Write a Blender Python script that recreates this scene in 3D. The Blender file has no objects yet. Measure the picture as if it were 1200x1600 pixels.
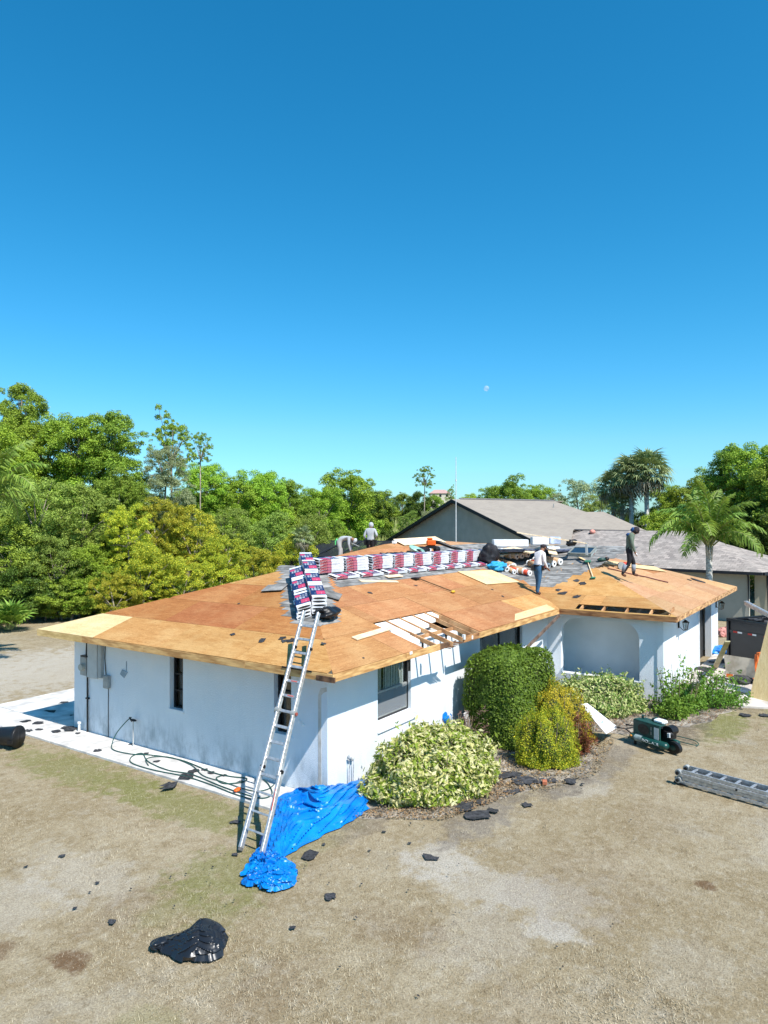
import bpy, bmesh, math, random
import numpy as np
from mathutils import Vector, Matrix, noise as mnoise
R = math.radians
random.seed(7)
sc = bpy.context.scene
col = sc.collection

# ------------------------------------------------------------------ camera
CAM = Vector((-11.1201, -8.9086, 5.5098))
pitch, yaw, roll, FPX = 0.0115, 0.5963, -0.0014, 1117.48
fw = Vector((math.cos(yaw)*math.cos(pitch), math.sin(yaw)*math.cos(pitch), math.sin(pitch)))
rt = Vector((math.sin(yaw), -math.cos(yaw), 0)); up = rt.cross(fw)
rt, up = rt*math.cos(roll)+up*math.sin(roll), -rt*math.sin(roll)+up*math.cos(roll)
cam = bpy.data.cameras.new('camera'); camo = bpy.data.objects.new('camera', cam); col.objects.link(camo)
camo.matrix_world = Matrix(((rt.x, up.x, -fw.x, CAM.x), (rt.y, up.y, -fw.y, CAM.y), (rt.z, up.z, -fw.z, CAM.z), (0, 0, 0, 1)))
cam.sensor_fit = 'VERTICAL'; cam.sensor_height = 24; cam.lens = 24*FPX/1600
cam.clip_end = 5000; cam.clip_start = .1
sc.camera = camo

# ------------------------------------------------------------------ sky and sun
SUND = Vector((-.35, -1, 1.39)).normalized()          # towards the sun
w = bpy.data.worlds.new('World'); sc.world = w; w.use_nodes = True
nt = w.node_tree; nt.nodes.clear()
sky = nt.nodes.new('ShaderNodeTexSky'); sky.sky_type = 'NISHITA'; sky.sun_disc = False
sky.sun_elevation = math.asin(SUND.z); sky.sun_rotation = math.atan2(SUND.x, SUND.y)
sky.air_density = 1.0; sky.dust_density = .5; sky.ozone_density = 2.0; sky.altitude = 0
hs = nt.nodes.new('ShaderNodeHueSaturation'); hs.inputs['Saturation'].default_value = 1.18; hs.inputs['Hue'].default_value = .485; hs.inputs['Value'].default_value = 1.0
bg = nt.nodes.new('ShaderNodeBackground'); bg.inputs['Strength'].default_value = .108
wo = nt.nodes.new('ShaderNodeOutputWorld')
tnt = nt.nodes.new('ShaderNodeMix'); tnt.data_type = 'RGBA'; tnt.blend_type = 'MULTIPLY'; tnt.inputs[0].default_value = 1; tnt.inputs[7].default_value = (.36, .955, 1.22, 1)
nt.links.new(sky.outputs[0], hs.inputs['Color']); nt.links.new(hs.outputs[0], tnt.inputs[6]); 
sp = nt.nodes.new('ShaderNodeSeparateColor'); cb_ = nt.nodes.new('ShaderNodeCombineColor'); nt.links.new(tnt.outputs[2], sp.inputs[0])
def _m(op, a, b):
    x = nt.nodes.new('ShaderNodeMath'); x.operation = op
    for i_, v_ in enumerate((a, b)):
        if isinstance(v_, float): x.inputs[i_].default_value = v_
        else: nt.links.new(v_, x.inputs[i_])
    return x.outputs[0]
# clear, dry air: red falls off faster towards the zenith than the sky model gives
nt.links.new(_m('MINIMUM', _m('MULTIPLY', _m('POWER', sp.outputs[0], 1.65), 1.35), _m('MULTIPLY', sp.outputs[0], 1.5)), cb_.inputs[0])
nt.links.new(sp.outputs[1], cb_.inputs[1]); nt.links.new(sp.outputs[2], cb_.inputs[2]); nt.links.new(cb_.outputs[0], bg.inputs['Color']); nt.links.new(bg.outputs[0], wo.inputs[0])
sun = bpy.data.lights.new('sun', 'SUN'); sun.energy = 5.0; sun.angle = R(.53); sun.color = (1, .955, .89)
suno = bpy.data.objects.new('sun', sun); col.objects.link(suno)
suno.rotation_euler = SUND.to_track_quat('Z', 'Y').to_euler()
sc.view_settings.view_transform = 'Standard'; sc.view_settings.look = 'None'
sc.view_settings.exposure = .50; sc.view_settings.gamma = 1; sc.view_settings.use_curve_mapping = False
try:
    sc.cycles.max_bounces = 6; sc.cycles.transparent_max_bounces = 12; sc.cycles.caustics_reflective = False; sc.cycles.caustics_refractive = False
except Exception: pass

# ------------------------------------------------------------------ material helpers
class NT:
    def __init__(s, m): s.t = m.node_tree; s.n = s.t.nodes
    def new(s, ty, **k):
        x = s.n.new(ty)
        for a, b in k.items(): setattr(x, a, b)
        return x
    def set(s, inp, v):
        if isinstance(v, bpy.types.NodeSocket): s.t.links.new(v, inp)
        elif isinstance(v, (tuple, list)) and len(v) == 3 and inp.type == 'RGBA': inp.default_value = (*v, 1)
        else: inp.default_value = v
    def math(s, op, a, b=0.0, clamp=False):
        x = s.new('ShaderNodeMath', operation=op, use_clamp=clamp); s.set(x.inputs[0], a); s.set(x.inputs[1], b); return x.outputs[0]
    def mix(s, f, a, b, blend='MIX'):
        x = s.new('ShaderNodeMix', data_type='RGBA', blend_type=blend); s.set(x.inputs[0], f); s.set(x.inputs[6], a); s.set(x.inputs[7], b); return x.outputs[2]
    def noise(s, vec, scale, detail=3, rough=.55, dist=0):
        x = s.new('ShaderNodeTexNoise'); s.set(x.inputs['Vector'], vec); x.inputs['Scale'].default_value = scale
        x.inputs['Detail'].default_value = detail; x.inputs['Roughness'].default_value = rough; x.inputs['Distortion'].default_value = dist; return x.outputs[0]
    def ramp(s, f, a, b):       # smooth step a..b
        x = s.new('ShaderNodeMapRange', interpolation_type='SMOOTHSTEP'); s.set(x.inputs[0], f); x.inputs[1].default_value = a; x.inputs[2].default_value = b; return x.outputs[0]
    def mapping(s, vec, scale=(1, 1, 1), loc=(0, 0, 0)):
        x = s.new('ShaderNodeMapping'); s.set(x.inputs[0], vec); x.inputs['Scale'].default_value = scale; x.inputs['Location'].default_value = loc; return x.outputs[0]
    def sep(s, v):
        x = s.new('ShaderNodeSeparateXYZ'); s.set(x.inputs[0], v); return x.outputs
    def bump(s, h, strength=.3, dist=.01):
        x = s.new('ShaderNodeBump'); s.set(x.inputs['Height'], h); x.inputs['Strength'].default_value = strength; x.inputs['Distance'].default_value = dist; return x.outputs[0]

def newmat(name):
    m = bpy.data.materials.new(name); m.use_nodes = True
    n = NT(m); p = n.n['Principled BSDF']; p.inputs['Specular IOR Level'].default_value = .3
    return m, n, p
def coords(n, which='Object', rnd=True):
    tc = n.new('ShaderNodeTexCoord').outputs[which]
    if not rnd: return tc
    oi = n.new('ShaderNodeObjectInfo').outputs['Random']
    a = n.new('ShaderNodeVectorMath', operation='ADD'); n.set(a.inputs[0], tc)
    c = n.new('ShaderNodeCombineXYZ'); m_ = n.math('MULTIPLY', oi, 37.0); n.set(c.inputs[0], m_); n.set(c.inputs[1], n.math('MULTIPLY', oi, 91.0)); n.set(a.inputs[1], c.outputs[0])
    return a.outputs[0]
MC = {}
def M(name, c, rough=.7, var=.15, scale=6, bump=0.0, metal=0.0, spec=.3, c2=None, objvar=0.0, stretch=(1, 1, 1), bscale=None):
    if name in MC: return MC[name]
    m, n, p = newmat(name)
    co = n.mapping(coords(n), stretch)
    f = n.ramp(n.noise(co, scale, 4), .3, .7)
    a = tuple(max(0, x*(1-var)) for x in c); b = tuple(min(1, x*(1+var)) for x in (c2 or c))
    if c2: a = c
    cc = n.mix(f, a, b)
    if objvar:
        oi = n.new('ShaderNodeObjectInfo').outputs['Random']
        h = n.new('ShaderNodeHueSaturation'); n.set(h.inputs['Color'], cc)
        n.set(h.inputs['Value'], n.math('ADD', n.math('MULTIPLY', oi, 2*objvar), 1-objvar)); cc = h.outputs[0]
    n.set(p.inputs['Base Color'], cc); p.inputs['Roughness'].default_value = rough; p.inputs['Metallic'].default_value = metal
    p.inputs['Specular IOR Level'].default_value = spec
    if bump: n.set(p.inputs['Normal'], n.bump(n.noise(co, bscale or scale*6, 3), bump, .01))
    MC[name] = m; return m

# ------------------------------------------------------------------ mesh helpers
class MB:
    def __init__(s): s.v = []; s.f = []; s.m = []
    def add(s, vs, fs, mi=0, mat=None):
        b = len(s.v)
        for q in vs:
            q = Vector(q); s.v.append(tuple(mat @ q if mat is not None else q))
        for f in fs: s.f.append(tuple(b+i for i in f)); s.m.append(mi)
    def box(s, c, d, rot=None, mi=0, mat=None):
        x, y, z = d[0]/2, d[1]/2, d[2]/2
        T = Matrix.Translation(c)
        if rot is not None: T = T @ (rot if isinstance(rot, Matrix) else Matrix.Rotation(rot, 4, 'Z'))
        if mat is not None: T = mat @ T
        vs = [(a*x, b*y, e*z) for e in (-1, 1) for b in (-1, 1) for a in (-1, 1)]
        s.add(vs, [(0, 2, 3, 1), (4, 5, 7, 6), (0, 1, 5, 4), (2, 6, 7, 3), (0, 4, 6, 2), (1, 3, 7, 5)], mi, T)
    def bb(s, x0, x1, y0, y1, z0, z1, mi=0, mat=None): s.box(((x0+x1)/2, (y0+y1)/2, (z0+z1)/2), (abs(x1-x0), abs(y1-y0), abs(z1-z0)), None, mi, mat)
    def bar(s, a, b, w_, h_, upv=(0, 0, 1), mi=0):
        a = Vector(a); b = Vector(b); d = b-a; L_ = d.length; x = d/L_
        u = Vector(upv); y = u.cross(x)
        if y.length < 1e-4: y = Vector((1, 0, 0)).cross(x)
        y.normalize(); z = x.cross(y)
        T = Matrix(((x.x, y.x, z.x, (a.x+b.x)/2), (x.y, y.y, z.y, (a.y+b.y)/2), (x.z, y.z, z.z, (a.z+b.z)/2), (0, 0, 0, 1)))
        s.box((0, 0, 0), (L_, w_, h_), None, mi, T)
    def tube(s, pts, r, n=8, mi=0, cap=True):
        pts = [Vector(p) for p in pts]; rs = r if isinstance(r, (list, tuple)) else [r]*len(pts)
        base = len(s.v); ref = None
        for i, p in enumerate(pts):
            d = (pts[min(i+1, len(pts)-1)]-pts[max(i-1, 0)]).normalized()
            if ref is None:
                ref = Vector((0, 0, 1)) if abs(d.z) < .9 else Vector((1, 0, 0))
            a = d.cross(ref).normalized(); b = d.cross(a); ref = -b if False else ref
            for k in range(n):
                t = 2*math.pi*k/n; s.v.append(tuple(p+(a*math.cos(t)+b*math.sin(t))*rs[i]))
        for i in range(len(pts)-1):
            for k in range(n):
                k2 = (k+1) % n; o_ = base+i*n
                s.f.append((o_+k, o_+n+k, o_+n+k2, o_+k2)); s.m.append(mi)
        if cap:
            s.f.append(tuple(base+k for k in range(n))); s.m.append(mi)
            s.f.append(tuple(base+(len(pts)-1)*n+k for k in reversed(range(n)))); s.m.append(mi)
    def prism(s, poly, h0, h1, mi=0, mat=None):
        n = len(poly); area = sum(poly[i][0]*poly[(i+1) % n][1]-poly[(i+1) % n][0]*poly[i][1] for i in range(n))
        if area < 0: poly = poly[::-1]
        vs = [(p[0], p[1], h0) for p in poly]+[(p[0], p[1], h1) for p in poly]
        fs = [tuple(range(n-1, -1, -1)), tuple(range(n, 2*n))]+[(i, (i+1) % n, n+(i+1) % n, n+i) for i in range(n)]
        s.add(vs, fs, mi, mat)
    def ell(s, c, r, seg=12, rings=8, mi=0, amp=0, fr=2, seed=0, mat=None):
        base = len(s.v); vs = []
        for i in range(rings+1):
            th = math.pi*i/rings
            for k in range(seg):
                ph = 2*math.pi*k/seg; d = Vector((math.sin(th)*math.cos(ph), math.sin(th)*math.sin(ph), math.cos(th)))
                a = 1+amp*mnoise.noise(d*fr+Vector((seed*7.1, seed, 0))) if amp else 1
                vs.append((c[0]+d.x*r[0]*a, c[1]+d.y*r[1]*a, c[2]+d.z*r[2]*a))
        fs = [(i*seg+k, (i+1)*seg+k, (i+1)*seg+(k+1) % seg, i*seg+(k+1) % seg) for i in range(rings) for k in range(seg)]
        s.add(vs, fs, mi, mat)
    def mesh(s, name, mats, smooth=False):
        me = bpy.data.meshes.new(name); me.from_pydata(s.v, [], s.f)
        for m in (mats if isinstance(mats, (list, tuple)) else [mats]): me.materials.append(m)
        if any(s.m): me.polygons.foreach_set('material_index', s.m)
        if smooth: me.polygons.foreach_set('use_smooth', [True]*len(me.polygons))
        me.update(); return me
    def build(s, name, mats, parent=None, smooth=False, mw=None, **k):
        return link(name, s.mesh(name, mats, smooth), parent, mw, **k)
def link(name, me, parent=None, mw=None, label=None, cat=None, group=None, kind=None):
    o = bpy.data.objects.new(name, me); col.objects.link(o)
    if mw is not None: o.matrix_world = mw
    if parent is not None: o.parent = parent
    tag(o, label, cat, group, kind); return o
def tag(o, label=None, cat=None, group=None, kind=None):
    if label: o['label'] = label
    if cat: o['category'] = cat
    if group: o['group'] = group
    if kind: o['kind'] = kind
def thing(name, label, cat, loc=(0, 0, 0), rz=0, group=None):
    o = bpy.data.objects.new(name, None); col.objects.link(o); o.empty_display_size = .2
    o.location = loc; o.rotation_euler = (0, 0, rz); tag(o, label, cat, group); return o
def copy_tree(o, parent=None):
    c = o.copy(); col.objects.link(c); c.parent = parent
    for ch in list(o.children): copy_tree(ch, c)
    return c
def bevel(me, w_=.004, seg=1):
    bm = bmesh.new(); bm.from_mesh(me)
    bmesh.ops.bevel(bm, geom=list(bm.edges), offset=w_, segments=seg, affect='EDGES', clamp_overlap=True)
    bm.to_mesh(me); bm.free(); return me
def frame(o, x, z):
    x = Vector(x).normalized(); z = Vector(z); z = (z-x*z.dot(x)).normalized(); y = z.cross(x)
    return Matrix(((x.x, y.x, z.x, o[0]), (x.y, y.y, z.y, o[1]), (x.z, y.z, z.z, o[2]), (0, 0, 0, 1)))

# ------------------------------------------------------------------ materials
PATCH = [  # x, y, rx, ry, colour index (0 sand, 1 green, 2 brown)
    (-.95, -3.1, .7, .6, 0, .85), (-1.25, -4.1, .6, 1.0, 0, .6), (-1.85, -5.35, .28, .4, 0, .95), (-1.1, -5.0, .6, .9, 0, .5), (-2.4, -4.6, .9, .6, 0, .35), (-5.2, -5.3, 1.3, .7, 0, .2), (-4.5, 1.2, .7, 1.0, 0, .45), (-5.6, 1.4, .8, .8, 0, .4), (-1.6, -7.0, .8, .5, 0, .2), (3.4, -7.6, 1.1, .5, 0, .25), (-5, -3.0, .9, .5, 2, .22), (-4.4, -.1, 1.1, .35, 2, .2), (-2.9, -3.6, .5, .8, 2, .22),
    (-1.8, 2.2, .6, 2.4, 1, .72), (-1.8, 5.6, .7, 2.6, 1, .68), (-3.2, -.6, .9, .9, 1, .62), (-4.1, -.9, .7, .9, 1, .35), (9.9, -5.6, 1.6, .6, 1, .8), (11.6, -7.4, 1.4, 1.0, 1, .55), (-1.2, -1.0, 1.6, .35, 1, .25),
    (-5.85, -.55, .2, .3, 2, .85), (-6.3, .4, .25, .25, 2, .6), (.6, -6.8, .14, .16, 2, .8), (-.4, -5.2, 1.4, 1.0, 2, .16), (2.5, -5.5, 1.2, .5, 2, .12),
    (6, 16, 8, 3.4, 0, .75), (1, 19, 6, 3, 0, .7), (3.6, -3.9, .9, .5, 0, .55), (1.0, -3.0, 1.0, .4, 0, .5), (6.3, -3.9, 1.0, .4, 0, .4), (1.2, -2.9, 1.6, .5, 3, .55), (5.2, -3.9, 1.8, .5, 3, .5), (9, -4.7, 1.6, .7, 3, .6), (12.6, -5.9, 1, .4, 3, .3), (-.6, -1.3, .7, .35, 3, .45), (3.4, -3.5, .9, .45, 3, .6), (-3.6, -5.6, .7, .5, 2, .12), (-6.3, -2.4, .6, .5, 1, .3)]
def ground_colour(n, fine=True):
    pos = n.new('ShaderNodeNewGeometry').outputs['Position']
    P0 = n.mapping(pos, (1, 1, 0))
    big = n.ramp(n.noise(P0, .35, 5, .6), .38, .62); mid = n.ramp(n.noise(P0, 1.7, 4, .65), .35, .65)
    c = n.mix(big, (.35, .28, .172), (.435, .362, .245)); c = n.mix(n.math('MULTIPLY', mid, .6), c, (.275, .205, .11))
    gr = n.ramp(n.noise(n.mapping(P0, (1, 1, 1), (31, 7, 0)), .8, 5, .7), .52, .68)
    c = n.mix(n.math('MULTIPLY', gr, .45), c, (.42, .38, .31))
    m2 = n.noise(n.mapping(P0, (1, 1, 1), (11, 3, 0)), 5.5, 4, .75); c = n.mix(n.math('MULTIPLY', n.ramp(m2, .5, .68), .6), c, (.47, .41, .31)); c = n.mix(n.math('MULTIPLY', n.ramp(m2, .47, .30), .6), c, (.185, .135, .075))
    s = n.sep(P0); jit = n.noise(P0, 2.6, 4, .7)
    cols = [(.50, .455, .385), (.20, .205, .06), (.15, .08, .04), (.125, .10, .085)]
    for (x, y, rx, ry, ci, st) in PATCH:
        dx = n.math('DIVIDE', n.math('SUBTRACT', s[0], x), rx); dy = n.math('DIVIDE', n.math('SUBTRACT', s[1], y), ry)
        d = n.math('ADD', n.math('MULTIPLY', dx, dx), n.math('MULTIPLY', dy, dy))
        d = n.math('ADD', d, n.math('MULTIPLY', n.math('SUBTRACT', jit, .5), 5.2))
        x_ = n.new('ShaderNodeMapRange', interpolation_type='SMOOTHSTEP'); n.set(x_.inputs[0], d); x_.inputs[1].default_value = 1.5; x_.inputs[2].default_value = .3; x_.inputs[3].default_value = 0; x_.inputs[4].default_value = st
        c = n.mix(x_.outputs[0], c, cols[ci])
    return c, P0
m, n, p = newmat('lawn'); MC['lawn'] = m
c, P0 = ground_colour(n)
fn = n.noise(P0, 38, 5, .8); fn2 = n.noise(n.mapping(P0, (1, 1, 1), (5, 9, 0)), 9, 4, .75)
c = n.mix(n.ramp(fn, .34, .62), n.mix(.55, c, (.07, .055, .033)), c)
c = n.mix(n.math('MULTIPLY', n.ramp(fn2, .45, .72), .45), c, n.mix(.5, c, (.60, .53, .40)))
n.set(p.inputs['Base Color'], c); p.inputs['Roughness'].default_value = .95; p.inputs['Specular IOR Level'].default_value = .05
n.set(p.inputs['Normal'], n.bump(n.math('ADD', fn, n.math('MULTIPLY', fn2, .6)), .55, .05))
m, n, p = newmat('grass_blades'); MC['blades'] = m
c, P0 = ground_colour(n)
isl = n.new('ShaderNodeNewGeometry').outputs['Random Per Island']
c = n.mix(isl, n.mix(.55, c, (.085, .062, .032)), n.mix(.5, c, (.74, .66, .49)))
n.set(p.inputs['Base Color'], c); p.inputs['Roughness'].default_value = .8; p.inputs['Specular IOR Level'].default_value = .1

m, n, p = newmat('stucco'); MC['stucco'] = m
pos = n.new('ShaderNodeNewGeometry').outputs['Position']; s = n.sep(pos)
nz = n.noise(n.mapping(pos, (1, 1, .5)), 2.2, 5, .7); nz2 = n.noise(n.mapping(pos, (5, 5, .6)), 1.5, 4, .7)
c = n.mix(n.ramp(n.noise(pos, .8, 3), .3, .7), (.735, .785, .83), (.80, .835, .865)); c = n.mix(n.math('MULTIPLY', n.ramp(n.noise(n.mapping(pos, (3, 3, .35)), 1.6, 5, .75), .5, .75), .16), c, (.52, .60, .66)); c = n.mix(n.math('MULTIPLY', n.ramp(n.noise(pos, 7, 3, .6), .62, .72), .22), c, (.9, .92, .93))
low = n.new('ShaderNodeMapRange', interpolation_type='SMOOTHSTEP'); n.set(low.inputs[0], n.math('ADD', s[2], n.math('MULTIPLY', nz2, -.9))); low.inputs[1].default_value = .55; low.inputs[2].default_value = -.35; low.inputs[3].default_value = 0; low.inputs[4].default_value = 1
wa = n.math('LESS_THAN', s[0], .02)                                  # grime only on the damp end wall
g = n.math('MULTIPLY', n.math('MULTIPLY', low.outputs[0], n.ramp(nz, .36, .72)), n.math('ADD', n.math('MULTIPLY', wa, .42), .28))
c = n.mix(g, c, (.20, .26, .28))
n.set(p.inputs['Base Color'], c); p.inputs['Roughness'].default_value = .85; p.inputs['Specular IOR Level'].default_value = .15
n.set(p.inputs['Normal'], n.bump(n.noise(pos, 34, 5, .75), .75, .02))

def plywood(name, c1, c2, c3):
    c1, c2, c3 = [tuple(x*k_ for x, k_ in zip(q_, (.98, 1.0, .96))) for q_ in (c1, c2, c3)]
    m, n, p = newmat(name); MC[name] = m
    co = coords(n); oi = n.new('ShaderNodeObjectInfo').outputs['Random']
    g = n.noise(n.mapping(co, (.55, 5.0, 1)), 2.2, 6, .72, .9); g2 = n.noise(n.mapping(co, (1.2, 22, 1)), 3.0, 4, .7, .4); blot = n.noise(co, 1.1, 4, .6)
    c = n.mix(n.ramp(g, .32, .68), c1, c2); c = n.mix(n.math('MULTIPLY', n.ramp(blot, .42, .68), .55), c, c3)
    sw = n.noise(n.mapping(co, (3.2, 11, 1)), 2.6, 5, .75, 1.6)
    c = n.mix(n.math('MULTIPLY', n.ramp(sw, .47, .34), .62), c, tuple(x*.58 for x in c1)); c = n.mix(n.math('MULTIPLY', n.ramp(sw, .53, .68), .6), c, tuple(min(1, x*1.22) for x in c3))
    c = n.mix(n.math('MULTIPLY', n.ramp(g2, .50, .78), .35), c, tuple(x*.62 for x in c1))
    kn = n.noise(n.mapping(co, (2.2, 7, 1)), 2.4, 3, .5); c = n.mix(n.math('MULTIPLY', n.ramp(kn, .70, .76), .6), c, (.16, .075, .03))
    h = n.new('ShaderNodeHueSaturation'); n.set(h.inputs['Color'], c); n.set(h.inputs['Value'], n.math('ADD', n.math('MULTIPLY', oi, .26), .87))
    n.set(h.inputs['Hue'], n.math('ADD', n.math('MULTIPLY', n.math('FRACT', n.math('MULTIPLY', oi, 17)), .014), .493))
    n.set(p.inputs['Base Color'], h.outputs[0]); p.inputs['Roughness'].default_value = .8; p.inputs['Specular IOR Level'].default_value = .15
    n.set(p.inputs['Normal'], n.bump(g2, .25, .004)); return m
PLY_RUST = plywood('plywood_rust', (.28, .098, .032), (.39, .155, .055), (.44, .22, .09))
PLY_TAN = plywood('plywood_tan', (.33, .138, .055), (.44, .205, .088), (.50, .28, .135))
PLY_GOLD = plywood('plywood_gold', (.37, .18, .055), (.49, .265, .095), (.55, .35, .15))
PLY_PINK = plywood('plywood_pink', (.42, .22, .108), (.50, .285, .15), (.53, .34, .20))
PLY_NEW = plywood('plywood_new', (.62, .43, .22), (.69, .51, .28), (.73, .57, .35))
FASCIA = M('fascia_wood', (.40, .20, .07), .75, .3, 2.5, .25, c2=(.58, .36, .15), objvar=.08, stretch=(1, 1, 6))
FASCIA_X = M('fascia_wood_dark', (.13, .05, .022), .8, .3, 2.0, .25, c2=(.36, .18, .075), objvar=.1, stretch=(1, 1, 5))
RAFTER = M('rafter_wood', (.30, .13, .05), .8, .3, 3, .2, c2=(.48, .27, .13), objvar=.15)
PINE = M('pine_board', (.62, .46, .27), .7, .2, 3, .1, c2=(.74, .60, .42), objvar=.08, stretch=(1, 6, 1))
DARKW = M('rotten_wood', (.035, .02, .014), .9, .3, 5, .3, c2=(.17, .09, .05))
SHGL = M('old_shingle', (.13, .13, .125), .95, .2, 3, .5, c2=(.25, .245, .235), objvar=.28, bscale=60)
SCRAP = M('shingle_scrap', (.018, .018, .020), .85, .3, 6, .4, c2=(.05, .05, .054), objvar=.3)
CONC = M('concrete', (.44, .42, .395), .9, .2, 2.2, .35, c2=(.60, .58, .55), bscale=30)
CONC2 = M('driveway_concrete', (.40, .36, .32), .9, .2, 1.8, .3, c2=(.56, .51, .46), bscale=25)
ALU = M('aluminium', (.50, .50, .50), .42, .22, 14, .1, metal=.6, spec=.5)
ALU2 = M('aluminium_rung', (.42, .43, .44), .45, .15, 20, .1, metal=.6, spec=.5)
BLK = M('black_plastic', (.012, .012, .013), .4, .2, 8)
RUB = M('grey_rubber', (.10, .10, .10), .7, .2, 8)
BRONZE = M('bronze_frame', (.018, .017, .018), .45, .2, 8, spec=.4)
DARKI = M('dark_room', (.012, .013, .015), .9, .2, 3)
WHT = M('white_paint', (.78, .80, .80), .6, .04, 5)
RED = M('red_plastic', (.50, .03, .02), .5, .1, 6)
ORG = M('orange_plastic', (.75, .12, .015), .45, .1, 6)
GRY = M('grey_metal', (.33, .34, .33), .55, .15, 6, metal=.2)
SKIN = M('skin', (.28, .14, .085), .6, .1, 10)

def glassy(name, tint, rough=.03):
    m, n, p = newmat(name); n.n.remove(p); out = n.n['Material Output']
    t = n.new('ShaderNodeBsdfTransparent'); t.inputs[0].default_value = (*tint, 1)
    g = n.new('ShaderNodeBsdfGlossy'); g.inputs['Roughness'].default_value = rough; g.inputs['Color'].default_value = (1, 1, 1, 1)
    lw = n.new('ShaderNodeLayerWeight'); lw.inputs['Blend'].default_value = .5
    mx = n.new('ShaderNodeMixShader'); n.set(mx.inputs[0], n.math('ADD', n.math('MULTIPLY', n.math('POWER', lw.outputs['Facing'], 4.0), .8), .06)); n.set(mx.inputs[1], t.outputs[0]); n.set(mx.inputs[2], g.outputs[0]); n.set(out.inputs[0], mx.outputs[0]); return m
m, n, p = newmat('insect_screen'); n.n.remove(p); tr_ = n.new('ShaderNodeBsdfTransparent'); df = n.new('ShaderNodeBsdfDiffuse'); df.inputs[0].default_value = (.30, .32, .34, 1); mx = n.new('ShaderNodeMixShader'); mx.inputs[0].default_value = .5
n.set(mx.inputs[1], tr_.outputs[0]); n.set(mx.inputs[2], df.outputs[0]); n.set(n.n['Material Output'].inputs[0], mx.outputs[0]); MC_SCR = m
GLASS = glassy('window_glass', (.80, .84, .85)); LGLASS = glassy('lantern_glass', (.85, .86, .84), .1)
def leafmat(name, a, b, c=None, tr=.24):
    m, n, p = newmat(name); n.n.remove(p); out = n.n['Material Output']
    isl = n.new('ShaderNodeNewGeometry').outputs['Random Per Island']; oi = n.new('ShaderNodeObjectInfo').outputs['Random']
    cc = n.mix(isl, a, b)
    if c: cc = n.mix(n.ramp(n.math('FRACT', n.math('MULTIPLY', isl, 13.7)), .55, .62), cc, c)
    h = n.new('ShaderNodeHueSaturation'); n.set(h.inputs['Color'], cc); n.set(h.inputs['Value'], n.math('ADD', n.math('MULTIPLY', oi, .36), .82)); n.set(h.inputs['Hue'], n.math('ADD', n.math('MULTIPLY', n.math('FRACT', n.math('MULTIPLY', oi, 7)), .03), .485))
    d = n.new('ShaderNodeBsdfPrincipled'); n.set(d.inputs['Base Color'], h.outputs[0]); d.inputs['Roughness'].default_value = .55; d.inputs['Specular IOR Level'].default_value = .25
    t = n.new('ShaderNodeBsdfTranslucent'); n.set(t.inputs['Color'], n.mix(.35, h.outputs[0], (.30, .40, .03)))
    mx = n.new('ShaderNodeMixShader'); mx.inputs[0].default_value = tr; n.set(mx.inputs[1], d.outputs[0]); n.set(mx.inputs[2], t.outputs[0]); n.set(out.inputs[0], mx.outputs[0]); MC[name] = m; return m
LF = {'oak': leafmat('leaf_oak', (.12, .20, .020), (.34, .46, .055)), 'green': leafmat('leaf_bright', (.16, .27, .02), (.42, .58, .06)),
      'olive': leafmat('leaf_olive', (.14, .215, .035), (.36, .46, .085)), 'yellow': leafmat('leaf_yellow', (.42, .42, .030), (.74, .68, .06), (.24, .32, .03)),
      'dark': leafmat('leaf_dark', (.04, .075, .01), (.13, .20, .03)), 'grey': leafmat('leaf_grey', (.22, .26, .12), (.38, .42, .22)),
      'reed': leafmat('leaf_reed', (.28, .32, .09), (.46, .48, .18)), 'palm': leafmat('leaf_palm', (.10, .20, .025), (.32, .45, .08), None, .3),
      'sabal': leafmat('leaf_sabal', (.12, .17, .06), (.36, .41, .19), None, .2), 'sabald': leafmat('leaf_sabal_dry', (.12, .105, .07), (.28, .26, .19), None, .2)}
BARK = M('bark', (.16, .13, .10), .95, .3, 4, .5, c2=(.30, .26, .21))

# ------------------------------------------------------------------ ground and slabs
g = MB(); NG = 70
xs = [-700, -300, -120, -60]+[-40+80*i/50 for i in range(51)]+[60, 90, 140, 220, 400, 800, 1500, 3000]
ys = [-900, -300, -100, -50]+[-25+75*i/50 for i in range(51)]+[70, 100, 150, 250, 500, 1200, 3000]
for y in ys:
    for x in xs:
        near = abs(x) < 45 and abs(y) < 45 and not (-2.2 < x < 26 and -12 < y < 16)
        g.v.append((x, y, .035*mnoise.noise(Vector((x*.5, y*.5, 0)))-.02 if near else -.02))
nx = len(xs)
for j in range(len(ys)-1):
    for i in range(nx-1): g.f.append((j*nx+i, j*nx+i+1, (j+1)*nx+i+1, (j+1)*nx+i)); g.m.append(0)
g.build('ground', MC['lawn'], smooth=True, kind='structure')
def slabs(polys, z, name, mt, label_kind='structure'):
    for pl in polys:
        b = MB(); b.prism(pl, -.12, z); me = bevel(b.mesh(name, mt), .006); link(name, me, kind=label_kind)
walk = thing('walkway', None, None); walk['kind'] = 'structure'
yy = .35
while yy < 12.4:                                                     # walkway slabs, one by one
    L_ = 1.53; b = MB(); b.prism([(-1.02+.01*random.random(), yy+.006), (-.005, yy+.006), (-.005, yy+L_-.006), (-1.02, yy+L_-.006)], -.12, .03+.003*random.random()); link('concrete_slab', bevel(b.mesh('concrete_slab', CONC), .006), walk); yy += L_
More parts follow.
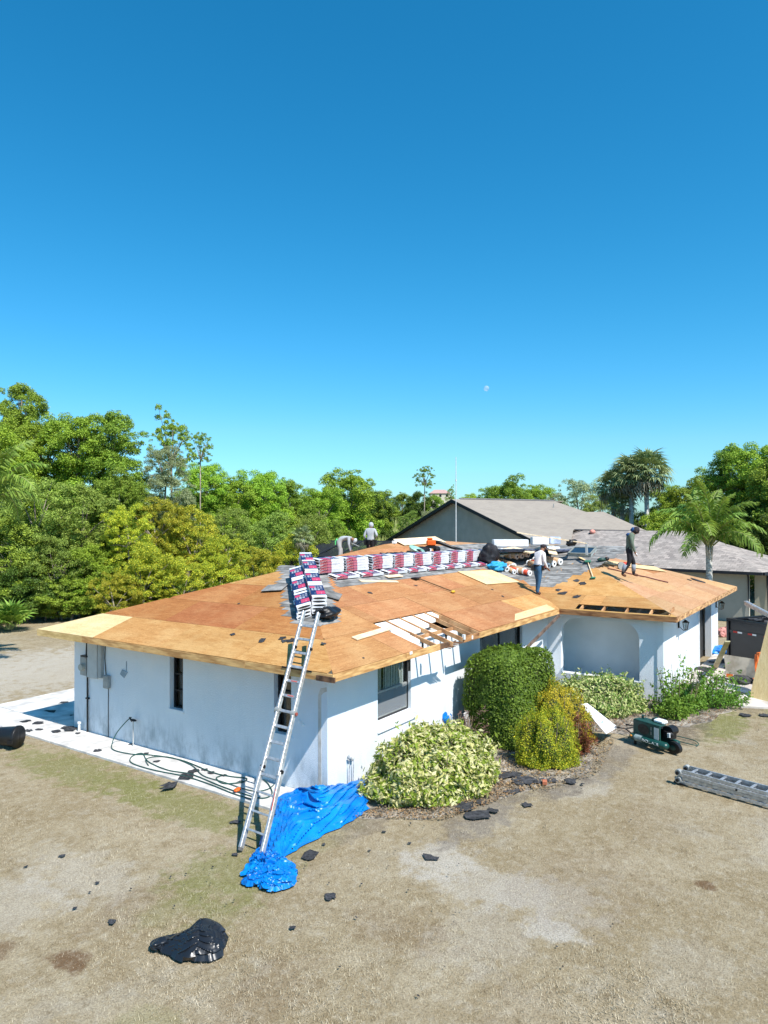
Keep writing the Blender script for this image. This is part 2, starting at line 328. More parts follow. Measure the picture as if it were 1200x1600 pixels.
for (a0, a1, c0, c1) in [(0, 2.4, 8.62, 12.6), (2.41, 5.2, 8.62, 12.6), (5.21, 8, 8.62, 12.6), (-2.6, -1.03, 9.6, 12.6), (-4.6, -2.61, 9.9, 12.6)]:
    b = MB(); b.prism([(a0, c0), (a1-.008, c0), (a1-.008, c1), (a0, c1)], -.12, .045 if a0 >= 0 else .028); link('patio_slab', bevel(b.mesh('patio_slab', CONC), .006), walk)
drive = thing('driveway', None, None); drive['kind'] = 'structure'
for poly in [[(12.2, -5.75), (15.0, -3.62), (15.0, -7.4), (13.0, -7.4)], [(15.01, -3.62), (18.5, -3.62), (18.5, -7.4), (15.01, -7.4)], [(18.51, -3.62), (23, -3.62), (23, -7.4), (18.51, -7.4)],
             [(12.6, -7.41), (15.0, -7.41), (15.0, -11), (12.6, -11)], [(15.01, -7.41), (18.5, -7.41), (18.5, -11), (15.01, -11)], [(18.51, -7.41), (23, -7.41), (23, -11), (18.51, -11)]]:
    b = MB(); b.prism(poly, -.12, .04); link('concrete_slab', bevel(b.mesh('concrete_slab', CONC2), .006), drive)
MULCH = M('mulch', (.09, .078, .065), 1, .4, 3, .9, c2=(.32, .28, .23), bscale=50)
def wobble(poly, n_=6, a=.09):
    o_ = []
    for i in range(len(poly)):
        p0 = Vector(poly[i]); p1 = Vector(poly[(i+1) % len(poly)])
        for k in range(n_):
            q = p0.lerp(p1, k/n_); v = mnoise.noise_vector(Vector((q.x*2, q.y*2, 3)))*a; o_.append((q.x+v.x, q.y+v.y))
    return o_
BEDS = [[(-.3, -.02), (-.35, -1.1), (.4, -2.1), (2.4, -3.0), (4.4, -3.8), (6.2, -3.5), (7.2, -2.2), (11.1, -2.6), (11.6, -.02)], [(7.2, -2.2), (7.8, -4.0), (10.2, -5.3), (12.4, -5.6), (14.6, -3.62), (11.6, -3.62), (11.6, -2.4)]]
for bd in BEDS:
    b = MB(); b.prism(wobble(bd, 14, .16), -.1, -.014); b.build('mulch_bed', MULCH, kind='structure')

# ------------------------------------------------------------------ grass, litter (stuff)
def inpoly(x, y, poly):
    c_ = np.zeros(len(x), bool); j = len(poly)-1
    for i in range(len(poly)):
        xi_, yi_ = poly[i]; xj, yj = poly[j]
        c_ ^= ((yi_ > y) != (yj > y)) & (x < (xj-xi_)*(y-yi_)/(yj-yi_+1e-9)+xi_); j = i
    return c_
def raw_mesh(name, V, F, mats, k):      # V (n,3), F (m,k)
    me = bpy.data.meshes.new(name); me.vertices.add(len(V)); me.vertices.foreach_set('co', V.astype(np.float32).ravel())
    nf = len(F); me.loops.add(nf*k); me.loops.foreach_set('vertex_index', F.astype(np.int32).ravel())
    me.polygons.add(nf); me.polygons.foreach_set('loop_start', np.arange(0, nf*k, k, dtype=np.int32)); me.polygons.foreach_set('loop_total', np.full(nf, k, np.int32))
    for m_ in (mats if isinstance(mats, (list, tuple)) else [mats]): me.materials.append(m_)
    me.update(calc_edges=True); return me
rg = np.random.default_rng(3)
def cam_filter(x, y, margin=.06):
    d = np.stack([x-CAM.x, y-CAM.y], 1); z = d@np.array([fw.x, fw.y]); s_ = d@np.array([rt.x, rt.y])
    return (z > 3) & (np.abs(s_) < z*(.537+margin)+.8)
def grass(N, rmax, hmin, hmax, wd, name):
    rr = rmax[0]+(rmax[1]-rmax[0])*rg.random(N)**rmax[2]; an = yaw+(rg.random(N)-.5)*1.25
    x = CAM.x+rr*np.cos(an); y = CAM.y+rr*np.sin(an); k = cam_filter(x, y)
    k &= ~((x > -1.05) & (x < 11.7) & (y > -.02) & (y < 12.6)); k &= ~((x > -4.7) & (x < 8) & (y > 9.6) & (y < 12.6)); k &= ~((x > 11.7) & (y > -3.6)) | (x > 26)
    k &= ~((x > 12.4) & (x < 23) & (y > -11) & (y < -3.6)); k &= ~((x < 0) & (y < 12.6) & (y > .35) & (x > -1.05))
    for bd in BEDS: k &= ~inpoly(x, y, bd)
    k &= (np.sin(x*7.1+3*np.sin(y*2.3))+np.sin(y*8.3+2.5*np.sin(x*3.1))+np.sin(x*19+y*3)*.6)/2.6*.5+.5 > rg.random(N)*.85
    x = x[k]; y = y[k]; n_ = len(x); h = hmin+(hmax-hmin)*rg.random(n_)**2; a = rg.random(n_)*6.283; t = rg.random(n_)*1.0+.5
    z0 = np.full(n_, -.03); d = np.stack([np.cos(a), np.sin(a)], 1); q = np.stack([-d[:, 1], d[:, 0]], 1)*wd[0]*(1+rg.random((n_, 1))*(wd[1]-1))
    b = np.stack([x, y], 1); tip = b+d*(h*np.sin(t))[:, None]
    V = np.empty((n_, 3, 3)); V[:, 0, :2] = b-q; V[:, 1, :2] = b+q; V[:, 2, :2] = tip; V[:, :2, 2] = z0[:, None]; V[:, 2, 2] = z0+.012+h*np.cos(t)
    link(name, raw_mesh(name, V.reshape(-1, 3), np.arange(n_*3).reshape(-1, 3), MC['blades'], 3), kind='stuff', label='short dry straw coloured lawn grass around the house', cat='grass')
grass(640000, (4.8, 24, .85), .015, .055, (.0024, 2.0), 'lawn_grass')
def litter(N, poly, cols_, size, name, label, z=.0):
    P_ = np.array(poly); lo = P_.min(0); hi = P_.max(0); x = lo[0]+rg.random(N)*(hi[0]-lo[0]); y = lo[1]+rg.random(N)*(hi[1]-lo[1]); k = inpoly(x, y, poly); x = x[k]; y = y[k]; n_ = len(x)
    a = rg.random(n_)*6.283; s_ = size*(.5+rg.random(n_)); u_ = np.stack([np.cos(a), np.sin(a), rg.normal(0, .35, n_)], 1)*s_[:, None]; v_ = np.stack([-np.sin(a), np.cos(a), rg.normal(0, .35, n_)], 1)*(s_*.5)[:, None]
    c_ = np.stack([x, y, z+.01+.02*rg.random(n_)], 1); V = np.stack([c_-u_, c_+v_, c_+u_, c_-v_], 1)
    link(name, raw_mesh(name, V.reshape(-1, 3), np.arange(n_*4).reshape(-1, 4), cols_, 4), kind='stuff', label=label, cat='leaf litter')
LITT = leafmat('dead_leaves', (.16, .08, .04), (.42, .26, .14), (.25, .19, .13), .1)
litter(9000, [(-.45, -.9), (.4, -2.4), (2.7, -3.1), (2.9, -2.3), (.8, -1.2)], LITT, .022, 'leaf_litter', 'brown fallen leaves on the mulch in front of the variegated shrub')
litter(9000, BEDS[1], LITT, .025, 'leaf_litter', 'brown leaf crumbs scattered on the dark bed by the porch')
litter(7000, [(2.7, -1.2), (2.7, -3.4), (4.4, -4), (7, -3.6), (8, -1)], LITT, .025, 'leaf_litter', 'brown leaf crumbs on the bed below the clipped hedge')

# ------------------------------------------------------------------ the house
o_, zt, sl = .66, 2.66, .32; KS = math.sqrt(1+sl*sl); XI, T_ = 11.03, 3.56; XW = XI+o_
FR = {'F': frame((0, -o_, zt), (1, 0, 0), (0, -sl, 1)), 'L': frame((-o_, 0, zt), (0, -1, 0), (-sl, 0, 1)),
      'W': frame((XI, 0, zt), (0, -1, 0), (-sl, 0, 1)), 'E': frame((0, -o_-T_, zt), (1, 0, 0), (0, -sl, 1))}
def pq(pl, x, y):
    return {'F': (x, y+o_), 'L': (-y, x+o_), 'W': (-y, x-XI), 'E': (x, y+o_+T_)}[pl]
def on(pl, x, y, h=0.0):
    p_, q_ = pq(pl, x, y); return FR[pl] @ Vector((p_, q_*KS, h))
def onM(pl, x, y, ang=0.0, h=0.0):          # frame lying on a roof plane; local x turned by ang from the eave
    p_, q_ = pq(pl, x, y); return FR[pl] @ Matrix.Translation((p_, q_*KS, h)) @ Matrix.Rotation(ang, 4, 'Z')
house = thing('house', 'low white stucco house with a hip roof stripped down to bare orange plywood', 'house', (0, 0, 0))
def part(b, name, mats, parent=house, smooth=False, mw=None, bev=0, **k):
    me = b.mesh(name, mats, smooth)
    if bev: bevel(me, bev)
    return link(name, me, parent, mw, **k)
S = MC['stucco']
# walls ------------------------------------------------
def wall_y(x0, x1, y0, y1, z1, holes, axis):
    """box wall with rectangular openings; holes given along the long axis (a0,a1,z0,z1)"""
    b = MB(); cuts = sorted(holes); a = (x0 if axis == 'x' else y0); end = (x1 if axis == 'x' else y1)
    def bx(a0, a1, z0, z1_):
        if a1-a0 < 1e-4: return
        if axis == 'x': b.bb(a0, a1, y0, y1, z0, z1_)
        else: b.bb(x0, x1, a0, a1, z0, z1_)
    for (h0, h1, hz0, hz1) in cuts:
        bx(a, h0, -.1, z1); bx(h0, h1, -.1, hz0); bx(h0, h1, hz1, z1); a = h1
    bx(a, end, -.1, z1); return b
part(wall_y(0, .2, 0, 8.57, 2.66, [(.95, 1.43, 1.08, 2.36), (4.27, 4.74, 1.10, 2.31)], 'y'), 'wall', S)
part(wall_y(.2, XW, 0, .2, 2.62, [(1.75, 3.12, 1.10, 2.30), (6.70, 9.62, 1.02, 2.32)], 'x'), 'wall', S)
part(wall_y(.2, 8, 8.37, 8.57, 2.55, [], 'x'), 'wall', S)
b = MB(); b.bb(XW, XW+.2, -.47, 0, -.1, 2.7); b.bb(XW, XW+.2, -3.56, -2.98, -.1, 2.6); b.bb(XW, XW+.2, -2.98, -.47, -.1, .47)
arch = [(-.47, 2.6), (-.47, 1.85)]                                                   # rounded porch opening
for k in range(9): t = math.pi/2*k/8; arch.append((-.47-.45+.45*math.cos(t), 1.85+.45*math.sin(t)))
for k in range(9): t = math.pi/2*k/8; arch.append((-2.98+.52-.52*math.sin(t), 1.78+.52*math.cos(t)))
arch += [(-2.98, 2.6)]
MT = Matrix(((0, 0, 1, 0), (1, 0, 0, 0), (0, 1, 0, 0), (0, 0, 0, 1)))
for i in range(1, len(arch)-2):                                                      # lintel in vertical slices
    (y0, z0), (y1, z1) = arch[i], arch[i+1]
    if abs(y0-y1) > 1e-4: b.prism([(y0, z0), (y1, z1), (y1, 2.6), (y0, 2.6)], XW, XW+.2, mat=MT)
b.bb(XW-.03, XW+.26, -3.02, -.43, .47, .50)
part(b, 'porch_wall', S)
b = MB(); b.bb(12.85, 12.95, -3.36, .2, 0, 2.6); b.bb(XW+.2, 12.85, -.02, .2, 0, 2.62); b.bb(XW+.2, 12.85, -3.36, -3.30, 0, 2.6); part(b, 'porch_back_wall', M('porch_paint', (.78, .81, .82), .85, .04, 1.5, .1))
b = MB(); b.bb(XW+.2, 12.85, -3.30, -.02, .1, .14); part(b, 'porch_floor', CONC)
b = MB(); b.bb(XW+.2, 12.85, -3.3, -.02, 2.45, 2.5); part(b, 'porch_ceiling', WHT)
part(wall_y(XW+.2, 21.95, -3.56, -3.36, 2.6, [(17.83, 20.2, -.1, 2.42)], 'x'), 'wall', S)
b = MB(); b.bb(21.75, 21.95, -3.36, 12, -.1, 2.55); part(b, 'wall', S)
b = MB(); b.bb(17.83, 18.96, -3.02, -2.96, 0, 2.42); part(b, 'garage_panel', WHT)
gd = MB(); gd.bb(18.96, 20.2, -3.30, -3.22, 0, 2.42); gd_o = part(gd, 'door', BRONZE)
b = MB(); b.bb(19.0, 19.06, -3.36, -3.30, .95, 1.05); part(b, 'handle', GRY, gd_o)
for xx in (20.2, 17.75): b = MB(); b.bb(xx, xx+.08, -3.60, -3.562, .0, 2.42); part(b, 'door_trim', WHT)
b = MB(); b.prism([(XW-.04, -3.7), (13.35, -3.7), (13.35, -3.56), (XW-.04, -3.52)], -.1, 2.5); part(b, 'corner_pier', S)
b = MB(); b.bb(12.9, 22.4, .3, 12, 2.2, 2.25); b.bb(.4, 11.6, 1.3, 8.2, 2.2, 2.25); part(b, 'attic_floor', M('attic_dust', (.12, .11, .10), .95, .3, 3))
# stain where a downpipe came off
b = MB(); b.bb(-.004, 0, .155, .235, .02, 2.02); b.prism([(.155, 2.02), (.235, 2.02), (.17, 2.16), (.02, 2.2), (.01, 2.12), (.10, 2.08)], -.0035, 0, mat=MT)
part(b, 'paint_stain', M('stain', (.50, .45, .39), .9, .12, 5, .2, c2=(.62, .59, .55)), label='brown ghost stripe where a downpipe used to hang')
# windows on the end wall: narrow slots backed by boards
BRD = M('weathered_board', (.055, .028, .018), .85, .35, 7, .3, c2=(.15, .09, .06), stretch=(1, 1, .3))
for (a, c_, z0, z1) in [(.95, 1.43, 1.08, 2.36), (4.27, 4.74, 1.10, 2.31)]:
    b = MB()
    for yv in (a+.025, c_-.025): b.bb(.12, .17, yv-.02, yv+.02, z0, z1)
    for k in range(4): zz = z0+.02+(z1-z0-.04)*k/3; b.bb(.12, .17, a+.045, c_-.045, zz-.015, zz+.015)
    wn = part(b, 'window', BRONZE)
    b = MB(); b.bb(.19, .2, a+.04, c_-.04, z0, z1); part(b, 'pane', GLASS, wn)
    for k in range(3): b = MB(); w_ = (c_-a)/3; b.bb(.22+.01*k, .24+.01*k, a+k*w_+.006, a+(k+1)*w_-.004, z0-.05, z1+.05); part(b, 'board', BRD, wn)
    b = MB(); b.bb(-.015, .12, a-.04, c_+.04, z0-.06, z0-.002); part(b, 'sill', S, wn)
# front windows
def front_window(x0, x1, z0, z1, ncol):
    b = MB(); t = .045; b.bb(x0, x0+t, .08, .15, z0, z1); b.bb(x1-t, x1, .08, .15, z0, z1); b.bb(x0+t, x1-t, .08, .15, z0, z0+t); b.bb(x0+t, x1-t, .08, .15, z1-t, z1)
    wn = part(b, 'window', BRONZE)
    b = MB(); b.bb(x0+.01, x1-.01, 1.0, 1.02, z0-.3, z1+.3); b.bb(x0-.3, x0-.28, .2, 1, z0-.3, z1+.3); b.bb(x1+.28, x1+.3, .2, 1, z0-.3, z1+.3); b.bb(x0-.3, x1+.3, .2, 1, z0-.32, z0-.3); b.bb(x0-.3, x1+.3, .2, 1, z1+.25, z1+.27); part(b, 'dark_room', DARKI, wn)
    return wn
wn = front_window(1.75, 3.12, 1.10, 2.30, 1)
b = MB(); b.bb(1.795, 3.075, .105, .11, 1.145, 1.69); part(b, 'pane', GLASS, wn)
b = MB(); b.bb(1.795, 3.075, .125, .13, 1.72, 2.255); part(b, 'pane', GLASS, wn)
b = MB(); b.bb(1.795, 3.075, .085, .14, 1.685, 1.725); part(b, 'meeting_rail', GRY, wn)
for (z0_, z1_) in ((1.145, 1.685),): b = MB(); b.bb(1.80, 1.83, .09, .104, z0_, z1_); b.bb(3.04, 3.07, .09, .104, z0_, z1_); b.bb(1.83, 3.04, .09, .104, z0_, z0_+.03); part(b, 'sash_frame', GRY, wn)
b = MB()                                                                             # pleated curtain in the upper sash
for k in range(36):
    xx = 1.85+k*.034
    if xx > 3.02 or 2.12 < xx < 2.2: continue
    b.bb(xx, xx+.026, .155+.012*math.sin(k*1.9), .165+.012*math.sin(k*1.9), 1.66+.05*math.sin(k*.9), 2.5)
part(b, 'curtain', M('curtain', (.82, .79, .70), .9, .1, 12), wn)
b = MB(); b.bb(1.83, 3.04, .094, .096, 1.175, 1.685); part(b, 'insect_screen', None or MC_SCR, wn)
b = MB(); b.bb(2.42, 3.0, .42, .75, 1.3, 1.66); b.bb(2.55, 2.9, .5, .7, 1.66, 1.78); part(b, 'stored_box', M('stored_box', (.25, .26, .26), .8, .2, 6), wn)
b = MB(); b.bb(1.74, 3.30, -.035, 0, .855, .895); part(b, 'sill', S, wn, bev=.004)
wn = front_window(6.70, 9.62, 1.02, 2.32, 2)
b = MB(); b.bb(6.745, 8.13, .105, .11, 1.065, 2.275); part(b, 'pane', GLASS, wn)
b = MB(); b.bb(8.17, 9.575, .125, .13, 1.065, 2.275); part(b, 'pane', GLASS, wn)
b = MB(); b.bb(8.12, 8.18, .085, .14, 1.065, 2.275); part(b, 'mullion', BRONZE, wn)
b = MB(); b.bb(6.745, 9.575, .09, .104, 1.62, 1.65); part(b, 'glazing_bar', BRONZE, wn)
b = MB(); b.prism([(6.9, 1.4), (8.0, 1.4), (7.9, 2.3), (6.9, 1.9)], .55, .57, mat=Matrix(((1, 0, 0, 0), (0, 0, 1, 0), (0, 1, 0, 0), (0, 0, 0, 1)))); part(b, 'screen', GRY, wn)
# services on the end wall
b = MB(); b.bb(-.13, 0, 7.86, 8.12, 1.50, 1.98); mt_ = part(b, 'meter_box', GRY, bev=.01)
b = MB(); b.tube([(-.13, 7.98, 1.72), (-.22, 7.98, 1.72)], .085, 16); part(b, 'meter_glass', M('meter_dome', (.42, .44, .40), .15, .1, 5, spec=.6), mt_)
b = MB(); b.tube([(-.05, 7.92, 1.98), (-.05, 7.92, 2.12), (-.03, 7.92, 2.5)], .045, 8); b.bb(-.16, 0, 7.80, 8.06, 1.985, 2.02); part(b, 'service_mast', BRONZE)
b = MB(); b.tube([(-.04, 7.93, 1.5), (-.04, 7.92, .02)], .022, 8); b.bb(-.07, 0, 7.87, 7.97, .88, .92); part(b, 'conduit', BRONZE)
b = MB(); b.bb(-.12, 0, 7.42, 7.83, 1.47, 2.40); part(b, 'electric_cabinet', M('cabinet_grey', (.50, .51, .50), .6, .08, 4), bev=.01)
b = MB(); b.bb(-.10, 0, 7.28, 7.41, 1.50, 2.42); part(b, 'electric_cabinet', M('cabinet_grey2', (.40, .42, .42), .6, .1, 4), bev=.01)
b = MB(); b.bb(-.11, 0, 6.98, 7.18, 1.27, 1.60); part(b, 'junction_box', GRY, bev=.02)
b = MB(); b.tube([(-.02, 7.20, 2.45), (-.02, 7.22, 2.0), (-.02, 7.17, 1.6), (-.02, 7.12, 1.25)], .01, 6); b.tube([(-.012, 7.08, 1.27), (-.012, 7.08, .03)], .008, 6); part(b, 'cable', BLK)
b = MB(); b.prism([(6.30, 1.76), (6.52, 1.80), (6.60, 1.68), (6.44, 1.60)], -.02, -.002, mat=MT); b.bb(-.012, 0, 6.35, 6.37, 1.78, 2.02); part(b, 'patch', M('patch_blue', (.30, .38, .44), .9, .2, 9))
b = MB(); b.tube([(-.12, 8.16, -.02), (-.12, 8.16, .22)], .03, 8); b.tube([(-.12, 8.16, .22), (-.12, 8.16, .27)], .045, 8); part(b, 'clean_out_pipe', WHT)
b = MB()
for xx in (.62, .76): b.tube([(xx, -.02, .62), (xx, -.07, .60), (xx, -.08, .5), (xx+.02, -.05, .05)], .012, 6)
b.ell((.66, -.06, .66), (.05, .05, .06), 8, 6); b.ell((.74, -.06, .60), (.05, .04, .05), 8, 6); part(b, 'garden_tap', M('old_tap', (.45, .46, .46), .6, .3, 20))
b = MB(); b.ell((-.01, .72, 1.42), (.02, .035, .04), 8, 6); b.ell((-.01, .62, 1.37), (.02, .04, .035), 8, 6); part(b, 'caulk_spot', WHT)

# fascia boards ----------------------------------------
def fascia(a, c_, mt=FASCIA, h=.148, out=(0, 0, 0), name='fascia_board'):
    a = Vector(a)+Vector(out); c_ = Vector(c_)+Vector(out); b = MB(); b.bar(a-Vector((0, 0, h/2)), c_-Vector((0, 0, h/2)), .036, h)
    o2 = part(b, name, mt, bev=.003); return o2
zf = zt-.014
for (y0, y1) in [(-.66, 1.62), (1.625, 4.86), (4.865, 7.24)]: fascia((-.64, y0, zf), (-.64, y1, zf))
fascia((-.64, 7.245, zf), (-.64, 9.23, zf), M('fascia_new', (.52, .33, .12), .7, .2, 3, .1, c2=(.66, .46, .2), stretch=(1, 1, 5)), .152)
for (x0, x1) in [(-.622, 1.9), (1.905, 3.35)]: fascia((x0, -.64, zf), (x1, -.64, zf))
b = MB(); b.prism([(3.352, 2.50), (3.352, 2.646), (4.02, 2.60), (4.15, 2.615), (4.06, 2.56), (3.9, 2.56), (3.7, 2.51)], -.655, -.62, mat=Matrix(((1, 0, 0, 0), (0, 0, 1, 0), (0, 1, 0, 0), (0, 0, 0, 1)))); part(b, 'rotten_fascia', DARKW)
for k in range(9): b = MB(); b.bar((3.6+.05*k, -.66, 2.52+.01*k), (3.78+.06*k, -.70-.01*k, 2.46+.012*k+.02*random.random()), .012, .02); part(b, 'splinter', DARKW)
for (x0, x1) in [(4.52, 5.36), (5.365, 8.3), (8.305, XI+.02)]: fascia((x0, -.64, zf), (x1, -.64, zf), FASCIA if x0 > 5 else FASCIA_X)
b = MB(); b.bb(-.69, -.659, -.72, -.28, 2.50, 2.60); part(b, 'rotten_fascia', DARKW)
b = MB(); b.bar((-.659, -.15, 2.645), (-.665, .60, 2.655), .012, .03); part(b, 'drip_edge', BLK)
fascia((XI+.02, -.662, zf), (XI+.02, -4.20, zf), FASCIA_X, .15)
for (x0, x1) in [(XI+.04, 14.6), (14.605, 18), (18.005, 20.6), (20.605, 22.59)]: fascia((x0, -4.20, zf), (x1, -4.20, zf), M('fascia_mottled', (.20, .085, .035), .8, .3, 5, .3, c2=(.60, .36, .17), stretch=(1, 1, 2)))
fascia((22.57, -4.18, zf), (22.57, 9, zf)); fascia((-.6, 9.21, zf), (6, 9.21, zf))
b = MB(); b.bar((10.98, -.69, 2.47), (7.8, -.72, 1.72), .03, .10); part(b, 'hanging_board', M('hanging_wood', (.07, .045, .035), .9, .3, 4, .3, c2=(.16, .11, .085)))
for (xx, yy_) in [(14.7, -3.56), (17.1, -3.56)]: pass

# plywood sheathing, sheet by sheet --------------------
def clip(subj, cp):
    out = subj
    for i in range(len(cp)):
        a = cp[i]; c2_ = cp[(i+1) % len(cp)]; inp, out = out, []
        ins = lambda q: (c2_[0]-a[0])*(q[1]-a[1])-(c2_[1]-a[1])*(q[0]-a[0]) >= -1e-9
        for j in range(len(inp)):
            p_, q_ = inp[j-1], inp[j]
            ip, iq = ins(p_), ins(q_)
            if ip != iq:
                d1 = (c2_[0]-a[0])*(p_[1]-a[1])-(c2_[1]-a[1])*(p_[0]-a[0]); d2 = (c2_[0]-a[0])*(q_[1]-a[1])-(c2_[1]-a[1])*(q_[0]-a[0]); t = d1/(d1-d2)
                out.append((p_[0]+t*(q_[0]-p_[0]), p_[1]+t*(q_[1]-p_[1])))
            if iq: out.append(q_)
        if not out: return []
    return out
def ccw(pl):
    a = sum(pl[i][0]*pl[(i+1) % len(pl)][1]-pl[(i+1) % len(pl)][0]*pl[i][1] for i in range(len(pl))); return pl if a > 0 else pl[::-1]
def sub(rects, h):
    out = []
    for (a, b_, c_, d) in rects:
        if h[0] >= b_ or h[1] <= a or h[2] >= d or h[3] <= c_: out.append((a, b_, c_, d)); continue
        if h[0] > a: out.append((a, h[0], c_, d))
        if h[1] < b_: out.append((h[1], b_, c_, d))
        if h[2] > c_: out.append((max(a, h[0]), min(b_, h[1]), c_, h[2]))
        if h[3] < d: out.append((max(a, h[0]), min(b_, h[1]), h[3], d))
    return out
POLY = {'F': [(-.66, 0), (11.03, 0), (16.81, 5.78), (13.55, 6.45), (10.2, 6.2), (6.88, 5.55), (4.29, 4.95)], 'L': [(-9.23, 0), (.66, 0), (-4.29, 4.95)],
        'W': [(.66, 0), (4.22, 0), (-1.56, 5.78), (-5.12, 5.78)], 'E': [(11.03, 0), (22.59, 0), (16.81, 5.78)]}
HOLE = {'F': [(2.6, 5.4, -.1, 1.40)], 'W': [(1.15, 4.02, .09, .44)]}
def tint(pl, row, p_):
    if pl == 'L':
        if row == 0: return PLY_NEW if p_ < -7.0 else PLY_GOLD
        if row in (1,): return PLY_NEW if p_ < -7.0 else PLY_RUST
        if row == 2: return PLY_RUST
        return PLY_GOLD if p_ < -3.5 else PLY_TAN
    if pl == 'F':
        if row == 0 and 8.3 < p_ < 10.5: return PLY_GOLD
        return PLY_PINK if row >= 1 and p_ > 9 and random.random() < .25 else PLY_TAN
    if pl == 'W': return PLY_GOLD
    return PLY_PINK if random.random() < .8 else PLY_TAN
for pl, poly in POLY.items():
    cp = ccw(poly); row = 0; q0 = 0.0; pmin = min(a for a, _ in poly); pmax = max(a for a, _ in poly)
    while q0 < 6.5:
        step = 1.219/KS; p0 = pmin-(1.22 if row % 2 else 0)-(0.37 if pl in 'WE' else 0)
        while p0 < pmax:
            rects = [(p0, p0+2.438, q0, q0+step)]
            for h in HOLE.get(pl, []): rects = sub(rects, h)
            for (a, c_, d, e) in rects:
                gp = .0045; a += gp; c_ -= gp; d += gp*.8; e -= gp*.8
                pc = clip([(a, d), (c_, d), (c_, e), (a, e)], cp)
                if len(pc) < 3: continue
                ar = abs(sum(pc[i][0]*pc[(i+1) % len(pc)][1]-pc[(i+1) % len(pc)][0]*pc[i][1] for i in range(len(pc))))/2
                if ar < .01: continue
                b = MB(); lift = random.random()*.003; b.prism([(x, y*KS) for x, y in pc], -.013+lift, lift)
                link('plywood_sheet', b.mesh('plywood_sheet', tint(pl, row, (a+c_)/2)), house, FR[pl])
            p0 += 2.438
        q0 += step; row += 1
zr = lambda x, y: zt+sl*(y+o_)
b = MB(); RB = [(-.66, 9.23, zt), (4.29, 4.29, zt+4.95*sl), (6.88, 4.89, zt+5.55*sl), (10.2, 5.54, zt+6.2*sl), (13.55, 5.79, zt+6.45*sl), (16.81, 5.12, zt+5.78*sl), (22.59, 12, zt), (8, 12.6, zt-.05), (5, 9.23, zt)]
RB = [(x, y, z-.016) for x, y, z in RB]
b.add(RB, [(0, 1, 8), (1, 2, 8), (2, 3, 8), (3, 4, 7, 8), (4, 5, 6, 7)]); part(b, 'rear_roof_deck', PLY_TAN)
b = MB(); b.add([(22.59, -4.22, zt-.016), (16.81, 1.56, zt+5.78*sl-.016), (16.81, 5.12, zt+5.78*sl-.016), (22.59, 12, zt-.016)], [(0, 3, 2, 1)]); part(b, 'rear_roof_deck', PLY_PINK)

# rafters and ceiling seen through the holes
def rafter(x, y0, y1): b = MB(); b.bar((x, y0, zr(x, y0)-.075), (x, y1, zr(x, y1)-.075), .04, .10, (0, 0, 1)); part(b, 'rafter', RAFTER)
for (x, y0) in [(2.62, -.60), (3.22, -.60), (3.83, -.72), (4.44, -.66), (5.03, -.6), (5.40, -.6)]: rafter(x, y0, 1.6)
for i, (x0, x1, y0, y1) in enumerate([(2.66, 3.18, .02, .76), (3.26, 3.79, .10, .78), (3.87, 4.40, .22, .78), (4.48, 5.0, .38, .78), (5.06, 5.37, .5, .78), (2.68, 3.1, -.3, .0)]):
    b = MB(); h_ = .03
    b.add([(x0, y0, zr(0, y0)-.045), (x1, y0+.04, zr(0, y0)-.045), (x1, y1, zr(0, y1)-.05), (x0, y1, zr(0, y1)-.05), (x0, y0, zr(0, y0)-.12), (x1, y0+.04, zr(0, y0)-.12), (x1, y1, zr(0, y1)-.12), (x0, y1, zr(0, y1)-.12)], [(0, 1, 2, 3), (7, 6, 5, 4), (0, 4, 5, 1), (1, 5, 6, 2), (2, 6, 7, 3), (3, 7, 4, 0)])
    part(b, 'insulation_sheet', M('foam_white', (.84, .83, .79), .8, .05, 3, .3))
b = MB(); b.bb(2.64, 5.38, .3, 1.3, 2.62, 2.66); part(b, 'ceiling_board', M('ceiling_white', (.72, .71, .68), .85, .1, 3))
for x in (3.0, 3.6, 4.2, 4.75): b = MB(); b.bb(x, x+.05, -.03, .0, 2.0 if x < 3.3 else 2.3, 2.75); part(b, 'strap', BLK)
for k, (x0, x1) in enumerate([(2.66, 3.2), (3.25, 3.8), (3.86, 4.4), (4.46, 5.0)]): b = MB(); b.bb(x0, x1, -.10, -.06, 2.70+.0*k, 2.78); part(b, 'blocking', RAFTER)
b = MB(); b.bb(3.36, 3.43, -.5, -.46, 2.50, 2.72); b.bb(4.50, 4.56, -.68, -.62, 2.58, 2.70); part(b, 'tie_strap', WHT)
b = MB(); b.bb(2.02, 2.12, -.665, -.655, 2.60, 2.66); b.bb(4.93, 5.0, -.665, -.66, 2.53, 2.62); part(b, 'torn_paper', WHT)
for y in (-1.28, -1.98, -2.70, -3.42, -3.98):
    b = MB(); b.bar((XI+.04, y, zt-.06), (XI+.75, y, zt+.75*sl-.075), .045, .10); b.bb(XI+.04, XI+.09, y-.07, y+.035, zt-.12, zt+.0); part(b, 'rafter_tail', RAFTER)
b = MB(); b.bb(XI+.5, XI+.52, -4.05, -1.1, 2.45, 2.62); part(b, 'slot_shade_sheet', DARKI)  # black sheet added so the eave slot shows dark, standing in for shade

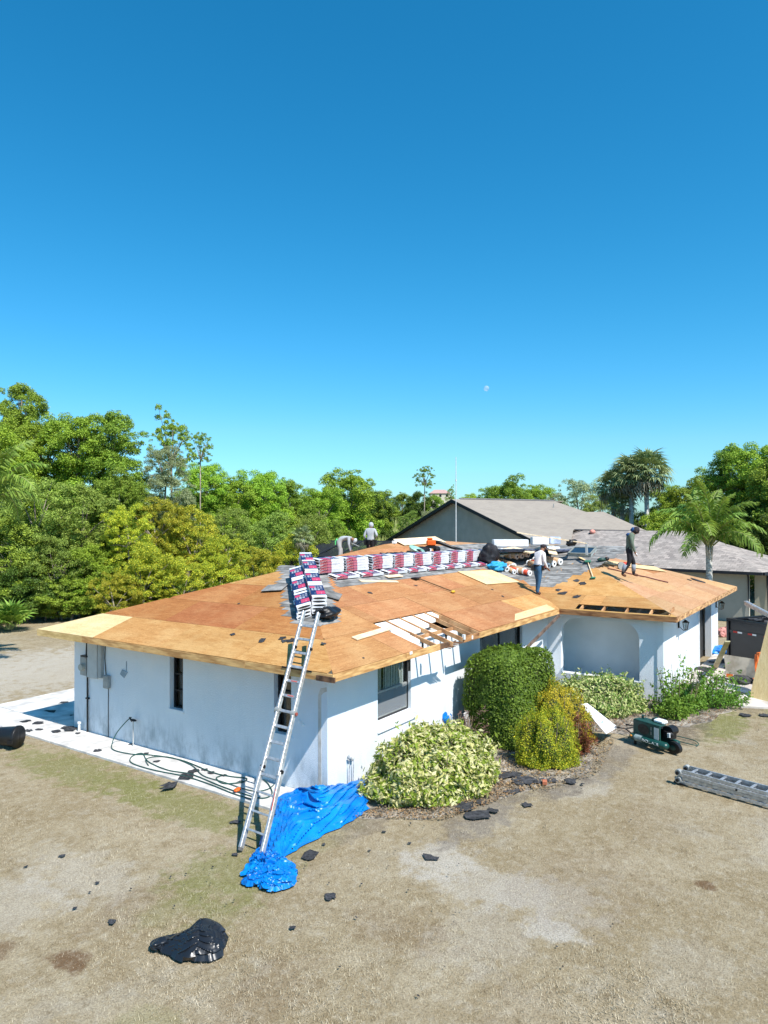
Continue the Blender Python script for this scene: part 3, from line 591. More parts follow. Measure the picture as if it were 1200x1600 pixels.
# old shingles still on the roof ------------------------
SME = {}
def shingle(pl, p0, p1, q0, dq=.16, lift=.0):
    b = MB(); j = lambda a: (random.random()-.5)*a
    z0, z1 = .010+lift, .004+lift; y0, y1 = q0*KS+j(.015), (q0+dq)*KS
    vs = [(p0+j(.1), y0, z0), (p1+j(.1), y0, z0), (p1+j(.06), y1, z1), (p0+j(.06), y1, z1)]
    vs += [(x, y, .0006) for x, y, z in vs]
    b.add(vs, [(0, 1, 2, 3), (7, 6, 5, 4), (0, 4, 5, 1), (1, 5, 6, 2), (2, 6, 7, 3), (3, 7, 4, 0)]); link('shingle', b.mesh('shingle', SHGL), house, FR[pl])
def row(pl, p0, p1, q, L_=.95, **k):
    x = p0
    while x < p1-.12:
        e = min(p1, x+L_*(.8+.4*random.random())); e = p1 if p1-e < .3 else e
        shingle(pl, x+.004, e-.004, q, **k); x = e
q = 1.70
while q < 4.86:
    hx = q-.66; w_ = .62+.16*(q-1.7)+.22*random.random(); row('F', hx, hx+w_, q)                                    # hip patch, front side
    wl = .88+.35*random.random()-(.15 if q < 1.9 else 0); row('L', -(hx+wl), -hx, q-.02) if q > 1.5 else None; q += .145
q = 3.36
while q < 4.5:
    row('F', q-.66+1.15, 12.4, q, 1.15); q += .16
q = 1.62
while q < 5.7:
    y = q-.66; xv = y+XW; xl = max(12.2 if q > 3.2 else 13.0-(q-1.6)*.5, 12.1)
    if q > 2.1: row('F', xl+.3*random.random(), xv+.2, q, 1.1)
    pm = -.4+(q-1.5)*.46; row('W', .66-q-.17, pm+.25*random.random(), q, 1.1); q += .165
board_strip = MB(); board_strip.prism([(7.6, .03), (10.75, .03), (10.9, .40), (8.3, .34)], .004, .012); link('plywood_sheet', board_strip.mesh('plywood_sheet', PLY_NEW), house, FR['F'], label='pale new strip let in along the front eave')
# skylight
sk = MB(); mw = onM('W', 15.9, .22, 0, 0) @ Matrix.Scale(.72, 4)
sk.bb(-.62, .62, -.5, .5, 0, .16, mat=None); so_ = part(sk, 'skylight', M('skylight_kerb', (.30, .33, .32), .6, .2, 5), mw=mw, bev=.01)
b = MB()
for (a, c_, d, e) in [(-.64, .64, -.52, -.43), (-.64, .64, .43, .52), (-.64, -.55, -.43, .43), (.55, .64, -.43, .43)]: b.bb(a, c_, d, e, .162, .20)
part(b, 'frame', M('skylight_frame', (.24, .25, .22), .5, .1, 5), so_)
b = MB(); b.bb(-.55, .55, -.43, .43, .164, .178); part(b, 'pane', M('skylight_pane', (.02, .035, .055), .08, .1, 3, spec=.8), so_)
# lanterns
LTN = M('old_brass', (.045, .035, .025), .5, .4, 20, metal=.5)
def lantern(x, z):
    b = MB(); b.bb(x-.05, x+.05, -3.60, -3.565, z-.14, z+.12); b.tube([(x, -3.6, z+.1), (x, -3.72, z+.17), (x, -3.8, z+.12)], .012, 6); b.tube([(x, -3.6, z-.1), (x, -3.74, z-.22), (x, -3.8, z-.2)], .01, 6)
    l = part(b, 'lantern', LTN)
    b = MB(); n6 = 6
    for k in range(n6):
        t = 2*math.pi*k/n6; b.bar((x+.06*math.cos(t), -3.8+.06*math.sin(t), z-.18), (x+.1*math.cos(t), -3.8+.1*math.sin(t), z+.06), .012, .012)
    b.tube([(x, -3.8, z+.06), (x, -3.8, z+.12), (x, -3.8, z+.15)], [.13, .05, .015], 6); b.tube([(x, -3.8, z-.2), (x, -3.8, z-.18)], [.03, .065], 6); part(b, 'cage', LTN, l)
    b = MB(); b.tube([(x, -3.8, z-.17), (x, -3.8, z+.05)], [.052, .09], 6, cap=False); part(b, 'pane', LGLASS, l)
lantern(14.35, 2.02); lantern(21.45, 1.98)
b = MB(); b.tube([(21.35, -4.1, .05), (21.35, -4.1, .06)], .02); 
FR_Y = M('chalk_white', (.85, .86, .86), .7, .04, 5)
b = MB()
for k in range(3): b.tube([(16.0+.02*k, -3.575, 2.3-.2*k), (16.02, -3.58, 2.22-.2*k)], .02, 6)
part(b, 'caulk_spot', FR_Y)
b = MB(); b.bb(21.96, 22.5, -3.52, -3.40, 1.15, 1.9); 

# ------------------------------------------------------------------ placing helpers (picture point -> place in the world)
def ray(u, v): return fw+rt*((u-600)/FPX)-up*((v-800)/FPX)
def at(u, v, d): return CAM+ray(u, v)*d                                # d metres ahead of the lens
def plane_pt(u, v, n, c): d = ray(u, v); n = Vector(n); return CAM+d*((c-n.dot(CAM))/n.dot(d))
def ground(u, v, z=0): return plane_pt(u, v, (0, 0, 1), z)
H0 = 812.9

# ------------------------------------------------------------------ neighbour's house
f2 = Vector((fw.x, fw.y, 0)).normalized(); r2 = Vector((rt.x, rt.y, 0)).normalized()
nb = thing('neighbour_house', 'grey house with a wide gable and weathered shingle roofs behind the worksite', 'house', (0, 0, 0))
NBW = M('neighbour_wall', (.36, .355, .31), .9, .06, 1.5, .2, c2=(.40, .39, .345)); NBW2 = M('neighbour_wall_sunlit', (.50, .47, .37), .9, .06, 2, .2)  # second tone, for the side wall, has sunlight put into its colour
NBT = M('neighbour_trim', (.022, .024, .03), .55, .2, 5)
def roofmat(name, cols_, sx, sy, bumpy):
    m, n, p = newmat(name); co = coords(n, 'Object', False)
    br = n.new('ShaderNodeTexBrick'); n.set(br.inputs['Vector'], co); br.offset = .5; br.inputs['Scale'].default_value = 1
    br.inputs['Brick Width'].default_value = sx; br.inputs['Row Height'].default_value = sy; br.inputs['Mortar Size'].default_value = .012; br.inputs['Bias'].default_value = 0
    br.inputs['Color1'].default_value = (*cols_[0], 1); br.inputs['Color2'].default_value = (*cols_[1], 1); br.inputs['Mortar'].default_value = (*cols_[2], 1)
    c = n.mix(n.math('MULTIPLY', n.ramp(n.noise(co, .7, 4, .7), .35, .65), .5), br.outputs[0], cols_[3]); c = n.mix(n.math('MULTIPLY', n.noise(co, 14, 3, .7), .25), c, (.1, .09, .085))
    n.set(p.inputs['Base Color'], c); p.inputs['Roughness'].default_value = .95; n.set(p.inputs['Normal'], n.bump(br.outputs[1], -bumpy, .02)); return m
RF1 = roofmat('neighbour_shingles', ((.34, .295, .245), (.29, .25, .21), (.23, .20, .17), (.36, .315, .26)), .5, .16, .3)
RF2 = roofmat('neighbour_laminate_shingles', ((.47, .40, .35), (.22, .19, .17), (.14, .125, .115), (.36, .32, .285)), .34, .26, .5)
def planar(name, pts, mt, parent, thick=.06, fr=None):
    """flat roof piece from world points; object frame lies in its plane so that the shingle courses follow the eave"""
    o0 = pts[0]; T = fr; Ti = T.inverted(); q = [Ti @ Vector(p) for p in pts]
    b = MB(); n_ = len(q); b.add([(a.x, a.y, a.z) for a in q]+[(a.x, a.y, a.z-thick) for a in q], [tuple(range(n_)), tuple(range(2*n_-1, n_-1, -1))]+[(i, n_+i, n_+(i+1) % n_, (i+1) % n_) for i in range(n_)])
    return link(name, b.mesh(name, mt), parent, T)
BE = R(31); rd = (r2*math.cos(BE)+f2*math.sin(BE)); wd = (r2*math.sin(BE)-f2*math.cos(BE))     # ridge direction, gable wall direction (towards the right)
PA = at(714, 780, 54); SR, SLf = .325, .345
rkR = (wd+Vector((0, 0, -SR))).normalized(); rkL = (-wd+Vector((0, 0, -SLf))).normalized()
n1 = rd.cross(rkR).normalized(); n1 = n1 if n1.z > 0 else -n1
P1 = lambda u, v: plane_pt(u, v, n1, n1.dot(PA))
fr1 = frame(PA, rd, n1)
planar('roof_slope', [PA-rd*.5, PA-rd*.5+rkR*10.3, PA+rkR*10.3+rd*1.8, P1(896, 827.5), P1(1012, 830), P1(943, 799.5), P1(916, 800), P1(866, 783)], RF1, nb, .06, fr1)
b = MB(); b.bar(P1(718, 779.6)+n1*.03, P1(866, 782.6)+n1*.03, .25, .04, n1); part(b, 'ridge_cap', M('ridge_cap', (.16, .15, .15), .9, .2, 6), nb)
b = MB(); b.bar(P1(898, 828.6)+n1*.04, P1(1008, 830.5)+n1*.04, .12, .05, n1); part(b, 'flashing', NBT, nb)
b = MB(); b.tube([P1(865, 793), P1(865, 793)+Vector((0, 0, .3))], .04, 8); part(b, 'vent_pipe', GRY, nb)
nL = rd.cross(rkL).normalized(); nL = nL if nL.z > 0 else -nL
planar('roof_slope', [PA-rd*.5, PA+rd*11, PA+rd*11+rkL*14, PA-rd*.5+rkL*14], RF1, nb, .06, frame(PA, rd, nL))
for (rk, L_, nn) in ((rkR, 10.3, n1), (rkL, 14, nL)):
    b = MB(); b.bar(PA-rd*.52-Vector((0, 0, .13)), PA-rd*.52+rk*L_-Vector((0, 0, .13)), .05, .22, nn); part(b, 'rake_board', NBT, nb)
    b = MB(); b.bar(PA-rd*.26-Vector((0, 0, .10))+rk*.1, PA-rd*.26+rk*L_-Vector((0, 0, .10)), .46, .03, nn); part(b, 'soffit', NBT, nb)
b = MB(); gp = [PA, PA+rkR*9.9, PA+rkL*13.6]; base = [Vector((q.x, q.y, -.1)) for q in (gp[1], gp[2])]
q = [gp[0]-Vector((0, 0, .12)), gp[1]-Vector((0, 0, .12)), base[0], base[1], gp[2]-Vector((0, 0, .12))]; b.add(q+[a+rd*.2 for a in q], [(0, 1, 2, 3, 4), (9, 8, 7, 6, 5)]+[(i, 5+i, 5+(i+1) % 5, (i+1) % 5) for i in range(5)]); part(b, 'gable_wall', NBW, nb)
# front wing: low hip roof with gutter
E1, E2 = ground(860, 880, 2.75), ground(1192, 894.5, 2.75); ed = (E2-E1).normalized(); ud = Vector((-ed.y, ed.x, 0)).normalized(); ud = ud if ud.dot(f2) > 0 else -ud
n2 = ed.cross((ud+Vector((0, 0, .33))).normalized()); n2 = n2 if n2.z > 0 else -n2; n2.normalize()
P2 = lambda u, v: plane_pt(u, v, n2, n2.dot(E1)); fr2 = frame(E1, ed, n2)
planar('roof_slope', [E1, E2, P2(1070, 829.5), P2(896, 828.8), P2(820, 850)], RF2, nb, .05, fr2)
hp = P2(1070, 829.5); E3 = E2+ed*2+ud*14; n3 = (E3-E2).cross(hp-E2); n3 = n3 if n3.z > 0 else -n3; n3.normalize()
P3 = lambda u, v: plane_pt(u, v, n3, n3.dot(E2))
planar('roof_slope', [hp, E2, E3, P3(1200, 868), P3(1136, 850.5), P3(1085, 832)], RF2, nb, .05, frame(E2, (E3-E2), n3))
b = MB(); b.bar(E1-Vector((0, 0, .08))-ud*.05, E2-Vector((0, 0, .08))-ud*.05, .14, .15); part(b, 'gutter', NBT, nb)
b = MB(); b.bar(E2+ed*.05-Vector((0, 0, .08)), E3-Vector((0, 0, .08)), .1, .15); part(b, 'gutter', NBT, nb)
wz = Vector((0, 0, 1)); W1 = E1+ud*.55; W2 = P2(1165, 893)+ud*.55; W2.z = 2.7; W1.z = 2.7
b = MB(); b.add([Vector((W1.x, W1.y, -.1)), Vector((W2.x, W2.y, -.1)), W2, W1]+[a+ud*.2 for a in (Vector((W1.x, W1.y, -.1)), Vector((W2.x, W2.y, -.1)), W2, W1)], [(0, 1, 2, 3), (7, 6, 5, 4), (0, 4, 5, 1), (1, 5, 6, 2), (2, 6, 7, 3), (3, 7, 4, 0)]); part(b, 'front_wall', NBW, nb)
W3 = W2+ud*1.2; W4 = W3+ed*9
b = MB(); b.bar(Vector((W3.x, W3.y, 1.3)), Vector((W4.x, W4.y, 1.3)), .2, 2.8); part(b, 'side_wall', NBW2, nb)
b = MB(); b.bar(W3+ed*2.4-ud*.12-wz*1.5, W3+ed*3.6-ud*.12-wz*1.5, .05, 2.3); part(b, 'door', M('ochre_door', (.50, .36, .18), .6, .1, 3), nb)
for (a_, off) in ((W2-ud*.05, -.12), (W3+ed*.65-ud*.15, 0)):
    b = MB(); b.tube([a_+wz*.0-ud*.3, a_-wz*.25, a_-wz*2.5], .05, 8); part(b, 'downspout', NBT, nb)
b = MB(); b.tube([at(712.5, 860, 43), at(712.5, 714, 43)], [.036, .02], 6); b.tube([at(712.5, 752, 43), at(712.5, 749, 43)], .05, 6)
b.build('antenna_mast', M('mast_grey', (.55, .57, .58), .5, .1, 6), label='tall thin pale metal mast rising in front of the grey gable', cat='antenna')
# little toy on the neighbour's roof
q = P2(926, 833)+n2*.1; b = MB(); b.ell(q, (.28, .2, .16), 10, 6); b.ell(q-ed*.1-n2*.08, (.2, .16, .07), 8, 5, 1)
b.build('roof_vent', [M('faded_red', (.60, .25, .20), .8, .1, 5), BLK], smooth=True, label='small faded red and black vent lump on the neighbour roof', cat='vent')
# screen enclosure behind
m, n, p = newmat('screen_mesh'); MC['screen'] = m; n.n.remove(p); tr_ = n.new('ShaderNodeBsdfTransparent'); df = n.new('ShaderNodeBsdfDiffuse'); df.inputs[0].default_value = (.03, .035, .04, 1); mx = n.new('ShaderNodeMixShader'); mx.inputs[0].default_value = .78
n.set(mx.inputs[1], tr_.outputs[0]); n.set(mx.inputs[2], df.outputs[0]); n.set(n.n['Material Output'].inputs[0], mx.outputs[0])
cg = thing('pool_screen_enclosure', 'dark mesh pool enclosure with a low sloping roof behind the two far workers', 'screen enclosure')
A_, B_, C_, D_ = at(455, 869, 52), at(640, 874, 46), at(640, 846, 58), at(516, 845, 58)
b = MB(); b.add([A_, B_, C_, D_], [(0, 1, 2, 3)]); part(b, 'roof_mesh', MC['screen'], cg)
A0, B0 = Vector((A_.x, A_.y, 0)), Vector((B_.x, B_.y, 0)); b = MB(); b.add([A0, B0, B_, A_], [(0, 1, 2, 3)]); b.add([A0, A_, D_, Vector((D_.x, D_.y, 0))], [(0, 1, 2, 3)]); part(b, 'wall_mesh', MC['screen'], cg)
b = MB(); b.bar(A_, B_, .12, .12); part(b, 'beam', NBT, cg); b = MB(); b.bar(A_, D_, .1, .1); part(b, 'beam', NBT, cg); b = MB(); b.bar(D_, C_, .1, .1); part(b, 'beam', NBT, cg)
for k in range(6): t = k/5; q = A_.lerp(B_, t); b = MB(); b.bar(q, Vector((q.x, q.y, 0)), .08, .08, (1, 0, 0)); part(b, 'post', NBT, cg)
for k in range(1, 5): t = k/5; b = MB(); b.bar(A_.lerp(B_, t), D_.lerp(C_, t), .07, .07); part(b, 'beam', NBT, cg)
# far house
fh = thing('distant_house', 'tiny pinkish roofed house showing above the far treeline', 'house')
q = at(687, 772, 330); T = frame(q, r2, (0, 0, 1)); b = MB(); b.bb(-4.5, 4.5, -4, 4, -12.5, .2, mat=T); part(b, 'wall', NBW2, fh)
b = MB(); b.add([(-5, -4.5, .2), (5, -4.5, .2), (5, 4.5, .2), (-5, 4.5, .2), (-2.5, 0, 2), (2.5, 0, 2)], [(0, 1, 5, 4), (1, 2, 5), (2, 3, 4, 5), (3, 0, 4)], 0, T); part(b, 'roof', M('pink_roof', (.42, .27, .24), .9, .1, 1), fh)
for xx in (-3, 0, 3): b = MB(); b.bb(xx-.5, xx+.5, -4.08, -4.02, -1.4, -.3, mat=T); part(b, 'window', DARKI, fh)

# ------------------------------------------------------------------ foliage
def leaves(C_, N_, size, aspect=.55, r=rg):
    """quads centred at C_ facing N_"""
    n_ = len(C_); a = r.normal(size=(n_, 3)); U_ = np.cross(N_, a); U_ /= np.linalg.norm(U_, axis=1, keepdims=True)+1e-9; V_ = np.cross(N_, U_); V_ /= np.linalg.norm(V_, axis=1, keepdims=True)+1e-9
    s_ = (size*(.4+1.15*r.random(n_)))[:, None] if np.isscalar(size) else size[:, None]
    return np.stack([C_-U_*s_*.5, C_+V_*s_*aspect*.5, C_+U_*s_*.5, C_-V_*s_*aspect*.5], 1)
def crown(name, seed, mat, nl, nleaf, size, lr=(.16, .34), shape='oak', aspect=.6, gap=0.0):
    r = np.random.default_rng(seed); D_ = r.normal(size=(nl, 3)); D_ /= np.linalg.norm(D_, axis=1, keepdims=True)
    if shape == 'oak': D_[:, 2] = np.where(D_[:, 2] < -.9, -D_[:, 2], D_[:, 2])
    rad = (.45+.5*r.random(nl)**.6)*(1+.16*np.sin(D_[:, 0]*5+seed)*np.sin(D_[:, 2]*4+1.7*seed)); C0 = D_*rad[:, None]; C0 *= (1+.20*np.sin(D_[:, :1]*3+seed)*np.cos(D_[:, 1:2]*4+seed*2))
    LR = lr[0]+(lr[1]-lr[0])*r.random(nl)**1.5
    k = r.choice(nl, nleaf, p=LR**2/np.sum(LR**2)); d = r.normal(size=(nleaf, 3)); d /= np.linalg.norm(d, axis=1, keepdims=True); d[:, 2] = np.where(d[:, 2] < -.5, -d[:, 2]*.6, d[:, 2])
    pos = C0[k]+d*(LR[k]*(.45+.62*r.random(nleaf)**.55))[:, None]*np.array([1.05, 1.05, .95])
    pos += r.normal(size=pos.shape)*.012
    N_ = d*.75+np.array([0, 0, .45])+r.normal(size=d.shape)*.55; N_ /= np.linalg.norm(N_, axis=1, keepdims=True)
    V = leaves(pos, N_, size, aspect, r); me = raw_mesh(name, V.reshape(-1, 3), np.arange(nleaf*4).reshape(-1, 4), mat, 4); return me, C0, LR
CR = {}
for i, (kind, nl, nleaf, size, lr_) in enumerate([('oak', 150, 36000, .044, (.07, .24)), ('green', 140, 36000, .044, (.07, .24)), ('olive', 170, 34000, .036, (.06, .18)), ('yellow', 180, 36000, .034, (.06, .16)), ('dark', 120, 26000, .05, (.08, .26)), ('grey', 140, 22000, .036, (.06, .18))]):
    for v in range(2):
        CR[(kind, v)] = crown(kind+'_crown', 11*i+v+3, LF[kind], nl, nleaf, size, lr_)
for v in range(2): CR[('sparse', v)] = crown('sparse_crown', 90+v, LF['oak'], 120, 15000, .04, (.05, .13))
def limbs(seed, C0, n=14, r0=.05):
    r = np.random.default_rng(seed); b = MB(); fork = Vector((.04, .02, -.55))
    for k in r.choice(len(C0), min(n, len(C0)), replace=False):
        t = Vector(C0[k]); m_ = fork.lerp(t, .5)+Vector((0, 0, .06)); b.tube([fork, m_, t], [r0*.55, r0*.32, r0*.10], 5, cap=False)
    return b.mesh('limb', BARK, True)
TR = {k: limbs(5, v[1], 20 if k[0] == 'sparse' else 12) for k, v in CR.items()}
TN = [0]
def tree(u, vtop, d, hw, kind, label, bottom=.1, var=None, group=None, name='tree', sq=1.0, cat='tree'):
    """crown top at picture height vtop, d metres ahead, hw = half width in picture px"""
    top = CAM.z+(H0-vtop)/FPX*d; rad = hw/FPX*d; TN[0] += 1; var = TN[0] % 2 if var is None else var
    hz = min((top-bottom)/2, rad*(1.0 if sq == 1.0 else sq)); zc = top-hz
    q = at(u, H0, d); t = thing(name, label, cat, (q.x, q.y, 0), random.random()*6.28, group)
    me = CR[(kind, var)][0]; c_ = link('crown', me, t); c_.location = (0, 0, zc); c_.scale = (rad*1.02, rad*1.02, hz*1.0)
    lo = zc-hz*.55
    if kind != 'sparse':
        for m_ in range(2):
            if lo-bottom > rad*.5:
                h2 = min((lo-bottom)/2*1.15, rad*.95); z2 = lo-h2*.62; c2_ = link('lower_crown', CR[(kind, (var+1+m_) % 2)][0], t); c2_.location = (rad*.28*math.cos(TN[0]*2.4+m_*2), rad*.28*math.sin(TN[0]*2.4+m_*2), z2); c2_.scale = (rad*(1.12+.1*m_), rad*(1.12+.1*m_), h2*1.05); c2_.rotation_euler = (0, 0, TN[0]*1.3); lo = z2-h2*.5
    k = link('limbs', TR[(kind, var)], t); k.location = c_.location; k.scale = c_.scale
    fz = zc-.5*hz; b = MB(); w0 = max(.05, .045*rad); b.tube([(0, 0, -.1), (.05*rad, -.03*rad, fz*.5), (.04*rad, .02*rad, fz+.05)], [w0*1.3, w0, w0*.8], 7); part(b, 'trunk', BARK, t, True)
    return t
TL = [  # woods on the left, near to far
 (30, 600, 56, 38, 'oak', 'tall dark oak crown rising highest at the far left edge'), (70, 655, 50, 52, 'green', 'bright green tree just right of the tallest left oak'), (0, 665, 46, 55, 'green', 'bright green tree at the left picture edge under the tallest oak'),
 (120, 648, 49, 50, 'green', 'broad bright tree in the middle of the left woods skyline'), (172, 645, 50, 48, 'oak', 'round topped tree ending the left skyline beside the blue gap'), (185, 735, 44, 40, 'oak', 'dark green tree below the round topped one, behind the yellow shrubs'),
 (60, 740, 41, 62, 'olive', 'tangled olive green tree with dead twigs behind the left palm'), (130, 760, 42, 55, 'olive', 'olive brown tree in the centre of the left thicket'), (20, 810, 40, 60, 'oak', 'low dark tree behind the fronds at the left edge'), (90, 840, 40, 50, 'olive', 'dusty low tree at the foot of the left thicket'), (150, 850, 40.5, 45, 'green', 'leafy bush sized tree above the far left roof corner'), (40, 885, 39, 45, 'dark', 'dark scrub tree at the edge of the sandy lawn'), (112, 900, 39.5, 50, 'oak', 'small green thicket tree nearest the roof corner'),
 (318, 725, 60, 38, 'green', 'green tree right of the sparse tall one'), (362, 742, 62, 42, 'green', 'second rounded green tree right of the sparse tall one'), (410, 737, 64, 38, 'green', 'highest of the rounded green trees in the middle left skyline'), (455, 752, 66, 40, 'oak', 'dark green tree before the big bright one in the skyline'), (500, 765, 68, 36, 'green', 'lower bright tree left of the big bright one'),
 (543, 733, 74, 46, 'green', 'big bright green tree standing behind the two far workers'), (590, 770, 92, 34, 'oak', 'small darker tree right of the big bright one'),
 (350, 790, 52, 48, 'olive', 'yellow green scrub tree between the golden shrubs and skyline'), (420, 805, 54, 50, 'olive', 'wide olive scrub tree left of the palm with dead fronds'), (480, 800, 58, 42, 'olive', 'olive scrub tree behind the bending worker'), (460, 838, 50, 45, 'yellow', 'yellow green scrub behind the top of the shingle pile'), (400, 850, 48, 45, 'yellow', 'yellow green scrub bush left of the dead fronds'), (520, 815, 62, 34, 'oak', 'dark scrub bush above the screen enclosure')]
for t_ in TL: tree(t_[0], t_[1], t_[2], t_[3], t_[4], t_[5])
def airy(u, vtop, d, hw, label, sq=1.5):
    return tree(u, vtop, d, hw, 'sparse', label, sq=sq, name='sparse_tree')
airy(266, 646, 53, 42, 'tall sparse tree with bare grey limbs left of the golden shrubs', 1.25); airy(312, 672, 55, 22, 'thin leaning tree with a small leafy top beside the sparse tall one', 1.3); tree(258, 695, 51, 38, 'grey', 'half bare tree hung with grey twigs below the sparse tall one', 3)
airy(664, 727, 125, 18, 'lone thin airy tree standing above the far treeline', 1.1); airy(705, 760, 130, 8, 'very small thin tree beside the base of the mast', 1.5)
YW = [(200, 790, 41, 42), (245, 772, 45, 48), (300, 795, 46, 52), (350, 830, 45, 42), (225, 850, 39.5, 50), (285, 865, 41, 52), (340, 870, 43, 42), (180, 890, 38, 42)]
YL = ['golden green shrub at the left end of the golden bank', 'tallest golden green shrub in the bank behind the roof', 'wide golden shrub right of the tallest one', 'golden shrub at the right end of the bank', 'lower golden green shrub in front of the left end', 'lower golden shrub closest to the roof middle', 'small golden shrub tucked behind the roof edge', 'pale yellow green shrub at the foot of the dark thicket']
for (u, v, d, hw), l in zip(YW, YL): tree(u, v, d, hw, 'yellow', l, .2, name='golden_shrub', cat='shrub')
for k, (u, v, d, hw, kd) in enumerate([(600, 768, 150, 26, 'dark'), (628, 772, 155, 24, 'oak'), (655, 768, 150, 25, 'dark'), (680, 775, 150, 22, 'oak'), (705, 778, 140, 18, 'olive'), (735, 772, 130, 22, 'green'), (765, 766, 120, 25, 'oak'), (575, 772, 150, 22, 'oak')]):
    tree(u, v, d, hw, kd, ['dark far tree at the left end of the row beyond the reeds', 'far tree second from the left in the row beyond the reeds', 'dark far tree right under the lone airy tree', 'far tree just right of the lone airy tree', 'olive far tree beside the distant pink roof', 'light green far tree touching the left of the gable peak', 'far tree peeping over the ridge right of the mast', 'low far tree behind the small darker tree by the reeds'][k], name='far_tree', group='far trees beyond the reed field')
for t_ in [(795, 746, 92, 40, 'oak', 'rounded dark green tree directly behind the main gable ridge'), (835, 758, 96, 32, 'green', 'green tree just right of the rounded one behind the ridge'), (868, 768, 100, 26, 'grey', 'grey green tree in the gap behind the ridge end'), (905, 748, 80, 42, 'grey', 'dusty grey green tree left of the fan palms'), (940, 775, 76, 30, 'olive', 'olive tree close behind the fan palms'),
           (1050, 758, 66, 40, 'green', 'bright green tree right of the fan palms'), (1085, 748, 64, 40, 'oak', 'green tree behind the feather palm top'), (1040, 800, 58, 40, 'green', 'bright undergrowth tree beneath the fan palms'), (1100, 800, 60, 46, 'dark', 'dark tree directly behind the feather palm'),
           (1150, 702, 56, 48, 'oak', 'large oak with a stepped outline at the upper right'), (1195, 694, 54, 52, 'green', 'tallest right hand tree cut by the picture edge'), (1240, 700, 50, 60, 'oak', 'big oak mostly beyond the right edge'), (1170, 780, 52, 55, 'dark', 'deep shaded tree behind the right roof slope'), (1225, 800, 48, 50, 'dark', 'dark tree low at the right edge'), (985, 800, 68, 34, 'dark', 'dark thicket tree at the foot of the fan palms'), (1130, 740, 58, 34, 'oak', 'leafy oak side crown left of the large oak')]:
    tree(*t_)
for k in range(14):
    tree(120+k*36, 768+6*math.sin(k*2.1), 96+5*math.sin(k*1.3), 30, ['oak', 'dark', 'green'][k % 3], 'far green tree ' + ['far left behind the round topped tree', 'behind the dark tree by the blue gap', 'seen through the gap left of the sparse tree', 'behind the bare grey tree', 'behind the sparse tall tree', 'behind the thin leaning tree', 'behind the first rounded skyline tree', 'behind the second rounded skyline tree', 'behind the highest rounded tree', 'behind the dark middle tree', 'left of the big bright skyline tree', 'directly behind the big bright skyline tree', 'right of the big bright skyline tree', 'at the left end of the reeds'][k], name='far_tree', group='far belt of trees behind the left woods')
# reed field
n_ = 42000; uu = 552+rg.random(n_)*280; dd = 66+rg.random(n_)**1.3*75; V = np.empty((n_, 3, 3))
C2 = np.array([[*(CAM+ (fw+rt*((a-600)/FPX))*d_)] for a, d_ in zip(uu, dd)]); hh = (1.2+(1.6+(dd-66)/75*4.6)*rg.random(n_)**1.4*(.75+.25*np.sin(uu*.09+dd*.2)))
lean = rg.normal(0, .35, (n_, 2)); wv = .10+.14*rg.random(n_); rv = np.array([rt.x, rt.y])
V[:, 0, :2] = C2[:, :2]-rv*wv[:, None]; V[:, 1, :2] = C2[:, :2]+rv*wv[:, None]; V[:, 2, :2] = C2[:, :2]+lean*hh[:, None]*.6; V[:, :2, 2] = 0; V[:, 2, 2] = hh
link('reed_bed', raw_mesh('reed_bed', V.reshape(-1, 3), np.arange(n_*3).reshape(-1, 3), LF['reed'], 3), kind='stuff', label='pale yellow green reeds and tall grass filling the open field', cat='reeds')
for (u, v, d, hw, kd, l) in [(640, 800, 90, 20, 'olive', 'low olive bush in the reed field before the gable'), (672, 795, 100, 20, 'grey', 'silvery bush in the far reeds by the gable rake'), (618, 792, 110, 18, 'reed', 'x')]:
    if kd == 'reed': continue
    tree(u, v, d, hw, kd, l, .1, name='field_bush', cat='bush')
# near ground edge scrub under the woods (keeps the feet of the trees leafy)
for k in range(16):
    u = -10+k*27; d = 38.2+k*.4; tree(u, H0+ (CAM.z-1.7-.8*random.random())*FPX/d, d, 26+random.random()*12, ['olive', 'oak', 'dark'][k % 3] if k < 7 else 'olive', 'low scrub ' + ['half cut by the left picture edge', 'behind the bright palmetto', 'just right of the palmetto', 'above the bare sandy strip', 'left of the far roof corner', 'behind the far roof corner', 'over the new pale plywood corner', 'left of the lowest golden shrub', 'under the lowest golden shrub', 'under the tallest golden shrub', 'below the middle of the golden bank', 'below the wide golden shrub', 'at the right foot of the golden bank', 'behind the left end of the roof ridge', 'left of the dead fronds', 'behind the navy bundle pile'][k] + ' at the wood edge', .0, name='scrub_bush', group='scrub along the wood edge', cat='bush')

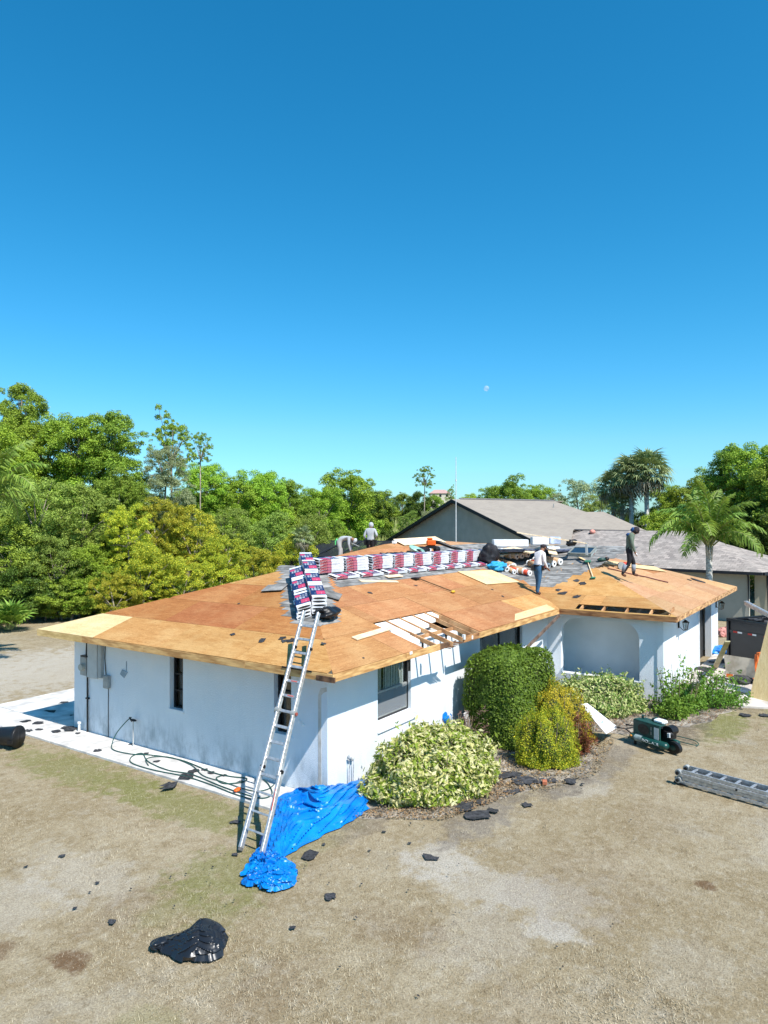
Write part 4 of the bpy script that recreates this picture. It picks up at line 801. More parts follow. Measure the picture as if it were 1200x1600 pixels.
# ------------------------------------------------------------------ palms
def frond_mesh(L_, seed, droop=.9, leaf=.55, n_=46, mat='palm', wd_=.036, twist=.35):
    r = random.Random(seed); b = MB(); pts = []; a = R(62); x = z = 0
    for i in range(15):
        t = i/14; pts.append(Vector((x, 0, z))); ang = a-droop*2.0*t**1.3; x += math.cos(ang)*L_/14; z += math.sin(ang)*L_/14
    b.tube(pts, [.035*(1-.85*i/14)+.004 for i in range(15)], 5, 1)
    for i in range(n_):
        t = .16+.84*i/n_; k = min(int(t*14), 13); q = pts[k].lerp(pts[k+1], t*14-k); d = (pts[k+1]-pts[k]).normalized(); l = leaf*math.sin(math.pi*min(1, .18+t*.8))**.6*(.8+.3*r.random())
        for s_ in (-1, 1):
            side = Vector((0, s_, 0)); v_ = (side*(.75+.2*r.random())+d*(.55+.3*r.random())+Vector((0, 0, (r.random()-.35)*twist*2))).normalized()
            m_ = q+v_*l*.5; tip = q+v_*l+Vector((0, 0, -l*(.35+.35*r.random()))); w_ = d*wd_*(.8+.5*r.random())
            b.add([q-w_*.6, q+w_*.6, m_+w_, m_-w_, tip], [(0, 1, 2, 3), (3, 2, 4)])
    return b.mesh('frond', [LF[mat], M('rachis', (.24, .26, .10), .7, .2, 5)])
QF = [frond_mesh(3.1, s_, dr, .62) for s_, dr in ((1, .55), (2, .8), (3, 1.05), (4, 1.3))]
def feather_palm(loc, h, label, n_=16, sc_=1.0, az=None, spread=None):
    t = thing('feather_palm', label, 'palm tree', loc); b = MB()
    b.tube([(0, 0, -.1), (.03, 0, h*.4), (0, .02, h-.55), (0, 0, h-.1)], [.2, .15, .14, .11], 10)
    part(b, 'trunk', M('palm_trunk', (.30, .28, .25), .95, .3, 5, .6, c2=(.50, .48, .44), stretch=(1, 1, 4)), t, True)
    b = MB()
    for k in range(12): a = k*2.4; b.tube([(.08*math.cos(a), .08*math.sin(a), h-.75), (.13*math.cos(a), .13*math.sin(a), h-.25), (.16*math.cos(a), .16*math.sin(a), h+.1*random.random())], [.05, .04, .02], 5)
    part(b, 'boot', M('palm_boot', (.30, .24, .17), .9, .3, 6, .4, c2=(.46, .42, .36)), t, True)
    for k in range(n_):
        a = (k*2.399963+.3) if az is None else az[k % len(az)]; lvl = k/n_; me = QF[min(3, int(lvl*4))]
        f = link('frond', me, t); f.location = (.05*math.cos(a), .05*math.sin(a), h-.1); tilt = -R(34)+lvl*R(50); s_ = sc_*(.85+.25*random.random()); f.scale = (s_,)*3
        f.rotation_euler = (R(14)*(random.random()-.5)*2, tilt, a)
    return t
q = at(1108, H0, 34.5); feather_palm((q.x, q.y, 0), 4.25, 'feather leaved queen palm with white flecked trunk beside the grey roof', 24, 1.1)
q = at(-30, H0, 26); feather_palm((q.x, q.y, 0), 6.0, 'queen palm at the left picture edge, only its drooping fronds showing', 22, 1.0)
def fan_mesh(seed, r_=.62, n_=22, mat='sabal', droop=.35, stem=.75):
    r = random.Random(seed); b = MB(); b.tube([(0, 0, 0), (stem*.5, 0, .08), (stem, 0, .05)], [.025, .018, .014], 4, 1)
    for k in range(n_):
        a = -R(125)+R(250)*k/(n_-1); l = r_*(.8+.3*r.random())*(1-.15*abs(a)/2.2); d = Vector((math.cos(a), math.sin(a), .12-.1*r.random())); w_ = Vector((-math.sin(a), math.cos(a), 0))*.035
        q = Vector((stem, 0, .05)); m_ = q+d*l*.55+Vector((0, 0, .05)); tip = q+d*l+Vector((0, 0, -l*droop*(.5+r.random())))
        b.add([q, m_-w_, m_+w_, tip], [(0, 1, 2), (1, 3, 2)])
    return b.mesh('fan_frond', [LF[mat], M('rachis', (.24, .26, .10), .7, .2, 5)])
FN = [fan_mesh(1), fan_mesh(2), fan_mesh(3)]; FD = [fan_mesh(4, .6, 18, 'sabald', .9)]
SPF = [fan_mesh(7, .55, 16, 'palm', .15, .45), fan_mesh(8, .5, 16, 'palm', .1, .45)]
def fan_palm(u, vc, d, rpx, label, n_=46, trunk=True):
    q = at(u, vc, d); h = q.z; s_ = rpx/FPX*d/1.28; t = thing('fan_palm', label, 'palm tree', (q.x, q.y, 0))
    b = MB(); b.tube([(0, 0, -.1), (.1, 0, h*.5), (0, 0, h)], [.24, .2, .19], 8); part(b, 'trunk', M('sabal_trunk', (.34, .32, .28), .95, .25, 3, .5, c2=(.5, .48, .44), stretch=(1, 1, 5)), t, True)
    for k in range(n_):
        zz = 1-1.75*(k+.5)/n_; a = k*2.4; me = FD[0] if zz < -.45 else FN[k % 3]; f = link('fan_frond', me, t); f.location = (0, 0, h+zz*.15*s_); f.rotation_euler = ((random.random()-.5)*.8, -math.asin(max(-1, min(1, zz*.95))), a); k_ = s_*(.85+.3*random.random()); f.scale = (k_,)*3
    return t
fan_palm(1010, 742, 62, 41, 'taller fan palm with a pale slim trunk and round shaggy head'); fan_palm(986, 747, 63, 38, 'fan palm overlapping the taller one, its head slightly lower'); fan_palm(958, 764, 66, 30, 'darker leaning fan palm on the left of the palm group'); fan_palm(972, 788, 64, 26, 'lowest fan palm head hung with dead brown fronds', 40)
def palmetto(loc, s_, label, n_=26):
    t = thing('palmetto', label, 'palmetto', loc)
    for k in range(n_):
        f = link('fan_frond', SPF[k % 2], t); el = R(15)+R(65)*random.random(); f.location = (.15*math.cos(k), .15*math.sin(k), .1); f.rotation_euler = ((random.random()-.5)*.6, -el, k*2.4); f.scale = (s_,)*3
q = ground(14, 986); palmetto((q.x, q.y, 0), 1.7, 'bright saw palmetto clump at the lawn edge on the far left'); q = ground(-22, 982); palmetto((q.x, q.y, 0), 1.4, 'darker saw palmetto half out of the picture at the left')
q = at(545-80, 845, 50); fan_palm(472, 842, 49, 20, 'small palm with dead tan fronds in the golden scrub', 30); 

# ------------------------------------------------------------------ shrubs by the house
def leafy(name, label, cat, N_, surf, size, mat, aspect=.42, stems=None, seed=1, jit=.5, zmin=0.03, ck=.84, shoots=160, shl=.2):
    core = surf.core(ck) if ck else None
    """surf(r, n) -> points, outward normals (world)"""
    r = np.random.default_rng(seed); P_, Nn = surf(r, N_); k = P_[:, 2] > zmin; P_, Nn = P_[k], Nn[k]
    Nn = Nn+np.array([0, 0, .35])+r.normal(size=Nn.shape)*jit; Nn /= np.linalg.norm(Nn, axis=1, keepdims=True)
    V = leaves(P_, Nn, size, aspect, r); c0 = P_.mean(0); t = thing(name, label, cat, (c0[0], c0[1], 0))
    if shoots:
        SP, SN = surf(r, shoots); LL = r.random(shoots)*shl+.04; m_ = 14; tt = r.random((shoots, m_, 1)); up_ = np.array([0, 0, .5]); dd_ = SN*.7+up_+r.normal(size=SN.shape)*.25
        Q = (SP[:, None, :]+dd_[:, None, :]*LL[:, None, None]*tt+r.normal(size=(shoots, m_, 3))*size*.35).reshape(-1, 3); QN = r.normal(size=Q.shape)+np.array([0, 0, .6]); QN /= np.linalg.norm(QN, axis=1, keepdims=True)
        kk = Q[:, 2] > zmin; V = np.concatenate([V, leaves(Q[kk], QN[kk], size, aspect, r)])
    V = V-np.array([c0[0], c0[1], 0]); link('foliage', raw_mesh('foliage', V.reshape(-1, 3), np.arange(len(V)*4).reshape(-1, 4), mat, 4), t)
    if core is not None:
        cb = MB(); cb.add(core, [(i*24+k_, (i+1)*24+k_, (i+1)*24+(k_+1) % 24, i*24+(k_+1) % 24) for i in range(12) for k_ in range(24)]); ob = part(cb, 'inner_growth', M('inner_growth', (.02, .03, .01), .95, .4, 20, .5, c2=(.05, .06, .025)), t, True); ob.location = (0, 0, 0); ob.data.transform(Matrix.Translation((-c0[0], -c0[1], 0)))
    b = MB(); rr = random.Random(seed)
    hi = P_[:, 2].max(); ex = (P_[:, 0].max()-P_[:, 0].min())*.4; ey = (P_[:, 1].max()-P_[:, 1].min())*.4
    for i in range(stems or 14):
        a = rr.random()*6.28; f = rr.random()**.5; x, y = ex*f*math.cos(a), ey*f*math.sin(a); b.tube([(x*.4, y*.4, -.03), (x*.8, y*.8, hi*.4), (x, y, hi*.78)], [.016, .012, .006], 5, cap=False)
    part(b, 'stem', M('shrub_stem', (.12, .085, .05), .9, .3, 8, c2=(.22, .17, .11)), t, kind='stuff'); return t
def blob(cx, cy, rx, ry, h, th=0, lumps=.14, fr=2.2, thick=.13, base=.0, power=2.4):
    def f(r, n_):
        d = r.normal(size=(n_, 3)); d[:, 2] = np.abs(d[:, 2]); d /= np.linalg.norm(d, axis=1, keepdims=True); m_ = r.random(n_) < .25; d[m_, 2] *= .25
        sq = (np.abs(d[:, 0])**power+np.abs(d[:, 1])**power+np.abs(d[:, 2])**power)**(-1/power)
        nn = np.array([mnoise.noise(Vector((a*fr+cx, b_*fr+cy, c_*fr))) for a, b_, c_ in d]); k = sq*(1+lumps*nn*2)*(1-thick*r.random(n_)**1.6)
        x, y, z = d[:, 0]*k*rx, d[:, 1]*k*ry, base+d[:, 2]*k*(h-base); ct, st = math.cos(th), math.sin(th)
        P_ = np.stack([cx+x*ct-y*st, cy+x*st+y*ct, z], 1); N_ = np.stack([d[:, 0]/rx*ct-d[:, 1]/ry*st, d[:, 0]/rx*st+d[:, 1]/ry*ct, d[:, 2]/h], 1); N_ /= np.linalg.norm(N_, axis=1, keepdims=True); return P_, N_
    def core(ck):
        out = []
        for i in range(13):
            th_ = math.pi/2*i/12
            for k in range(24):
                ph = 2*math.pi*k/24; d = (math.sin(th_)*math.cos(ph), math.sin(th_)*math.sin(ph), math.cos(th_)); sq = (abs(d[0])**power+abs(d[1])**power+abs(d[2])**power)**(-1/power)
                k_ = ck*sq*(1+lumps*2*mnoise.noise(Vector((d[0]*fr+cx, d[1]*fr+cy, d[2]*fr)))); x, y, z = d[0]*k_*rx, d[1]*k_*ry, base+d[2]*k_*(h-base); out.append((cx+x*math.cos(th)-y*math.sin(th), cy+x*math.sin(th)+y*math.cos(th), z))
        return out
    f.core = core
    return f
VAR = leafmat('leaf_variegated', (.66, .66, .22), (.84, .82, .46), (.24, .36, .04), .3); VAR2 = leafmat('leaf_variegated_low', (.42, .46, .12), (.68, .66, .32), (.15, .25, .04), .25)
HED = leafmat('leaf_hedge', (.045, .10, .010), (.17, .28, .030), None, .2); GOLD = leafmat('leaf_gold', (.68, .54, .03), (.92, .74, .06), (.34, .34, .02), .35); GOLD2 = leafmat('leaf_goldgreen', (.34, .36, .025), (.80, .68, .05), (.18, .25, .015), .35); WEED = leafmat('leaf_hibiscus', (.09, .19, .02), (.20, .34, .05), None, .3)
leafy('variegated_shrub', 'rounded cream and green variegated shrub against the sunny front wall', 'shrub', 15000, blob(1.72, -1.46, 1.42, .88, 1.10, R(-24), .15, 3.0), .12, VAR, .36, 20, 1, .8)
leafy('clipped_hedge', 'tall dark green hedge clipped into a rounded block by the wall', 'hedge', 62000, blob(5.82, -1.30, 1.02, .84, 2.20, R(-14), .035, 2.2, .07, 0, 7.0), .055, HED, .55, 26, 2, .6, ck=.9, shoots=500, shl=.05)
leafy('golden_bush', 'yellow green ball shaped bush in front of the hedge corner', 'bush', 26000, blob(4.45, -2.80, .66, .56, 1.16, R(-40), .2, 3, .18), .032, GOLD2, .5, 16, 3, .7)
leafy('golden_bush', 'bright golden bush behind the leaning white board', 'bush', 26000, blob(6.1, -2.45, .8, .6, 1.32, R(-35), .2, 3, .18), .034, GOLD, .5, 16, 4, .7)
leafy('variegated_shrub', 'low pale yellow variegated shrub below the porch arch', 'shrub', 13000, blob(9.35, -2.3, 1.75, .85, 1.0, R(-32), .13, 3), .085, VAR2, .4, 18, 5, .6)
leafy('flowering_shrub', 'loose green shrub with small white flowers in front of the pier', 'shrub', 3400, blob(10.75, -4.35, .75, .5, 1.0, R(-40), .38, 3.4, .6), .075, WEED, .5, 14, 6, .8, ck=0)
leafy('flowering_shrub', 'loose green shrub nearest the driveway, sprawling to the right', 'shrub', 3600, blob(12.0, -5.0, 1.0, .55, .85, R(-30), .42, 3.4, .6), .075, WEED, .5, 14, 7, .8, ck=0)
leafy('leafy_weed', 'small bright green weed at the foot of the flowering shrubs', 'plant', 700, blob(10.0, -4.35, .4, .3, .4, 0, .3, 3, .5), .07, WEED, .5, 6, 8, .8, ck=0)
DRY = leafmat('leaf_dry', (.07, .04, .03), (.20, .13, .10), None, .1)
leafy('dried_plant', 'shrivelled brown plants between the pale shrub and hedge', 'plant', 1500, blob(3.85, -.95, .75, .32, .72, R(-20), .5, 4, .8), .09, DRY, .2, 40, 9, .8, ck=0)
leafy('bromeliad', 'dark red leafed plant between the two golden bushes', 'plant', 700, blob(5.55, -3.15, .3, .25, .75, 0, .4, 4, .8), .10, leafmat('leaf_red', (.10, .02, .015), (.26, .07, .04)), .2, 8, 10, .8, ck=0)
n_ = 60
for (cx, cy) in ((10.8, -4.3), (12.0, -5.0)):
    b = MB()
    for k in range(26): a = random.random()*6.28; f = .3+.6*random.random(); b.ell((cx+.75*f*math.cos(a), cy+.5*f*math.sin(a), .35+.6*random.random()), (.025, .025, .02), 6, 4)
    b.build('white_flowers', WHT, kind='stuff', label='small white blossoms dotted over the green shrubs by the pier', cat='flowers')

# ------------------------------------------------------------------ shingle bundles
def bundle_mat():
    m, n, p = newmat('bundle_wrap'); tc = n.new('ShaderNodeTexCoord'); s = n.sep(tc.outputs['Object']); nn = n.sep(tc.outputs['Normal'])
    rnd = n.new('ShaderNodeObjectInfo').outputs['Random']
    def rect(v, a, b_): return n.math('MULTIPLY', n.math('GREATER_THAN', v, a), n.math('LESS_THAN', v, b_))
    x, y, z = s[0], s[1], s[2]
    def marks(coord2, sx, sy, th):
        br = n.new('ShaderNodeTexBrick'); cv = n.new('ShaderNodeCombineXYZ'); n.set(cv.inputs[0], x); n.set(cv.inputs[1], coord2); n.set(br.inputs['Vector'], cv.outputs[0]); br.inputs['Scale'].default_value = 1
        br.inputs['Brick Width'].default_value = sx; br.inputs['Row Height'].default_value = sy; br.inputs['Mortar Size'].default_value = sx*th; br.offset = .5
        br.inputs['Color1'].default_value = (1, 1, 1, 1); br.inputs['Color2'].default_value = (0, 0, 0, 1); br.inputs['Mortar'].default_value = (0, 0, 0, 1); br.inputs['Bias'].default_value = .1; return br.outputs[0]
    NAVY, REDP, WH, PINK = (.012, .022, .085), (.30, .010, .022), (.72, .73, .75), (.52, .05, .11)
    side = n.mix(rect(x, -.5, -.20), WH, REDP); side = n.mix(n.math('MULTIPLY', rect(x, -.48, -.22), n.math('MULTIPLY', marks(z, .05, .03, .16), .75)), side, WH)
    side = n.mix(rect(x, -.20, -.03), side, (.48, .13, .18)); side = n.mix(n.math('MULTIPLY', rect(x, -.19, -.04), n.math('MULTIPLY', marks(z, .06, .026, .2), .8)), side, WH)
    side = n.mix(n.math('MULTIPLY', n.math('GREATER_THAN', n.math('ABSOLUTE', n.math('SUBTRACT', z, .037)), .031), n.math('LESS_THAN', x, -.03)), side, NAVY)
    side = n.mix(n.math('MULTIPLY', rect(x, .08, .46), n.math('MULTIPLY', n.math('LESS_THAN', n.math('ABSOLUTE', n.math('SUBTRACT', z, .036)), .004), .25)), side, (.5, .5, .55))
    top = n.mix(n.math('GREATER_THAN', n.math('ABSOLUTE', x), .36), NAVY, WH)
    top = n.mix(n.math('MULTIPLY', rect(x, -.30, -.06), rect(y, -.16, .04)), top, PINK); top = n.mix(n.math('MULTIPLY', rect(x, -.26, -.14), n.math('MULTIPLY', rect(y, -.1, .1), marks(y, .06, .05, .3))), top, WH)
    top = n.mix(n.math('MULTIPLY', rect(x, -.02, .30), n.math('MULTIPLY', rect(y, -.13, .13), marks(y, .045, .075, .22))), top, WH)
    top = n.mix(n.math('MULTIPLY', rect(x, .16, .30), rect(y, .04, .16)), top, PINK)
    yy_ = n.math('DIVIDE', y, .145); zz_ = n.math('DIVIDE', n.math('SUBTRACT', z, .037), .026)
    ov = n.math('LESS_THAN', n.math('ADD', n.math('MULTIPLY', yy_, yy_), n.math('MULTIPLY', zz_, zz_)), 1)
    end = n.mix(ov, WH, (.03, .03, .032))
    c = n.mix(n.math('GREATER_THAN', n.math('ABSOLUTE', nn[2]), .6), side, top); c = n.mix(n.math('GREATER_THAN', n.math('ABSOLUTE', nn[0]), .6), c, end)
    n.set(p.inputs['Base Color'], c); p.inputs['Roughness'].default_value = .38; p.inputs['Specular IOR Level'].default_value = .45
    n.set(p.inputs['Normal'], n.bump(n.noise(coords(n), 14, 4, .7, 1.0), .35, .012)); return m
BM = bundle_mat(); BW = M('plain_white_wrap', (.72, .73, .75), .4, .1, 5, .3)
def bundle_mesh(seed):
    r = random.Random(seed); bm = bmesh.new(); bmesh.ops.create_grid(bm, x_segments=8, y_segments=3, size=.5)
    g_ = bmesh.ops.extrude_face_region(bm, geom=list(bm.faces)); 
    for e in g_['geom']:
        if isinstance(e, bmesh.types.BMVert): e.co.z += 1
    for v in bm.verts:
        v.co.x *= .99; v.co.y *= .335; v.co.z *= .074; e = abs(v.co.x)/.5
        v.co.z += .006*mnoise.noise(Vector((v.co.x*4, v.co.y*6, seed)))-(.006*e**6 if v.co.z > .03 else 0)
        v.co.y += .006*mnoise.noise(Vector((v.co.x*5, seed*3, v.co.z*9)))
    bmesh.ops.recalc_face_normals(bm, faces=bm.faces)
    me = bpy.data.meshes.new('shingle_bundle'); bm.to_mesh(me); bm.free(); me.materials.append(BM); return me
BMS = [bundle_mesh(i) for i in range(4)]
ORD = ['first', 'second', 'third', 'fourth', 'fifth', 'sixth', 'seventh', 'eighth', 'ninth', 'tenth', 'eleventh', 'twelfth']
def put(me, T, label, group, jig=.02, name='shingle_bundle', cat='shingle bundle'):
    J = Matrix.Translation(((random.random()-.5)*jig*2, (random.random()-.5)*jig, 0)) @ Matrix.Rotation((random.random()-.5)*.03, 4, 'Z')
    return link(name, me, None, T @ J, label, cat, group)
sx_ = [4.55, 5.72, 6.98, 8.15, 9.27, 10.42, 11.6, 12.72]
LAY = ['lowest', 'second lowest', 'middle', 'second highest', 'topmost']
for i, x in enumerate(sx_):
    yb = 3.66-.03*i
    for k in range(5): put(BMS[(i+k) % 4], frame((x, yb-.02, zt+sl*(yb+o_)+.035+.0765*k), (1, 0, 0), (0, -.13, 1)) @ Matrix.Scale(1.08, 4, (1, 0, 0)), f'{LAY[k]} red and white shingle bundle in the {ORD[i]} ridge stack from the left', 'shingle bundles stacked along the ridge')
    put(BMS[(i+1) % 4], onM('F', x+.22, yb-.42, 0, .028) @ Matrix.Rotation(R(-5), 4, 'X') @ Matrix.Scale(1.05, 4, (1, 0, 0)), f'single shingle bundle lying flat in front of the {ORD[i]} ridge stack from the left', 'shingle bundles laid flat before the ridge stacks')
hd = Vector((1, 1, sl)).normalized()
HP = ['stack nearest the ladder top', 'second stack up the hip', 'third stack up the hip', 'stack at the roof apex']
for i, h in enumerate([1.82, 2.54, 3.26, 3.98]):
    z = zt+sl*(h+o_)+.05
    for k in range(5 if i < 3 else 4):
        T = frame((h+.03, h-.03, z+.0765*k), hd, (-sl*.5, -sl*.5, 1)); put(BMS[(i+k+1) % 4], T, f'navy shingle bundle, {LAY[k]} in the {HP[i]}, right column', 'navy shingle bundles draped over the hip')
    if i < 3:
        for k in range(4):
            T = frame((h-.20, h+.20, z-.10+.0765*k), hd, (-sl*1.0, sl*.25, 1)); put(BMS[(i+k+2) % 4], T, f'navy shingle bundle, {LAY[k]} in the {HP[i]}, left column', 'navy shingle bundles draped over the hip')

# ------------------------------------------------------------------ people
def skin_tree(name, J, E_, mats, seg_mat, parent=None, mw=None, sub=1, root='pelvis'):
    """J: joint -> (x,y,z,rx,ry); E_: edges (a,b); seg_mat: (a,b)->material index"""
    ks = list(J); idx = {k: i for i, k in enumerate(ks)}; me = bpy.data.meshes.new(name); me.from_pydata([J[k][:3] for k in ks], [(idx[a], idx[b_]) for a, b_ in E_], [])
    ob = bpy.data.objects.new(name, me); col.objects.link(ob); md = ob.modifiers.new('s', 'SKIN'); md.use_smooth_shade = True
    sv = me.skin_vertices[0].data
    for i, k in enumerate(ks): sv[i].radius = (J[k][3], J[k][4] if len(J[k]) > 4 else J[k][3]); sv[i].use_root = (k == root)
    md2 = ob.modifiers.new('b', 'SUBSURF'); md2.levels = sub; md2.render_levels = sub
    dg = bpy.context.evaluated_depsgraph_get(); dg.update(); out = bpy.data.meshes.new_from_object(ob.evaluated_get(dg)); bpy.data.objects.remove(ob)
    out.name = name; out.materials.clear()
    for m_ in mats: out.materials.append(m_)
    segs = [(Vector(J[a][:3]), Vector(J[b_][:3]), seg_mat.get((a, b_), 0)) for a, b_ in E_]
    for pg in out.polygons:
        c_ = pg.center; best = None
        for a, b_, mi in segs:
            d = b_-a; t = max(0, min(1, (c_-a).dot(d)/max(d.length_squared, 1e-9))); dd = (a+d*t-c_).length
            if best is None or dd < best[0]: best = (dd, mi)
        pg.material_index = best[1]; pg.use_smooth = True
    return link('body', out, parent, mw)
def person(label, loc, rz, pose, mats, hood=None, group=None):
    """pose: joints in local metres, +y is the way the person faces, x to their right"""
    t = thing('person', label, 'person', loc, rz); P_ = pose
    J = {}; E_ = []; sm = {}
    def j(k, r, r2=None): g_ = 1.0 if k.startswith('head') or k[:2] in ('pa', 'wr') else 1.16; J[k] = (*P_[k], r*g_, (r2 or r)*g_)
    j('pelvis', .135, .115); j('waist', .13, .105); j('chest', .165, .12); j('neck', .06); j('head0', .065, .07); j('head1', .088, .10); j('head2', .07, .085)
    seq = [('pelvis', 'waist'), ('waist', 'chest'), ('chest', 'neck'), ('neck', 'head0'), ('head0', 'head1'), ('head1', 'head2')]
    E_ += seq; sm.update({('pelvis', 'waist'): 0, ('waist', 'chest'): 0, ('chest', 'neck'): 0, ('neck', 'head0'): 2, ('head0', 'head1'): 2, ('head1', 'head2'): 2})
    for s_ in 'lr':
        j('sh'+s_, .068); j('el'+s_, .048); j('wr'+s_, .034); j('pa'+s_, .036, .022)
        j('hip'+s_, .10); j('kn'+s_, .066); j('an'+s_, .05); j('toe'+s_, .042, .034)
        E_ += [('chest', 'sh'+s_), ('sh'+s_, 'el'+s_), ('el'+s_, 'wr'+s_), ('wr'+s_, 'pa'+s_), ('pelvis', 'hip'+s_), ('hip'+s_, 'kn'+s_), ('kn'+s_, 'an'+s_), ('an'+s_, 'toe'+s_)]
        sm.update({('chest', 'sh'+s_): 0, ('sh'+s_, 'el'+s_): 0, ('el'+s_, 'wr'+s_): 0, ('wr'+s_, 'pa'+s_): 2, ('pelvis', 'hip'+s_): 1, ('hip'+s_, 'kn'+s_): 1, ('kn'+s_, 'an'+s_): 1, ('an'+s_, 'toe'+s_): 3})
    body = skin_tree('body', J, E_, mats, sm, t, None, 2)
    bmx = bmesh.new(); bmx.from_mesh(body.data)                      # fingers and face features joined to the same body mesh
    fb = MB()
    for s_ in 'lr':
        w_ = Vector(P_['wr'+s_]); pa = Vector(P_['pa'+s_]); d = (pa-w_).normalized(); sd = d.cross(Vector((0, 1, .2))).normalized()
        for q in range(4):
            o0 = pa+sd*(.028*(q-1.5)); l = [.06, .075, .07, .055][q]; cu = Vector((0, .018, 0)); fb.tube([o0-d*.02, o0+d*l*.5, o0+d*l+cu+d.cross(sd)*.015], [.011, .010, .007], 6, 2)
        o0 = w_.lerp(pa, .5); sg = 1 if s_ == 'r' else -1; fb.tube([o0, o0+sd*.04*sg+d*.02, o0+sd*.05*sg+d*.055], [.014, .012, .008], 6, 2)
    h1 = Vector(P_['head1']); h0 = Vector(P_['head0']); h2 = Vector(P_['head2']); upv = (h2-h0).normalized(); fc = Vector(P_.get('face', (0, 1, 0))); fc = (fc-upv*fc.dot(upv)).normalized(); si = upv.cross(fc)
    fb.ell(h1+fc*.105-upv*.01, (.016, .018, .024), 8, 6, 2)
    for q in (-1, 1): fb.ell(h1+si*.093*q, (.014, .02, .03), 8, 6, 2); fb.ell(h1+fc*.092+si*.033*q+upv*.02, (.012, .012, .009), 8, 6, 4)
    fb.ell(h1+fc*.09-upv*.055, (.025, .012, .008), 8, 5, 4)
    tmp = fb.mesh('tmp', mats+[BLK]); 
    while len(body.data.materials) < 5: body.data.materials.append(BLK)
    bmx.from_mesh(tmp); bmx.to_mesh(body.data); bmx.free(); bpy.data.meshes.remove(tmp)
    return t, h1, upv, fc, si
def std(**k):
    P_ = dict(pelvis=(0, 0, .95), waist=(0, .01, 1.12), chest=(0, .02, 1.36), neck=(0, .03, 1.50), head0=(0, .05, 1.56), head1=(0, .06, 1.64), head2=(0, .05, 1.71),
              shl=(-.18, .02, 1.42), ell=(-.23, .0, 1.13), wrl=(-.22, .08, .88), pal=(-.21, .11, .80), shr=(.18, .02, 1.42), elr=(.23, .0, 1.13), wrr=(.22, .08, .88), par=(.21, .11, .80),
              hipl=(-.095, 0, .88), knl=(-.10, .03, .48), anl=(-.11, -.01, .08), toel=(-.12, .15, .04), hipr=(.095, 0, .88), knr=(.10, .03, .48), anr=(.11, -.01, .08), toer=(.12, .15, .04)); P_.update(k); return P_
GSH = M('grey_hoodie', (.40, .42, .44), .9, .1, 6, .2); DPA = M('black_trousers', (.018, .018, .022), .9, .2, 6); BOOT = M('work_boots', (.13, .06, .035), .8, .2, 9); GPA = M('pale_grey_trousers', (.38, .38, .37), .9, .1, 6)
WSH = M('white_shirt', (.72, .68, .68), .9, .08, 7, .2); JEAN = M('blue_jeans', (.035, .10, .19), .9, .25, 9, .2); OLV = M('olive_hoodie', (.12, .155, .115), .9, .15, 6, .3); CAPD = M('dark_cap', (.025, .02, .025), .8, .2, 8)
def cap(t, h1, upv, fc, si, mt, name='cap', brim=True):
    b = MB(); T = frame(h1+upv*.035, si, upv); b.ell((0, 0, 0), (.108, .12, .085), 14, 8, mat=T)
    if brim: b.ell((0, -.15 if T.to_3x3().col[1].dot(fc) < 0 else .15, .0), (.075, .08, .012), 12, 4, mat=T)
    part(b, name, mt, t, True)
def hoodm(t, h1, upv, fc, si, mt):
    b = MB(); T = frame(h1-fc*.02, si, upv); b.ell((0, 0, .01), (.108, .12, .135), 14, 10, amp=.1, mat=T); part(b, 'hood', mt, t, True)
def belt(t, c_, mt, pouches, r_=.165):
    b = MB(); pts = [(c_[0]+r_*math.cos(2*math.pi*k/14), c_[1]+r_*.82*math.sin(2*math.pi*k/14), c_[2]) for k in range(15)]; b.tube(pts, .03, 6)
    for (a, w_, h_) in pouches: q = (c_[0]+(r_+.05)*math.cos(a), c_[1]+(r_+.03)*math.sin(a), c_[2]-.09); b.box(q, (.10, w_, h_), a)
    part(b, 'tool_belt', mt, t)
# the two workers at the back of the roof
q = at(534, H0, 30.0); facing = math.atan2(-rt.x, rt.y)*0+math.atan2(rt.y, rt.x)-math.pi/2
bend = std(pelvis=(0, -.12, .90), waist=(0, .02, 1.0), chest=(0, .26, 1.04), neck=(0, .40, .98), head0=(0, .45, .95), head1=(0, .52, .91), head2=(0, .57, .87), face=(0, .3, -1),
           shl=(-.17, .30, 1.02), shr=(.17, .30, 1.02), ell=(-.18, .33, .75), wrl=(-.14, .40, .50), pal=(-.12, .42, .42), elr=(.18, .30, .74), wrr=(.13, .36, .48), par=(.11, .38, .40),
           hipl=(-.095, -.12, .85), hipr=(.095, -.12, .85), knl=(-.11, -.02, .46), knr=(.11, -.06, .46), anl=(-.12, -.06, .08), anr=(.12, -.10, .08), toel=(-.13, .08, .04), toer=(.13, .05, .04))
zb = 5.5098+(H0-836)/FPX*30-1.13
t_, h1, uv, fc, si = person('worker in a pale grey top bending right over to reach the roof deck', (q.x, q.y, zb), facing, bend, [GSH, GPA, SKIN, BOOT]); cap(t_, h1, uv, fc, si, M('light_cap', (.5, .55, .6), .8, .1, 5))
b = MB(); b.tube([(-.02, -.2, .98), (0, -.22, .9)], [.03, .05], 6); b.bb(-.1, .1, -.28, -.24, .72, .90); part(b, 'rag', M('green_rag', (.10, .55, .18), .8, .1, 5), t_)
b = MB(); b.bar((.14, .42, .80), (.16, .74, .66), .05, .03); b.build('hand_saw', GRY, None, mw=Matrix.Translation((q.x, q.y, zb)) @ Matrix.Rotation(facing, 4, 'Z'), label='flat grey tool held out by the bending worker', cat='tool')
q = at(579, H0, 31.0); z2 = 5.5098+(H0-816)/FPX*31-1.76
